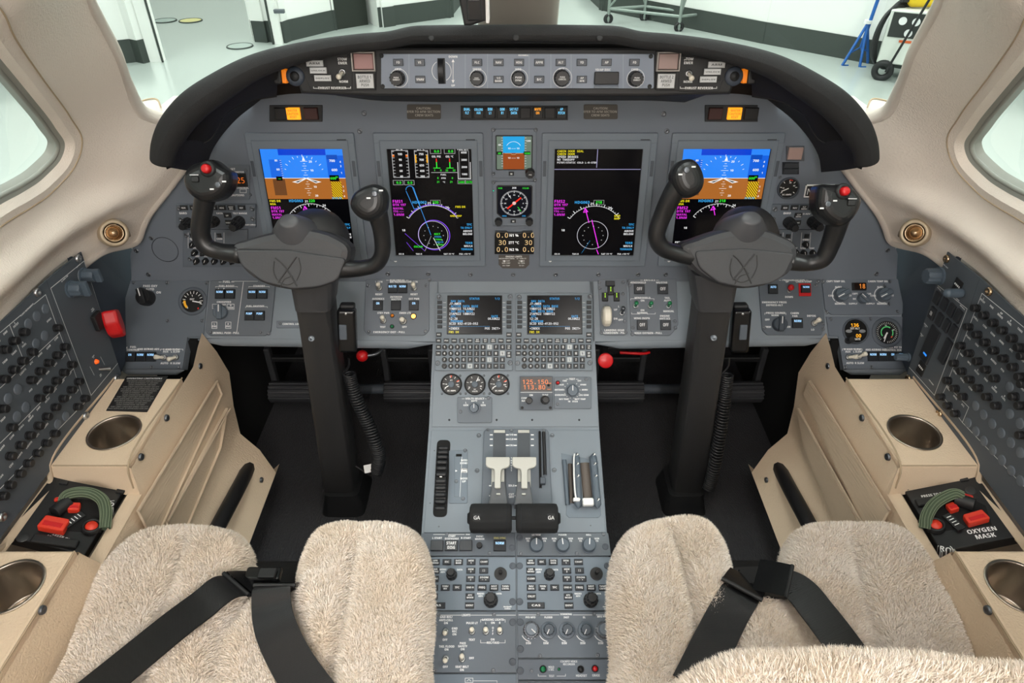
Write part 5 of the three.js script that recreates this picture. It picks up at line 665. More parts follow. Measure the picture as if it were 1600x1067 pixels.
  u.line([[1316.5, 548], [1316.5, 545], [1347, 545], [1347, 548]], 0.7).text(1332, 545.5, 'R AND SLEW', 3.6).text(1325, 549.3, 'AUX', 3.3).text(1340, 549.3, 'L SLEW', 3.3).text(1328, 567, 'AUTO', 3.4).text(1343, 567, 'R SLEW', 3.4).text(1361, 546.5, 'AND ADS', 3.2).text(1377, 546.5, 'AND BST', 3.2).text(1391, 545, 'FUEL\nCONTROL', 3.2).text(1406, 545, 'PIT TRIM\nBIAS', 3.2); u.screws([[1298, 498.5], [1360, 498.5], [1412, 498.5], [1321, 573.5], [1362, 573.5]], 3);
}
// ---------- control display units ----------
for (const [dx, label] of [[0, 'control display unit with status screen and keyboard above the triple dials'], [124.8, 'control display unit with status screen and keyboard above the orange radio digits']]) {
  const X = (x) => 640 + x / 4.7 + dx, Y = (y) => 420 + y / 4.7;
  const u = new Unit('control_display_unit', label, 'control display unit', LOW, rectP(X(190), Y(182), X(755), Y(748)), { th: 0.005, color: '#7b858f', round: 0.002, ppm: 3000 });
  u.key(X(478), Y(338), 86, 61, '', { name: 'screen_frame', bg: '#0c0d0f', d: 0.0012, b: 0.0004 });
  const a = u.l(X(281), Y(203)), b = u.l(X(675), Y(475));
  mesh('screen', new THREE.PlaneGeometry(b[0] - a[0], a[1] - b[1]), screenMat(512, 352, (c) => { const m = (s, x, y, col = '#fff', al = 'left') => wr(c, s, x, y, 27, col, al, 'monospace'); m('STATUS', 256, 26, blue, 'center'); m('1/2', 496, 26, blue, 'right'); m(' NAV DATA', 16, 50, blue); m('J7-AMER', 16, 74); m(' ACTIVE DATA BASE', 16, 98, blue); m('19MAY22 15JUN22', 16, 122); m(' SEC DATA BASE', 16, 146, blue); m('21APR22 18MAY22', 16, 170); m(' UTC', 16, 194, blue); m('DATE ', 496, 194, blue, 'right'); m('12:28', 16, 216); m('06JUN22', 496, 216, '#fff', 'right'); m(' PROGRAM', 16, 240, blue); m('SCID 832-4120-052', 16, 262); m('------------------------', 12, 286, blue); m('<INDEX', 16, 308); m('POS INIT>', 500, 308, '#fff', 'right'); m('FMS DR', 14, 342, yel); }), u.g, (a[0] + b[0]) / 2, (a[1] + b[1]) / 2, 0.0066);
  const kd = { bg: '#26292d', d: 0.003, b: 0.0006 };
  for (let i = 0; i < 6; i++) { const y = Y(247 + i * 35.6); u.key(X(222), y, 7.2, 5, '■', kd); u.key(X(730), y, 7.2, 5, '■', kd); u.line([[X(246), y], [X(268), y]], 0.6).line([[X(684), y], [X(704), y]], 0.6); }
  u.key(X(215), Y(484), 8, 6.5, 'MSG', kd); u.key(X(730), Y(484), 8, 6.5, 'EXEC', kd);
  ['DIR', 'FPLN', 'LEGS', 'DEP\nARR', 'PERF', 'MFD\nMENU', 'MFD\nADV', 'MFD\nDATA', 'PREV', 'NEXT'].forEach((t, i) => u.key(X(213 + i * 57.2), Y(528), 8, 6.5, t, kd));
  u.key(X(213), Y(575), 7.6, 7, 'IDX', kd); u.key(X(211), Y(621), 7.6, 7, 'TUN', kd); u.key(X(729), Y(575), 7.6, 7.6, 'CLR\nDEL', kd); u.key(X(729), Y(630), 7.6, 10, 'BRT\nDIM', kd);
  ['123ABCDEFG', '456HIJKLMN', '789OPQRSTU', '.0±VWXYZ␣/'].forEach((row, j) => [...row].forEach((ch, i) => { const x = X((i < 3 ? 257 + i * 47 : 398 + (i - 3) * 47.4) - j * 0.5), y = Y(575 + j * 46.4); if (i < 3) { const k = u.knob(x, y, 4, 0.003, { cap: ch, name: 'round_key' }); } else u.key(x, y, 7.4, 7.4, ch === '␣' ? 'SP' : ch, /[ENSW]/.test(ch) ? { ...kd, bg: '#c4c9cc', fg: '#33373b' } : kd); }));
  u.screws([[X(218), Y(208)], [X(738), Y(205)], [X(206), Y(692)], [X(738), Y(690)]], 4, M.darkSteel);
  u.text(X(478), Y(176 + 12), '', 3);
}
// ---------- dials, tuner, selectors on the upper pedestal ----------
const amp = (c) => { dial(c, 84, 112, -PI * 1.2, PI * 0.1, 6, 6); c.fillStyle = '#f05028'; c.beginPath(); c.moveTo(-12, -116); c.lineTo(12, -116); c.lineTo(0, -80); c.fill(); c.save(); c.rotate(1.1); c.fillRect(-6, -116, 12, 40); c.restore(); wr(c, 'ITT', 0, -52, 22); wr(c, '10', -66, 0, 24); wr(c, 'DC AMPS', 6, 84, 26); wr(c, '300', 78, 6, 22); };
const volt = (c) => { dial(c, 84, 112, -PI * 1.2, PI * 0.2, 5, 6); wr(c, '20', -50, -30, 24); wr(c, '30', 50, -56, 30); wr(c, '40', 78, 26, 24); wr(c, '10', -74, 40, 24); wr(c, 'DC', 0, 66, 22); wr(c, 'VOLTS', 0, 92, 24); };
for (const [x, l, f, a] of [[705, 'round black ammeter dial with orange mark beside the pilot footwell', amp, 2.1], [742, 'round black voltmeter dial between two ammeters', volt, -0.5], [779.4, 'round black ammeter dial with orange mark next to the radio tuner', amp, 2.1]]) {
  const u = new Unit('electrical_dial', l, 'dial', LOW, circlePts(x, 600.4, 16.6, 30), { th: 0.002, print: false, mat: M.seam }); u.gauge(x, 600.4, 15, f, { needles: [[a, 0.75, 0.09]], hub: M.knobGrey, rm: M.black }); for (const [q, r] of [[-14.5, 14.5], [14.5, 14.5], [14, -13.5]]) { const p = LOW.hit(x + q, 600.4 + r), s = mesh('screw', memo('ds', () => lathe([[0, 0.0012], [0.0018, 0.001], [0.0024, 0]], 10)), M.darkSteel, u.g); s.position.set(p[0] - u.o[0], p[1] - u.o[1], 0); }
}
{
  let u = new Unit('radio_tuner', 'standby radio tuner with orange frequency digits', 'radio', LOW, rectP(812, 588, 863.5, 640.5), { th: 0.006, color: '#59616a', round: 0.001 });
  const e = canvasOf(256, 128), c = e.getContext('2d'); c.fillStyle = '#0a0603'; c.fillRect(0, 0, 256, 128); wr(c, '125.150', 118, 44, 52, '#ff7d1e', 'center', 'monospace'); wr(c, '113.80', 110, 92, 52, '#ff7d1e', 'center', 'monospace'); wr(c, 'COM', 232, 56, 16, '#ff7d1e'); wr(c, 'NAV', 232, 110, 14, '#ff7d1e');
  const a = u.l(814, 589.5), b = u.l(862, 611.5); mesh('display', new THREE.BoxGeometry(b[0] - a[0], a[1] - b[1], 0.002), mat(0x2b1a10, 0.25, 0, { emissive: 0xffffff, emissiveMap: texOf(e), emissiveIntensity: SCR }), u.g, (a[0] + b[0]) / 2, (a[1] + b[1]) / 2, 0.0065); u.line([[813, 612.8], [863, 612.8]], 0.8); u.text(819, 624, 'COM\nNAV', 3.2).text(830, 617.5, 'ON', 3).text(852, 617, 'TUNE', 3);
  u.knob(826.5, 626, 5.4, 0.012, { fl: 8 }); u.knob(851.5, 625, 7, 0.014, { fl: 10, top: 0.72 }); u.screws([[816, 637], [860, 637]], 2.4, M.black); u.lamp(857, 602, 2.6, M.black);
  u = new Unit('test_selector', 'grey test selector knob panel with ring of white labels', 'selector panel', LOW, rectP(866, 589, 923.5, 638.5), { th: 0.004, color: '#6b747d', round: 0.003 });
  const L = ['OFF', 'SPARE', 'ANNU', 'LDG GEAR', 'BATT TEMP', 'STICK', 'TR', 'W/S TEMP', 'OVERSPEED', 'ANTISKID', 'PULSE', 'FIRE']; L.forEach((t, i) => { const an = -PI / 2 + (i - 5.5) * 0.46 + PI; const r = 15; u.line([[894 + Math.cos(an) * 11.5, 609.5 + Math.sin(an) * 11.5], [894 + Math.cos(an) * 13.5, 609.5 + Math.sin(an) * 13.5]], 0.7); u.text(894 + Math.cos(an) * 20, 609.5 + Math.sin(an) * 18, t, 2.6); });
  u.text(894, 591.8, '— TEST —', 3.4); u.knob(894, 610.5, 9, 0.014, { m: M.knobGrey, fl: 8, base: 1.2, ptr: 0 }); u.lamp(871.5, 598, 2.8, M.red); u.screws([[916, 592.5], [871.5, 631]], 3);
  u = new Unit('volts_selector', 'grey volts select knob panel below the triple dials', 'selector panel', LOW, rectP(715, 620, 768.5, 660.5), { th: 0.004, color: '#6b747d', round: 0.003 });
  u.text(742, 622.6, '— VOLTS SELECT —', 3.6).text(741, 626.5, 'BATT', 3.2).text(728, 631, 'L\nGEN', 3.2).text(755, 631, 'R\nGEN', 3.2); u.knob(741, 637.5, 7.5, 0.014, { m: M.knobGrey, fl: 8, base: 1.35, ptr: 0 }); u.screws([[763, 622], [719.5, 643]], 3);
  for (const x of [702, 776, 831.5, 905]) { const p = LOW.hit(x, 656), m = mesh('screw', memo('ps', () => lathe([[0, 0.0008], [0.0016, 0.0006], [0.002, 0]], 10)), M.seam, pedestal); m.position.copy(LOW.world(p[0], p[1], 0.0)); m.quaternion.copy(LOW.q); }
}
{
  const fr = new Frame(W(-0.65, 0.9, CT), X1, new V3(0, 0, -1)), u = new Unit('instruction_placard', 'black printed placard lying on the console ahead of the steel cup holder', 'placard', fr, [[198, 588], [263, 588], [230, 644], [166, 642]], { th: 0.0012, lift: 0.0004, color: '#1b1b1c', bevel: 0.0003 });
  u.text(226, 591, 'OPERATING LIMITATIONS', 2.2); for (let i = 0; i < 15; i++) { const y = 595 + i * 3.1, k = (y - 588) / 56; u.text(230 - k * 33, y, ['MAXIMUM SPEEDS AND ALTITUDES', 'FLAPS EXTENDED 15 200 KIAS', 'GEAR OPERATION 186 KIAS', 'TIRE LIMIT GROUND SPEED 165 KTS', 'THIS AIRPLANE IS APPROVED FOR DAY'][i % 5], 1.7, { c: '#b9b9b4', f: 'normal' }); }
}

// ---------- pedestal: trim, thrust quadrant, flaps ----------
{
  const Z = (x) => 640 + x / 4.7, Y = (y) => 640 + y / 4.7, Y2 = (y) => 840 + y / 4.7;
  let u = new Unit('pitch_trim_control', 'black ribbed pitch trim wheel standing in a slot', 'trim wheel', PED, rectP(676, 686, 706, 806), { plain: true }); u.th = 0.001;
  { const c = u.l(690.5, 746), top = u.l(696, 686), bot = u.l(685, 806); const ang = Math.atan2(top[0] - bot[0], top[1] - bot[1]); const L = Math.hypot(top[0] - bot[0], top[1] - bot[1]); 
    mesh('slot', extrude(roundPoly([[-0.0125, -L / 2], [0.0125, -L / 2], [0.0125, L / 2], [-0.0125, L / 2]], 0.009), 0.0012, 0.0003).translate(c[0], c[1], 0.0012), M.dark, u.g);
    const R = 0.1, drop = 0.083, wheel = mesh('wheel', new THREE.CylinderGeometry(R - 0.004, R - 0.004, 0.017, 64).rotateZ(PI / 2), M.black, u.g, c[0], c[1], -drop);
    for (let i = 0; i < 52; i++) { const a = i / 52 * 2 * PI; if (Math.sin(a) < 0.78) continue; const r = mesh('rib', memo('rib', () => new THREE.CapsuleGeometry(0.0045, 0.0125, 4, 10).rotateZ(PI / 2)), M.knob, wheel, 0, Math.cos(a) * (R - 0.0005), Math.sin(a) * (R - 0.0005)); }
    mesh('mark', new THREE.BoxGeometry(0.004, 0.003, 0.001), M.white, wheel, 0, -0.004, R + 0.001); }
  u = new Unit('trim_indicator', 'grey trim position indicator with white marks beside the trim wheel', 'indicator', PED, rectP(Z(290), Y(300), Z(425), Y(690)), { th: 0.002, color: '#747f8b', round: 0.003 });
  u.rect(Z(330), Y(340), Z(375), Y(640), 0.6, '#59636e'); u.box('slot', Z(362), Y(335), 9, 4, 0.0012, M.dark); u.line([[Z(385), Y(345)], [Z(370), Y(640)]], 0.7); u.text(Z(405), Y(380), 'NOSE\nDOWN', 3.6).text(Z(400), Y(515), 'NOSE\nUP', 3.6).rect(Z(378), Y(430), Z(425), Y(462), 0, '', '#f0f1f0').text(Z(402), Y(446), 'TAKE\nOFF', 3.2, { c: '#333' }).line([[Z(336), Y(440)], [Z(352), Y(448)], [Z(336), Y(456)]], 0, '', '#fff'); u.screws([[Z(408), Y(300)], [Z(392), Y(652)], [Z(343), Y(525)]], 3.2);
  u = new Unit('thrust_quadrant', 'grey thrust quadrant with two white levers and black cylinder handles', 'thrust quadrant', PED, [[Z(560), Y(150)], [Z(1005), Y(150)], [Z(1020), Y(170)], [Z(1045), Y(700)], [Z(527), Y(700)], [Z(545), Y(170)]], { th: 0.006, color: '#68707a', bevel: 0.002, round: 0.002 });
  for (const x of [660, 838]) { u.line([[Z(x - 45), Y(150)], [Z(x + 45), Y(150)], [Z(x + 52), Y(640)], [Z(x - 52), Y(640)]], 0, '', '#4b5056'); u.box('slot_stop', Z(x), Y(162), 18, 4.5, 0.002, M.lever, 0.0005, 0.005); }
  for (const [y, t] of [[184, 'T/O'], [216, 'CLB'], [262, 'CRU']]) { for (const x of [600, 718, 777, 902]) u.line([[Z(x - 11), Y(y)], [Z(x + 11), Y(y)]], 1.8, '#f2f2f0'); u.text(Z(748), Y(y), t, 2.8); } for (const [y, t] of [[558, 'IDLE'], [632, 'CUT\nOFF']]) { for (const x of [592, 782]) u.line([[Z(x - 9), Y(y)], [Z(x + 9), Y(y)]], 1.8, '#f2f2f0'); u.text(Z(748), Y(y), t, 3.2); } u.text(Z(748), Y(400), 'T\nH\nR\nU\nS\nT', 3);
  const lift = (g, px, py, h) => { const q = u.l(px, py, h); return new V3(q[0], q[1], h); };
  for (const [x, s, n] of [[648, -1], [842, 1]]) {
    const p0 = lift(u, Z(x), Y(395), 0.035), bw = 37.5 * u.s * 0.97, bar = mesh('reverser_lever', extrude(roundPoly([[-bw / 2, 0.011], [bw / 2, 0.011], [bw / 2, -0.004], [bw / 2 - 0.004, -0.008], [0.0065, -0.011], [0.0055, -0.016], [0.0055, -0.045], [-0.0055, -0.045], [-0.0055, -0.016], [-0.0065, -0.011], [-bw / 2 + 0.004, -0.008], [-bw / 2, -0.004]], 0.0025), 0.008, 0.0016).translate(0, 0, 0.004), M.lever, u.g, p0.x, p0.y, p0.z); bar.rotation.x = 0.1;
    for (const k of [-1, 1]) mesh('side_arm', box(0.006, 0.04, 0.004, 0.001), M.lever, u.g, p0.x + k * 0.0095 * 0.9, p0.y - 0.025, p0.z - 0.018);
    const base = mesh('lever_boot', extrude([[-0.011, 0.012], [0.011, 0.012], [0.017, -0.03], [-0.017, -0.03]], 0.03, 0.003).translate(0, 0, 0.03), mat(0x5c5f63, 0.5), u.g, ...lift(u, Z(x - s * 6), Y(612), -0.004).toArray()); mesh('release', box(0.007, 0.003, 0.004, 0.0008), M.lever, base, 0, -0.012, 0.032);
    const h0 = lift(u, Z(s < 0 ? 597 : 934), Y(798), 0.05), len = 64 * u.s * 0.94, h = mesh('thrust_handle', toCreasedNormals(lathe([[0, len / 2], [0.019, len / 2], [0.0235, len / 2 - 0.002], [0.0245, len / 2 - 0.006], [0.0245, -len / 2 + 0.006], [0.0235, -len / 2 + 0.002], [0.019, -len / 2], [0, -len / 2]], 48), 0.4).rotateY(PI / 2), M.blackSoft, u.g, h0.x, h0.y, h0.z);
    mesh('end_cap', lathe([[0, 0.004], [0.008, 0.004], [0.011, 0]], 20).rotateY(s * PI / 2), M.black, h, s * len / 2, 0, 0); mesh('collar_ring', new THREE.TorusGeometry(0.0246, 0.0006, 6, 40).rotateY(PI / 2), M.seam, h, -s * len * 0.38, 0, 0);
    mesh('lever_arm', box(0.02, 0.03, 0.06, 0.004), mat(0x4c4f53, 0.5), u.g, h0.x - s * 0.003, h0.y + 0.006, h0.z - 0.036);
    const tc = canvasOf(64, 64), t = tc.getContext('2d'); t.fillStyle = '#1d1e20'; t.fillRect(0, 0, 64, 64); wr(t, 'GA', 32, 34, 44, '#f4f4f4', 'center', 'sans-serif', 'normal'); const lab = mesh('lettering', new THREE.CylinderGeometry(0.02475, 0.02475, 0.012, 8, 1, true, -0.24, 0.48).rotateZ(-PI / 2).rotateX(0), mat(0xffffff, 0.7, 0, { map: texOf(tc) }), h, s * len * 0.32, 0, 0);
    { const g = lab.geometry, p = g.attributes.position, uv = g.attributes.uv, n0 = new V3(0, -0.35, 0.94); const th = Math.atan2(-0.2, 0.98); for (let i = 0; i < p.count; i++) { const xx = p.getX(i), a = (i % 9) / 8 * 0.48 - 0.24, an = th + a; p.setXYZ(i, xx, Math.sin(an) * 0.02475, Math.cos(an) * 0.02475); uv.setXY(i, xx / 0.012 + 0.5, a / 0.48 + 0.5); } g.computeVertexNormals(); }
  }
  mesh('link_pin', new THREE.CylinderGeometry(0.003, 0.003, 0.02, 12).rotateZ(PI / 2), M.black, u.g, ...lift(u, Z(766), Y(795), 0.05).toArray());
  { const a = lift(u, Z(955), Y(160), 0.008), b = lift(u, Z(962), Y(575), 0.008); mesh('friction_slot', tube([a, b], 0.0022, 6, 8), M.dark, u.g); const c0 = lift(u, Z(985), Y(165), 0.008), c1 = lift(u, Z(995), Y(480), 0.008); mesh('friction_rail', tube([c0, c1], 0.0032, 6, 8), M.knob, u.g); mesh('friction_knob', box(0.01, 0.012, 0.012, 0.002), M.panelDark, u.g, ...lift(u, Z(978), Y(525), 0.012).toArray()); }
  for (let i = 0; i < 12; i++) u.text(Z(990), Y(200 + i * 24), 'SPEEDBRAKE  '[i] || '', 2); u.screws([[Z(575), Y(150)], [Z(748), Y(152)], [Z(985), Y(152)]], 3);
  u = new Unit('flap_selector', 'grey flap selector with two notched rails and white handle', 'flap selector', PED, [[Z(1112), Y(320)], [Z(1150), Y(700)], [Z(1150), Y(775)], [Z(1170), Y(795)], [Z(1385), Y(795)], [Z(1405), Y(775)], [Z(1385), Y(380)], [Z(1330), Y(310)]].slice(0, 7), { th: 0.0015, color: '#747f8b' });
  const up = (px, py, h) => { const q = u.l(px, py, h); return new V3(q[0], q[1], h); };
  mesh('channel', tube([up(Z(1178), Y(400), 0.002), up(Z(1190), Y(690), 0.002)], 0.0042, 4, 8), mat(0x4b443f, 0.6), u.g); mesh('channel', tube([up(Z(1285), Y(390), 0.002), up(Z(1312), Y(690), 0.002)], 0.009, 4, 10).scale(1, 1, 0.35), mat(0x5c544e, 0.6), u.g);
  for (const [a, b] of [[[1222, 320], [1240, 730]], [[1345, 320], [1382, 730]]]) { const A = up(Z(a[0]), Y(a[1]), 0.009), B = up(Z(b[0]), Y(b[1]), 0.009); mesh('rail', varTube([A, A.clone().lerp(B, 0.5), B], [[0.006, 0.007], [0.006, 0.007], [0.006, 0.007]], 14, 12), M.knobGrey, u.g); for (const t of [0.05, 0.22, 0.44, 0.86]) { const m = mesh('notch_mark', memo('nm', () => new THREE.ConeGeometry(0.0032, 0.006, 3).rotateX(0).scale(1, 1, 0.1)), M.white, u.g); m.position.copy(A.clone().lerp(B, t)).add(new V3(0.001, 0, 0.0065)); m.rotation.z = 2.4; } }
  mesh('side_rail', tube([up(Z(1135), Y(370), 0.003), up(Z(1160), Y(700), 0.003)], 0.004, 4, 8), M.knobGrey, u.g);
  mesh('lever_rod', tube([up(Z(1212), Y(325), 0.016), up(Z(1207), Y(350), 0.017), up(Z(1222), Y(650), 0.017), up(Z(1235), Y(672), 0.017)], 0.0016, 14, 8), M.white, u.g); mesh('flap_handle', box(0.02, 0.014, 0.012, 0.003), M.white, u.g, ...up(Z(1310), Y(680), 0.016).toArray()); mesh('handle_bar', box(0.012, 0.007, 0.008, 0.002), M.white, u.g, ...up(Z(1225), Y(662), 0.014).toArray());
  for (const [x, y] of [[508, 190], [495, 447], [1047, 190], [1062, 443], [183, 300], [150, 686], [215, 858], [1330, 850]]) { const p = PED.hit(Z(x), Y(y)), m = mesh('screw', x > 480 && x < 1100 ? memo('pq', () => lathe([[0, 0.0006], [0.002, 0.0006], [0.0024, 0.0014], [0.004, 0.0012], [0.0044, 0]], 12)) : memo('ps2', () => lathe([[0, 0.0005], [0.0012, 0.0003], [0.0014, 0]], 8)), M.darkSteel, pedestal); m.position.copy(PED.world(p[0], p[1], 0)); m.quaternion.copy(PED.q); }
  // start panel, pressure knobs
  const dz = (uu, l) => l.forEach(([x, y]) => { const k = uu.put('fastener', memo('dz', () => lathe([[0, 0.0004], [0.003, 0.0004], [0.0035, 0.0012], [0.0052, 0.0012], [0.0058, 0]], 16)), M.panelDark, x, y); });
  u = new Unit('engine_start_panel', 'grey engine start panel with three dark start keys and one lit key', 'switch panel', PED, [[660, 833.5], [804.5, 833.5], [805.5, 869], [655, 869]], { th: 0.004, color: '#5e666f' });
  u.key(683, 853, 19.5, 16, '', { bg: '#3a3e43', d: 0.006 }); u.key(705.5, 853, 19.5, 16, 'START\nDISG', { bg: '#34383d', d: 0.006 }); u.key(728, 853, 19.5, 16, '', { bg: '#3a3e43', d: 0.006 }); lk(u, 781, 853, 'NORM', 19, 17); u.knob(749, 853, 4.5, 0.008, {}); u.text(683, 840.5, 'L START', 3.4).text(706, 839.5, 'START\nDISENGAGE', 3.2).text(728, 840.5, 'R START', 3.4).text(749.5, 840, 'EVENT\nMARKER', 3).text(781, 840.5, 'ENG SYNC', 3.2, { c: '#d8d078' }).line([[677, 834.8], [726, 834.8]], 0.7).text(731, 834.8, 'ENG', 2.6); u.screws([[698, 834.5], [765, 864]], 3); dz(u, [[800, 856]]);
  u = new Unit('trim_select_panel', 'grey panel with three grey rotary selector knobs below the thrust handles', 'switch panel', PED, [[807.5, 833.5], [950, 833.5], [954.5, 869], [808, 869]], { th: 0.004, color: '#656d76' });
  for (const [x, t, b] of [[838, 'LO TRIM', 0], [879, 'PUSHER', 0.1], [920, 'ROLL', -0.1]]) { u.knob(x, 853, 10.5, 0.013, { m: M.knobGrey, base: 1.15, ptr: b }); u.text(x - 13, 843, 'NOR\nTO', 2.8).text(x + 13, 843, 'NOR\nTO', 2.8).text(x, 835.5, t, 2.8); } u.screws([[814, 865], [901, 864.5], [943, 834.5]], 3); dz(u, [[812, 840], [946, 854]]);
  // cursor control panels
  for (const s of [-1, 1]) {
    const w = s < 0 ? 'pilot' : 'copilot', ox = s < 0 ? 0 : 1, x0 = (a, b) => Z(s < 0 ? a : b);
    u = new Unit('cursor_control_panel', 'blue grey cursor control panel with black keys on the ' + w + ' half of the pedestal', 'control panel', PED, s < 0 ? [[654.5, 871], [805.5, 871], [806, 954], [648, 954]] : [[808, 871], [955, 871], [964, 954], [808.5, 954]], { th: 0.004, color: '#76828f', ppm: 2900 });
    const KS = [['UPR\nMENU', 190, 889, 180], ['ESC', 275, 970, 180], ['DATA\nBASE', 360, 1055, 180], ['MEM\n1', 452, 1148, 180], ['CHART', 547, 1240, 180], ['LWR\nMENU', 188, 889, 243], ['MEM\n2', 450, 1153, 243], ['[ ]', 545, 1247, 243], ['CLEAR', 183, 892, 303], ['MEM\n3', 449, 1156, 303], ['ZOOM\n−  +', 548, 1256, 303, 17], ['NAV\nDATA', 178, 893, 368], ['TERR/\nWX', 263, 979, 368], ['TFC', 350, 1065, 368], ['ONE-H', 445, 1160, 368], ['FREQ', 532, 1247, 368], ['NEXT\nPAGE', 620, 1332, 368], ['TUNE/\nCNTRL', 705, 1419, 368], ['CKLST', 175, 895, 433], ['ATC\nMODE', 445, 1165, 433], ['CAS', 200, 928, 499, 26], ['IDENT', 441, 1169, 499]];
    for (const [t, a, b, y, ww] of KS) u.key(x0(a, b), Y2(y), ww || 13.5, 9, t, { bg: '#262a30' });
    u.knob(x0(310, 1025), Y2(275), 8.5, 0.016, { fl: 10, top: 0.72 }); u.knob(x0(597, 1328), Y2(462), 11, 0.018, { fl: 12, top: 0.7 }); u.knob(x0(668, 1372), Y2(265), 10, 0.003, { m: M.black }); const j = u.knob(x0(668, 1372), Y2(262), 3, 0.018, { m: M.blackGloss, name: 'joystick' }); 
    for (const [a, b, t] of [[x0(668, 1365), Y2(207), '▲'], [x0(728, 1432), Y2(266), '▶'], [x0(608, 1308), Y2(264), '◀'], [x0(668, 1376), Y2(324), '▼']]) u.text(a, b, t, 2.8); u.text(x0(245, 948), Y2(243), 'MENU\nADV', 3).text(x0(368, 1070), Y2(235), 'DATA', 3).text(x0(522, 1238), Y2(420), 'RADIO\nADV', 3).text(x0(655, 1385), Y2(412), 'DATA', 3).text(x0(720, 1450), Y2(514), 'Rockwell\nCollins', 2.4); for (const a of s < 0 ? [415] : [1105, 1200]) u.line([[Z(a), 871], [Z(a), 954]], 0.5, '#6b7683');
    dz(u, s < 0 ? [[801, 884], [801, 940]] : [[812, 884], [812, 940], [949, 884], [955, 940]]);
  }
  u = new Unit('light_switch_panel', 'grey exterior lights panel with eight white toggle switches', 'switch panel', PED, [[648, 956], [806, 956], [806.5, 1051], [639, 1051]], { th: 0.004, color: '#666f7a' });
  for (const [x, y, d] of [[160, 690, -0.3], [263, 690, -0.3], [458, 690, 0.2], [560, 690, 0.2], [662, 690, 0.2], [150, 890, -0.3], [265, 890, -0.3], [386, 890, 0.3]]) u.toggle(Z(x), Y2(y), { r: 4.6, dy: d, len: 2.8 });
  u.text(Z(415), 961, 'LIGHTS', 3.6).line([[Z(100), 961], [Z(380), 961]], 0.7).line([[Z(450), 961], [Z(780), 961]], 0.7); for (const [x, y, t] of [[165, 615, 'NAV\nON'], [268, 605, 'GND REC/\nANTI-COLL\nON'], [162, 750, 'OFF'], [260, 750, 'OFF'], [330, 688, 'GND\nREC\nON'], [458, 627, 'PULSE LT'], [458, 750, 'TEXT'], [560, 627, 'L'], [612, 625, 'ON'], [662, 625, 'R'], [612, 685, 'O\nF\nF'], [610, 748, 'ON'], [152, 822, 'NIGHT'], [272, 810, 'TAIL FLOOD\nON'], [390, 798, 'PASS\nSAFETY\nON'], [145, 948, 'DAY'], [263, 948, 'OFF'], [455, 885, 'OFF'], [385, 960, 'SEAT BELT\nON']]) u.text(Z(x), Y2(y), t, 3.7); u.text(Z(612), Y2(602), 'LANDING LIGHTS', 3.6).text(Z(612), Y2(772), 'REC/TAXI', 3.8).line([[Z(522), Y2(622)], [Z(522), Y2(602)], [Z(545), Y2(602)]], 0.7).line([[Z(682), Y2(602)], [Z(702), Y2(602)], [Z(702), Y2(622)]], 0.7).line([[Z(522), Y2(750)], [Z(522), Y2(772)], [Z(570), Y2(772)]], 0.7).line([[Z(655), Y2(772)], [Z(702), Y2(772)], [Z(702), Y2(750)]], 0.7); u.screws([[Z(213), Y2(565)], [Z(620), Y2(565)], [Z(187), Y2(975)], [Z(615), Y2(975)]], 3.4); dz(u, [[801, 972], [801, 1034]]);
  u = new Unit('dimming_panel', 'grey panel with five round light dimmer knobs', 'switch panel', PED, [[808.5, 956], [966, 956], [973, 1028], [809, 1028]], { th: 0.004, color: '#666f7a' });
  [[893, 1], [1022, 0], [1157, 0], [1293, 0], [1425, 1]].forEach(([x, big], i) => { const px = Z(x), py = Y2(680); u.arc(px, py, 16, PI * 0.55, PI * 0.85, 1.2); if (big) { u.knob(px, py, 13, 0.008, { m: M.darkSteel, fl: 16 }); u.knob(px, py, 9.5, 0.018, { m: M.bezel, ptr: -2.3 }); } else u.knob(px, py, 12.5, 0.004, { m: M.knobGrey }), u.knob(px, py, big ? 9 : 8.6, 0.014, { m: big ? M.bezel : mat(0x454e58, 0.5), fl: big ? 0 : 10, ptr: 2.7 }); u.text(Z(x - 20), Y2(774), 'DIM', 3.6); });
  u.text(Z(1150), Y2(562), 'DIMMING', 3.4).line([[Z(800), Y2(566)], [Z(1100), Y2(566)]], 0.7).line([[Z(1200), Y2(566)], [Z(1500), Y2(566)]], 0.7).text(Z(888), Y2(583), 'PFD MFD', 3.2).text(Z(1020), Y2(585), 'FLOOD', 3.4).text(Z(1152), Y2(585), 'INST', 3.4).text(Z(1283), Y2(585), 'EL', 3.4).text(Z(1415), Y2(578), 'MFD PFD', 3.2); u.screws([[Z(957), Y2(868)], [Z(1380), Y2(862)], [Z(945), Y2(562)], [Z(1355), Y2(560)]], 3.4); dz(u, [[813, 972], [813, 1014], [962, 1012]]);
  u = new Unit('voice_recorder_panel', 'grey cockpit voice recorder panel with green and red buttons', 'switch panel', PED, [[809, 1030.5], [973, 1030.5], [976, 1062], [809.5, 1062]], { th: 0.004, color: '#626b77' });
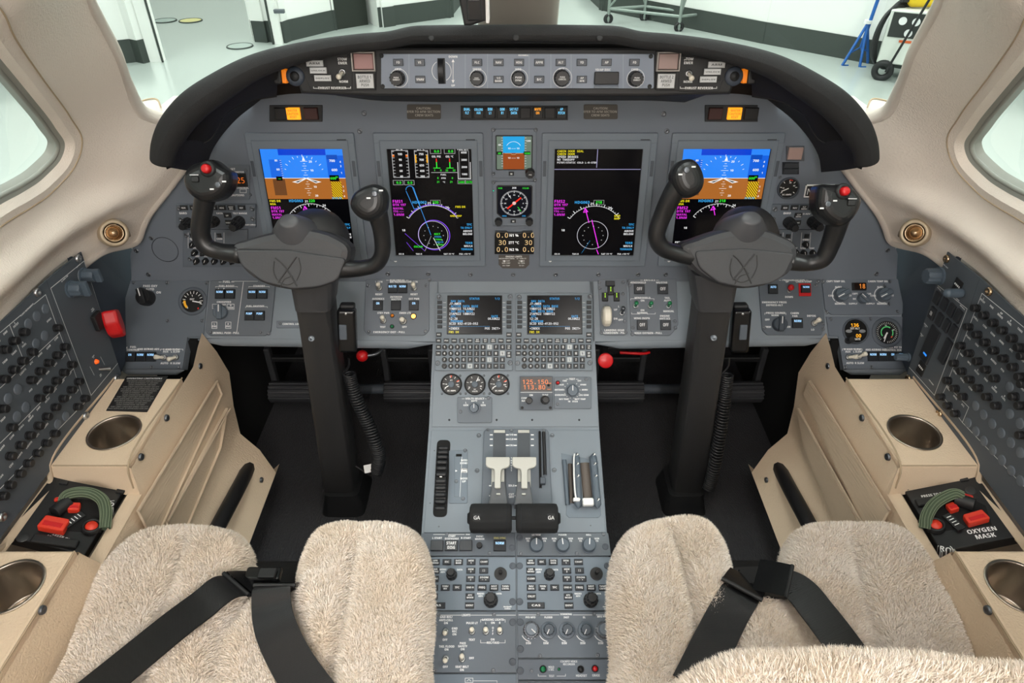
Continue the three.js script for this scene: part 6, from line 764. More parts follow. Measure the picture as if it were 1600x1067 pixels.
  u.text(Z(1170), Y2(918), 'COCKPIT VOICE\nRECORDER', 3.4, { f: 'normal' }).text(Z(1040), Y2(960), 'HOLD\n5 SEC', 3.2, { f: 'normal' }).text(Z(1043), Y2(1017), 'TEST', 3.6, { f: 'normal' }).text(Z(1262), Y2(1013), 'HEADSET', 3.8, { f: 'normal' }).text(Z(1370), Y2(1011), 'ERASE', 3.8, { f: 'normal' }).line([[Z(945), Y2(1000)], [Z(945), Y2(1016)], [Z(1005), Y2(1016)]], 0.7).line([[Z(1080), Y2(1016)], [Z(1145), Y2(1016)], [Z(1145), Y2(1000)]], 0.7); u.lamp(Z(980), Y2(965), 4.6, M.green); u.lamp(Z(1097), Y2(966), 2, M.green); u.lamp(Z(1257), Y2(966), 4.4, M.black); u.lamp(Z(1362), Y2(962), 4.6, M.red); u.screws([[Z(897), Y2(978)], [Z(1453), Y2(970)]], 2.6); dz(u, [[813, 1048], [965, 1048]]);
  u = new Unit('blank_pedestal_panel', 'blue grey panel with a small chevron box at the rear of the pedestal', 'panel', PED, [[639, 1053.5], [806.5, 1053.5], [807, 1110], [633, 1110]], { th: 0.004, color: '#6f7c89' }); u.rect(Z(408), Y2(1030), Z(465), Y2(1062), 0.7).line([[Z(420), Y2(1052)], [Z(436), Y2(1040)], [Z(452), Y2(1052)]], 0.8).line([[Z(468), Y2(1050)], [Z(642), Y2(1050)], [Z(642), Y2(1066)]], 0.7);
  u = new Unit('blank_pedestal_panel', 'plain grey blank panel behind the voice recorder panel', 'panel', PED, [[809.5, 1064], [977, 1064], [984, 1110], [810, 1110]], { th: 0.004, print: false, mat: M.panelDark });
}

// ---------- control columns and yokes ----------
const toPx = (p) => { const q = p.clone().sub(camera.position).applyQuaternion(camera.quaternion.clone().invert()); return [800 + FP * q.x / -q.z, 533.5 - FP * q.y / -q.z]; };
function sections(list, n = 24) {   // loft of rounded rectangles: [center, halfWidth, halfDepth, corner]
  const rows = list.map(([c, a, b, r]) => { const out = []; for (let i = 0; i < n; i++) { const t = i / n * 2 * PI, e = 0.32, cx = Math.sign(Math.cos(t)) * Math.pow(Math.abs(Math.cos(t)), e) * a, cz = Math.sign(Math.sin(t)) * Math.pow(Math.abs(Math.sin(t)), e) * b; out.push(new V3(c.x + cx, c.y, c.z + cz)); } out.push(out[0].clone()); return out; });
  const cap = (k) => list[k][0]; rows.unshift(rows[0].map(() => cap(0).clone())); rows.push(rows[0].map(() => cap(list.length - 1).clone())); return toCreasedNormals(quadGrid(rows), 0.9);
}
const emblem = (u, px, py, z, k) => {   // raised crossed wing emblem on the hub plate
  const q = u.l(px, py, z), S = k * u.s, e = new THREE.Group(); e.name = 'emblem'; e.position.set(q[0], q[1], z); u.g.add(e);
  const st = (pts, r = 0.0009) => mesh('stroke', tube(pts.map(([x, y]) => new V3(x * S, y * S, 0)), r, 14, 6), M.column, e);
  st([[-9, 12], [-5, 9], [2, 0], [9, -13]], 0.0013); st([[10, 13], [3, 4], [-8, -10]], 0.0013); st([[-10, 9], [-11, 0], [-8, -8], [0, -12], [8, -9]]); st([[12, 12], [13, 2], [9, -8]]); st([[-6, -14], [-2, -7], [6, -4]]);
};
function yoke(cfg) {
  const base = atF(cfg.hub[0], cfg.hub[1], 0.955), fr = new Frame(base, X1, tilt(26 * deg));
  const u = new Unit('control_column', cfg.label, 'control column', fr, [[cfg.hub[0] - 20, cfg.hub[1] - 10], [cfg.hub[0] + 20, cfg.hub[1] - 10], [cfg.hub[0] + 20, cfg.hub[1] + 10], [cfg.hub[0] - 20, cfg.hub[1] + 10]], { plain: true });
  const L = (px, py, h) => { const q = u.l(px, py, h); return new V3(q[0], q[1], h); };
  const body = smoothClosed(cfg.body.map(([x, y]) => u.l(x, y, 0)), 60);
  mesh('hub', extrude(body, 0.056, 0.012).translate(0, 0, 0.004), M.yoke, u.g);
  mesh('hub_plate', extrude(roundPoly(cfg.plate.map(([x, y]) => u.l(x, y, 0.006)), 0.008), 0.012, 0.0025).translate(0, 0, 0.0075), M.yoke, u.g);
  { const d = L(cfg.dome[0], cfg.dome[1], -0.024), g = lathe([[0, 0.05], [0.009, 0.0495], [0.012, 0.046], [0.018, 0.034], [0.026, 0.014], [0.033, -0.004], [0.034, -0.03]], 32); const m = mesh('hub_dome', g, mat(0x4b4c50, 0.45), u.g, d.x, d.y, d.z); m.rotation.x = -0.55; m.scale.set(1.35, 1.1, 0.95); const b2 = mesh('hub_fairing', lathe([[0, 0.04], [0.018, 0.037], [0.04, 0.022], [0.052, 0], [0.054, -0.02]], 32), M.column, u.g, d.x + 0.02, d.y - 0.002, d.z - 0.03); b2.rotation.x = -0.5; }
  for (const h of cfg.horns) {
    mesh('horn', varTube(h.path.map(([x, y, z]) => L(x, y, z)), h.r, 50, 18), M.grip, u.g);
    const hd = L(h.head[0], h.head[1], h.hz), ex = h.outer;
    const pl = smoothClosed(h.poly.map(([x, y]) => { const q = u.l(x, y, h.hz); return [q[0] - hd.x, q[1] - hd.y]; }), 40);
    const g = mesh('grip_head', extrude(pl, ex ? 0.052 : 0.046, 0.018, [], 6).translate(0, 0, 0.022), M.grip, u.g, hd.x, hd.y, hd.z);
    for (const [name, x, y, r, hh, m] of h.buttons) { const q = u.l(x, y, h.hz + 0.022); const b = mesh(name, lathe([[0, hh], [r * 0.7, hh], [r, hh * 0.7], [r, 0]], 18), m, g, q[0] - hd.x, q[1] - hd.y, 0.021); if (name === 'red_button') mesh('button_guard', lathe([[r * 1.15, 0.004], [r * 1.6, 0.0035], [r * 1.8, 0]], 20), M.black, b, 0, 0, 0); if (name === 'rocker') { b.geometry = box(0.012, 0.009, 0.008, 0.002); mesh('rocker_mark', box(0.013, 0.0012, 0.001, 0.0003), M.white, b, 0, 0.006, 0.004); } if (name === 'push_button') { mesh('label', new THREE.BoxGeometry(0.006, 0.0022, 0.0004), M.white, b, -0.009, -0.006, 0.001); mesh('label', new THREE.BoxGeometry(0.006, 0.0022, 0.0004), M.white, b, 0.01, 0.005, 0.001); } }
  }
  emblem(u, cfg.emb[0], cfg.emb[1], 0.0078, 1.75);
  // column below the hub, in world space -> local
  const inv = new THREE.Matrix4().compose(u.g.position, u.g.quaternion, new V3(1, 1, 1)).invert();
  const sec = (px, py, F, wpx, dep) => { const p = atF(px, py, F), z = p.clone().sub(camera.position).dot(dirOf(800, 533.5)) , hw = wpx / 2 * z / FP; return [new V3(p.x, p.y, p.z - dep), hw, dep]; };
  const c = cfg.col, up = [sec(c[0], 432, 0.955, 76, 0.036), sec(c[0] + c[4], 452, 0.955, 68, 0.038), sec(c[1], 486, 0.957, 58, 0.036), sec(c[1], 488.5, 0.957, 57, 0.036)], lo = [sec(c[1], 488, 0.96, 54, 0.034), sec(c[2], 515, 0.961, 52, 0.034), sec((c[2] + c[3]) / 2, 645, 0.968, 51, 0.034), sec(c[3], 768, 0.975, 50, 0.034), sec(c[3] + c[5] * 3, 792, 0.977, 46, 0.032)];
  mesh('collar', sections(up).applyMatrix4(inv), M.yoke, u.g); mesh('column', sections(lo).applyMatrix4(inv), M.column, u.g);
  const bt = sec(c[3] + c[5] * 3, 776, 0.965, 56, 0.045), fl = atF(c[3], 800, 0.98); mesh('boot', sections([[bt[0], bt[1], 0.045], [new V3(bt[0].x, (bt[0].y + FL) / 2, bt[0].z), bt[1] * 1.1, 0.052], [new V3(bt[0].x, FL, bt[0].z), bt[1] * 1.25, 0.06]]).applyMatrix4(inv), M.black, u.g);
  const sc = mesh('screw', lathe([[0, 0.0006], [0.002, 0.0006], [0.003, 0.002], [0.0055, 0.0018], [0.006, 0]], 14), M.darkSteel, u.g); sc.position.copy(atF(cfg.screw[0], cfg.screw[1], 0.959).applyMatrix4(inv)); sc.rotation.x = -26 * deg * -1 * -1;
  return u;
}
const rb = 0.0068;
yoke({ hub: [455, 405], label: 'black control column and yoke ahead of the pilot seat', body: [[363, 383], [385, 374], [430, 362], [475, 357], [520, 368], [546, 388], [534, 428], [505, 447], [457, 453], [405, 440], [375, 415]], plate: [[367, 390], [452, 391], [541, 404], [527, 438], [500, 448], [456, 452], [410, 440], [378, 416]], dome: [464, 368], emb: [447, 424],
  horns: [{ outer: true, path: [[385, 398, -0.01], [345, 393, -0.008], [323, 385, -0.004], [314, 368, 0.0], [316, 335, 0.012], [322, 305, 0.026], [328, 288, 0.034]], r: [0.017, 0.0135, 0.014, 0.0145, 0.0145, 0.0155, 0.015], head: [328, 282], hz: 0.034, poly: [[291, 280], [299, 262], [322, 252], [336, 250], [352, 262], [364, 270], [364, 292], [352, 308], [334, 315], [316, 314], [298, 300]], buttons: [['red_button', 324, 264, rb, 0.011, M.red], ['rocker', 305, 280, 0.005, 0.006, M.black], ['push_button', 340, 289, 0.0045, 0.002, M.darkSteel]] },
    { path: [[520, 420, -0.012], [565, 419, -0.01], [588, 412, -0.004], [597, 396, 0.002], [596, 360, 0.014], [588, 325, 0.03]], r: [0.016, 0.013, 0.0125, 0.0125, 0.0135, 0.016], head: [578, 316], hz: 0.03, poly: [[549, 322], [553, 305], [568, 293], [588, 288], [603, 296], [607, 318], [600, 336], [580, 346], [560, 338]], buttons: [['push_button', 585, 303, 0.0045, 0.002, M.darkSteel]] }],
  col: [484, 487, 491, 529, 1, 1], screw: [487, 529] });
yoke({ hub: [1160, 402], label: 'black control column and yoke ahead of the copilot seat', body: [[1064, 385], [1090, 373], [1130, 360], [1175, 355], [1215, 365], [1246, 385], [1240, 420], [1205, 443], [1160, 451], [1115, 441], [1085, 420]], plate: [[1085, 392], [1165, 388], [1243, 396], [1226, 430], [1205, 443], [1163, 450], [1122, 442], [1092, 418]], dome: [1160, 364], emb: [1160, 420],
  horns: [{ path: [[1090, 402, -0.012], [1058, 396, -0.01], [1034, 386, -0.004], [1026, 368, 0.002], [1036, 335, 0.012], [1052, 302, 0.026], [1066, 280, 0.034]], r: [0.016, 0.0135, 0.0135, 0.0135, 0.014, 0.0155, 0.016], head: [1072, 276], hz: 0.034, poly: [[1046, 274], [1058, 254], [1078, 249], [1091, 260], [1098, 284], [1090, 302], [1070, 310], [1054, 300]], buttons: [['push_button', 1073, 266, 0.0045, 0.002, M.darkSteel]] },
    { outer: true, path: [[1225, 406, -0.012], [1262, 411, -0.01], [1285, 405, -0.002], [1297, 382, 0.006], [1308, 350, 0.02], [1315, 330, 0.03]], r: [0.016, 0.013, 0.0135, 0.0145, 0.016, 0.016], head: [1305, 320], hz: 0.03, poly: [[1271, 306], [1276, 290], [1300, 289], [1320, 289], [1336, 302], [1341, 312], [1337, 328], [1322, 348], [1305, 354], [1286, 346], [1272, 328]], buttons: [['red_button', 1318, 299, rb, 0.011, M.red], ['rocker', 1330, 317, 0.005, 0.006, M.black], ['push_button', 1294, 319, 0.0045, 0.002, M.darkSteel]] }],
  col: [1122, 1119, 1115, 1077, -1, -1], screw: [1115, 528] });
// hand microphones with coiled cords
for (const s of [-1, 1]) {
  const w = s < 0 ? 'pilot' : 'copilot', p = s < 0 ? atF(543, 515, 0.985) : atF(1156, 515, 0.985), m = thing('hand_microphone', 'black hand microphone with coiled cord clipped beside the ' + w + ' column', 'microphone', p, tilt ? new THREE.Quaternion().setFromEuler(new THREE.Euler(-0.25, s * -0.1, s * 0.05)) : null);
  const inv = new THREE.Matrix4().compose(m.position, m.quaternion, new V3(1, 1, 1)).invert();
  mesh('body', box(0.032, 0.08, 0.026, 0.006, 3), M.blackGloss, m); mesh('clip', box(0.026, 0.03, 0.02, 0.004), M.black, m, 0, 0.03, -0.012); mesh('talk_button', box(0.013, 0.028, 0.006, 0.002), M.panelDark, m, s < 0 ? -0.006 : 0.003, 0.0, 0.0125); mesh('top_screw', lathe([[0, 0.001], [0.002, 0.0008], [0.0022, 0]], 10), M.steel, m, 0, 0.034, 0.0132);
  const path = (s < 0 ? [[545, 560, 1.0], [546, 588, 1.0], [556, 620, 0.99], [572, 655, 0.98], [586, 690, 0.96], [592, 715, 0.955], [588, 738, 0.95]] : [[1139, 560, 1.0], [1135, 590, 0.995], [1132, 620, 0.99], [1127, 660, 0.98], [1121, 700, 0.97], [1114, 738, 0.965], [1107, 764, 0.96]]).map((a) => atF(...a)), cv = new THREE.CatmullRomCurve3(path, false, 'centripetal');
  const turns = 46, pts = [], N = turns * 10; for (let i = 0; i <= N; i++) { const t = 0.14 + 0.86 * i / N, c = cv.getPoint(t), T = cv.getTangent(t), B = T.clone().cross(new V3(0, 0, 1)).normalize(), Q = B.clone().cross(T), a = i / 10 * 2 * PI; pts.push(c.addScaledVector(B, Math.cos(a) * 0.011).addScaledVector(Q, Math.sin(a) * 0.011)); }
  mesh('coiled_cord', new THREE.TubeGeometry(new THREE.CatmullRomCurve3(pts), N, 0.0027, 5).applyMatrix4(inv), M.knob, m); mesh('cord', tube([path[0], cv.getPoint(0.07), pts[0]], 0.0024, 12, 6).applyMatrix4(inv), M.knob, m);
  if (s < 0) { mesh('cord_tail', tube([pts[N], atF(578, 742, 0.955), atF(556, 728, 0.965)], 0.0018, 12, 6).applyMatrix4(inv), M.knob, m); const tg = mesh('cord_tag', box(0.018, 0.016, 0.001, 0.0004), M.white, m); tg.position.copy(atF(576, 732, 0.948).applyMatrix4(inv)); tg.rotation.set(-0.6, 0, 0.2); }
}
// red knobs under the shelf
{
  let p = atF(566, 556, 1.06), k = thing('brake_knob', 'red ball knob on a dark rod under the shelf beside the pilot microphone', 'knob', p); mesh('ball', new THREE.SphereGeometry(0.0115, 24, 18), M.red, k); mesh('rod', tube([new V3(0.008, 0, 0), new V3(0.03, 0, -0.01), new V3(0.045, 0.012, -0.04)], 0.0035, 12, 8), M.darkSteel, k);
  p = atF(946, 563, 1.03); k = thing('release_pull', 'flat red disc knob beside the copilot side of the pedestal', 'knob', p, new THREE.Quaternion().setFromEuler(new THREE.Euler(-0.5, 0, 0))); mesh('disc', lathe([[0, 0.008], [0.012, 0.0075], [0.0145, 0.004], [0.0145, 0], [0, -0.002]], 32), M.red, k); mesh('shaft', box(0.006, 0.006, 0.05, 0.001), M.darkSteel, k, 0, 0, -0.026);
  p = atF(992, 552, 1.09); k = thing('release_bar', 'thin red release bar under the shelf beside the red disc knob', 'handle', p); mesh('bar', tube([new V3(-0.03, 0.002, 0), new V3(0.02, 0, 0), new V3(0.03, 0.0, -0.004)], 0.003, 10, 8), M.red, k); mesh('bracket', box(0.09, 0.006, 0.03, 0.002), M.black, k, -0.01, 0.008, -0.02);
}
// rudder pedals
for (const [x, who] of [[462, 'outer pilot'], [640, 'inner pilot'], [966, 'inner copilot'], [1150, 'outer copilot']]) {
  const p = atF(x, 612, 1.25), r = thing('rudder_pedal', 'black ribbed rudder pedal, ' + who + ' one, in the dark footwell', 'pedal', p);
  const n = 12, g = []; mesh('foot_bar', new THREE.CylinderGeometry(0.026, 0.026, 0.115, 28).rotateZ(PI / 2), M.pedal, r); for (let i = 0; i < 5; i++) { const a = 0.1 + i * 0.35; mesh('rib', memo('prb', () => box(0.116, 0.005, 0.006, 0.002)), M.pedal, r, 0, Math.sin(a) * 0.027, Math.cos(a) * 0.027); }
  for (const q of [-1, 1]) mesh('side_arm', box(0.014, 0.12, 0.02, 0.004), M.pedal, r, q * 0.055, 0.05, -0.03); mesh('top_bar', box(0.12, 0.014, 0.016, 0.004), M.black, r, 0, 0.075, -0.034); mesh('pivot', new THREE.CylinderGeometry(0.012, 0.012, 0.16, 20).rotateZ(PI / 2), M.panelDark, r, (who.startsWith('inner') ? -1 : 1) * (x < 800 ? 1 : -1) * 0.1, -0.008, -0.02);
}
// ---------- breaker panels ----------
const brk = new Map();
for (const s of [-1, 1]) {
  const who = s < 0 ? 'pilot' : 'copilot', BX = 0.711, fr = new Frame(W(s * BX, 0.7, 0.65), new V3(0, 0, s < 0 ? -1 : 1), new V3(0, 1, 0));
  const poly = [[0.99, 0.538], [0.962, 0.772], [0.35, 0.772], [0.35, 0.528], [0.9, 0.532]].map(([f, d]) => toPx(W(s * BX, f, d)));
  const u = new Unit('breaker_panel', 'dark grey circuit breaker panel full of black breakers beside the ' + who + ' seat', 'breaker panel', fr, poly, { th: 0.003, color: '#4f565e', ppm: 2600, lift: -0.001 });
  const Q = (x, y, ox = s < 0 ? 0 : 1200, oy = 400) => [ox + x / 4, oy + y / 4];
  const bk = memo('brkb', () => toCreasedNormals(lathe([[0.0062, 0], [0.0062, 0.003], [0.0045, 0.0035], [0.0042, 0.006], [0.0058, 0.0065], [0.0058, 0.0095], [0.005, 0.0105], [0, 0.0107]], 14), 0.5));
  const words = ['L PITOT', 'R FUEL', 'STALL', 'AHRS', 'FLAPS', 'AUDIO', 'NAV', 'DME', 'TAWS', 'COM', 'ATC', 'CDU', 'PFD', 'MFD', 'AP SERVO', 'TRIM', 'GEAR', 'LIGHTS', 'FAN', 'OXY'];
  const bl = s < 0 ? [[132, 475], [70, 530], [15, 585], [183, 600], [125, 655], [68, 710], [343, 450], [388, 568], [340, 620], [287, 667], [233, 720], [180, 775], [433, 678], [383, 728], [335, 780], [283, 835], [228, 890], [475, 785], [430, 835], [380, 890], [330, 945], [277, 1003], [225, 1060], [515, 890], [470, 943], [55, 1072], [170, 1120], [110, 1182], [50, 1250], [325, 1110], [272, 1170], [218, 1232], [160, 1295], [107, 1360], [45, 1430], [2, 1500], [3, 955], [8, 770]] : [[1315, 325], [1368, 370], [1425, 418], [1483, 465], [1545, 515], [1590, 572], [1270, 443], [1325, 492], [1375, 540], [1430, 590], [1490, 640], [1550, 693], [1222, 560], [1275, 608], [1328, 657], [1380, 710], [1435, 765], [1595, 755], [1180, 670], [1228, 720], [1278, 772], [1332, 825], [1388, 880], [1445, 935], [1555, 878], [1138, 778], [1185, 828], [1235, 880], [1095, 880], [1140, 935], [1188, 985], [1595, 935], [1600, 1120], [1610, 625], [1612, 800]];
  bl.forEach(([x, y], i) => { const [a, b] = Q(x, y); u.put('breaker', bk, M.knob, a, b); u.text(...Q(x + (s < 0 ? -36 : 30), y - 52), words[(i * 7) % 20].replace(' ', '\n'), 4.2); });
  const dl = s < 0 ? [[175, 425], [228, 375], [283, 330], [225, 547], [278, 498], [110, 832], [50, 890], [160, 945], [105, 1005], [410, 1000], [360, 1050]] : [[1298, 935], [1348, 990], [1402, 1048], [1458, 1105], [1518, 1165], [1578, 1228], [1512, 985], [1575, 1045], [1250, 1040], [1300, 1095], [1350, 1155], [1405, 1212], [1462, 1275], [1520, 1340], [1578, 1405], [1510, 818], [1470, 1190 + 20]].slice(0, 16);
  for (const [x, y] of dl) u.put('hole_plug', memo('plug', () => lathe([[0, 0.0018], [0.0065, 0.0016], [0.0078, 0.0006], [0.008, 0]], 24)), mat(0x5b636c, 0.55), ...Q(x, y));
  const ln = (l, w = 0.9) => u.line(l.map(([x, y]) => Q(x, y)), w);
  if (s < 0) { ln([[0, 478], [130, 368]]); ln([[212, 300], [285, 240], [372, 480], [0, 825]]); ln([[372, 480], [460, 703], [105, 1067], [0, 1170]]); ln([[460, 703], [530, 915], [0, 1425 + 30]]); ln([[60, 430], [140, 630]]); ln([[317, 200], [525, 30], [740, 665], [570, 870], [317, 200]]); u.text(...Q(170, 335), 'FLIGHT INSTRUMENTS', 3, { a: 0 }); }
  else { ln([[1045, 170], [1245, 330], [1040, 870], [865, 675], [1045, 170]]); ln([[1600, 445], [1338, 232], [1130, 765]]); ln([[1088, 870], [1118, 808], [1255, 945], [1215, 1040], [1600, 1440]]); ln([[1088, 870], [1215, 1040]]); }
  const seamA = s < 0 ? [[290, 148 - 0], [545, 960]] : [[1320, 148], [1060, 920]]; u.line(seamA.map(([x, y]) => Q(x, y)), 0.8, '#33383e');
  const bigScrew = memo('bscr', () => lathe([[0, 0.002], [0.002, 0.002], [0.0028, 0.0045], [0.0055, 0.004], [0.0068, 0.002], [0.0068, 0]], 16));
  for (const [x, y] of s < 0 ? [[485, 15], [228, 228], [725, 762], [532, 998], [10, 1660 - 30]] : [[1120, 18], [1385, 222], [880, 765], [1073, 985]]) u.put('screw', bigScrew, s < 0 ? M.steel : M.bronze, ...Q(x, y));
  const grey = mat(0x4e5b67, 0.45);
  if (s < 0) {
    for (const [x, y, r] of [[520, 122, 0.0115], [440, 205, 0.0125]]) { const [a, b] = Q(x, y), k = u.put('selector_knob', knobGeo(r, 0.02, 8, 1.15), grey, a, b); mesh('grip_bar', box(r * 0.7, r * 2, 0.01, 0.002), grey, k, 0, 0, 0.024); u.arc(a, b, 13, 2.2, 4.4, 0.8); }
    u.text(...Q(490, 60), 'CKPT LTS', 2.8).text(...Q(405, 140), 'EL PANEL DIM', 2.8).text(...Q(580, 335), 'FUEL\nDUMP', 3);
    const gd = u.put('guard_base', box(0.022, 0.03, 0.008, 0.002).translate(0, 0, 0.004), M.black, ...Q(598, 405)); const gq = u.put('switch_guard', extrude(roundPoly([[-0.013, 0.02], [0.008, 0.02], [0.018, -0.002], [0.012, -0.02], [-0.004, -0.014], [-0.013, 0.002]], 0.004), 0.02, 0.004).translate(0, 0, 0.024), M.red, ...Q(640, 440)); gq.rotation.set(0, 0.35, -0.5); gq.scale.setScalar(1.25);
    u.put('amber_lamp', lathe([[0, 0.005], [0.003, 0.004], [0.0045, 0]], 16), mat(0xe0641a, 0.4, 0, { emissive: 0xff5a10, emissiveIntensity: 0.4 }), ...Q(600, 660)); const tg = u.put('toggle', lathe([[0.002, 0], [0.0022, 0.012], [0.003, 0.018], [0.0025, 0.021], [0, 0.021]], 12), M.steel, ...Q(615, 708)); tg.rotation.set(0.6, 0.7, 0); u.text(...Q(585, 630), 'EMER\nLT', 2.6).text(...Q(630, 745), 'DIM\nTEST', 2.6); ln([[562, 690], [590, 745]], 0.7); ln([[628, 628], [655, 680]], 0.7);
  } else {
    for (const [x, y, r] of [[1075, 125, 0.0135], [880, 632, 0.0065]]) { const [a, b] = Q(x, y), k = u.put('selector_knob', knobGeo(r, 0.024, 10, 1.15), grey, a, b); }
    for (const [x, y] of [[1185, 190], [958, 702]]) { const k = u.put('thumbwheel', box(0.02, 0.024, 0.003, 0.001), M.black, ...Q(x, y)); u.text; for (let i = 0; i < 4; i++) mesh('digit', memo('dgt', () => new THREE.BoxGeometry(0.0022, 0.003, 0.0004)), M.white, k, -0.006 + i * 0.004, 0.002, 0.0017); }
    const lv = u.put('lever_knob', new THREE.CapsuleGeometry(0.0075, 0.018, 6, 14).rotateX(PI / 2).translate(0, 0, 0.014), grey, ...Q(1218, 232));
    const dk = (n, x, y, w, h, d, text) => u.put(n, keyGeo(w, h, d, 0.0008, cell(text || '', '#24272c', '#eee', '')), atlasMat, ...Q(x, y));
    [[1063, 262], [1108, 300], [1152, 338], [1195, 375]].forEach(([x, y]) => dk('dark_key', x, y, 0.0135, 0.0215, 0.004)); [[1033, 358], [1078, 397], [1123, 435], [1165, 470]].forEach(([x, y], i) => dk('dark_key', x, y, 0.0135, 0.0215, 0.004, i ? '' : 'ON')); dk('dark_key', 1128, 565, 0.017, 0.024, 0.004); dk('dark_key', 1102, 625, 0.017, 0.024, 0.004);
    const dp = dk('dark_display', 1015, 555, 0.027, 0.066, 0.003); mesh('blue_bar', new THREE.BoxGeometry(0.01, 0.003, 0.0005), mat(0x0a2440, 0.4, 0, { emissive: 0x2a8cff, emissiveIntensity: 0.9 }), dp, 0.001, -0.019, 0.0032);
    u.text(...Q(1110, 62), 'MAP LIGHT', 2.8).text(...Q(1070, 205), 'ANTI COLL', 2.4).text(...Q(1215, 320), 'GND RECOG', 2.4).text(...Q(985, 435), 'CAB PRES\nSEL', 2.6).text(...Q(960, 495), 'CAB ALT\nSET', 2.6).text(...Q(1020, 790), 'CAB HEIGHT', 2.6).text(...Q(1180, 265), 'PASS SAFETY', 2.4);
  }
}
// ---------- air outlets ----------
for (const s of [-1, 1]) {
  let p = atX(178, 364, wallX(1.03, 0.525) + 0.024); const q = s < 0 ? p.clone() : new V3(-p.x, p.y, p.z), dirn = new V3(-s * 0.62, 0.33, 0.72).normalize();
  const g = thing('air_outlet', 'round bronze air outlet set in the ' + (s < 0 ? 'pilot' : 'copilot') + ' side liner', 'air outlet', q, new THREE.Quaternion().setFromUnitVectors(new V3(0, 0, 1), dirn));
  mesh('flange', lathe([[0.0165, 0.004], [0.019, 0.0055], [0.0225, 0.004], [0.024, -0.004], [0.024, -0.02]], 40), mat(0xb7a78e, 0.4, 0.3), g); mesh('ball_ring', lathe([[0.0115, 0.0], [0.0125, 0.004], [0.0155, 0.003], [0.0168, -0.003]], 40), M.bronze, g); mesh('throat', lathe([[0.0115, 0.0], [0.011, -0.012], [0.0085, -0.018], [0, -0.02]], 32), M.bronze, g); mesh('collar', lathe([[0.0185, 0.0], [0.0168, -0.002], [0.0165, -0.008]], 36), mat(0x6b5c48, 0.3, 0.9), g);
  for (const k of [-1, 1]) { const w = mesh('shadow_tab', box(0.014, 0.012, 0.008, 0.003), mat(0x857b6c, 0.6), g, k * 0.02 * 0.9, k * s * -0.0 + 0.014 * (k * s > 0 ? 1 : -0.4), -0.008); w.name = 'shade_tab'; }  // darker tabs standing in for the shade around the outlet
}
// ---------- compass beside the centre post ----------
{
  const p = atF(735, 10, 0.98), c = thing('standby_compass', 'black standby compass hanging beside the windshield centre post', 'compass', p);
  mesh('housing', extrude([[-0.02, 0.05], [0.02, 0.05], [0.02, -0.014], [0.0, -0.02], [-0.008, -0.02]], 0.045, 0.003).translate(0, 0, 0.02), M.black, c); mesh('card_window', box(0.018, 0.026, 0.004, 0.002), mat(0x26282a, 0.2), c, 0.006, 0.0, 0.022); mesh('white_edge', box(0.0045, 0.07, 0.03, 0.001), M.white, c, 0.0225, 0.018, 0.003); mesh('bracket', box(0.02, 0.1, 0.02, 0.003), M.black, c, 0.0, 0.09, -0.01);
}

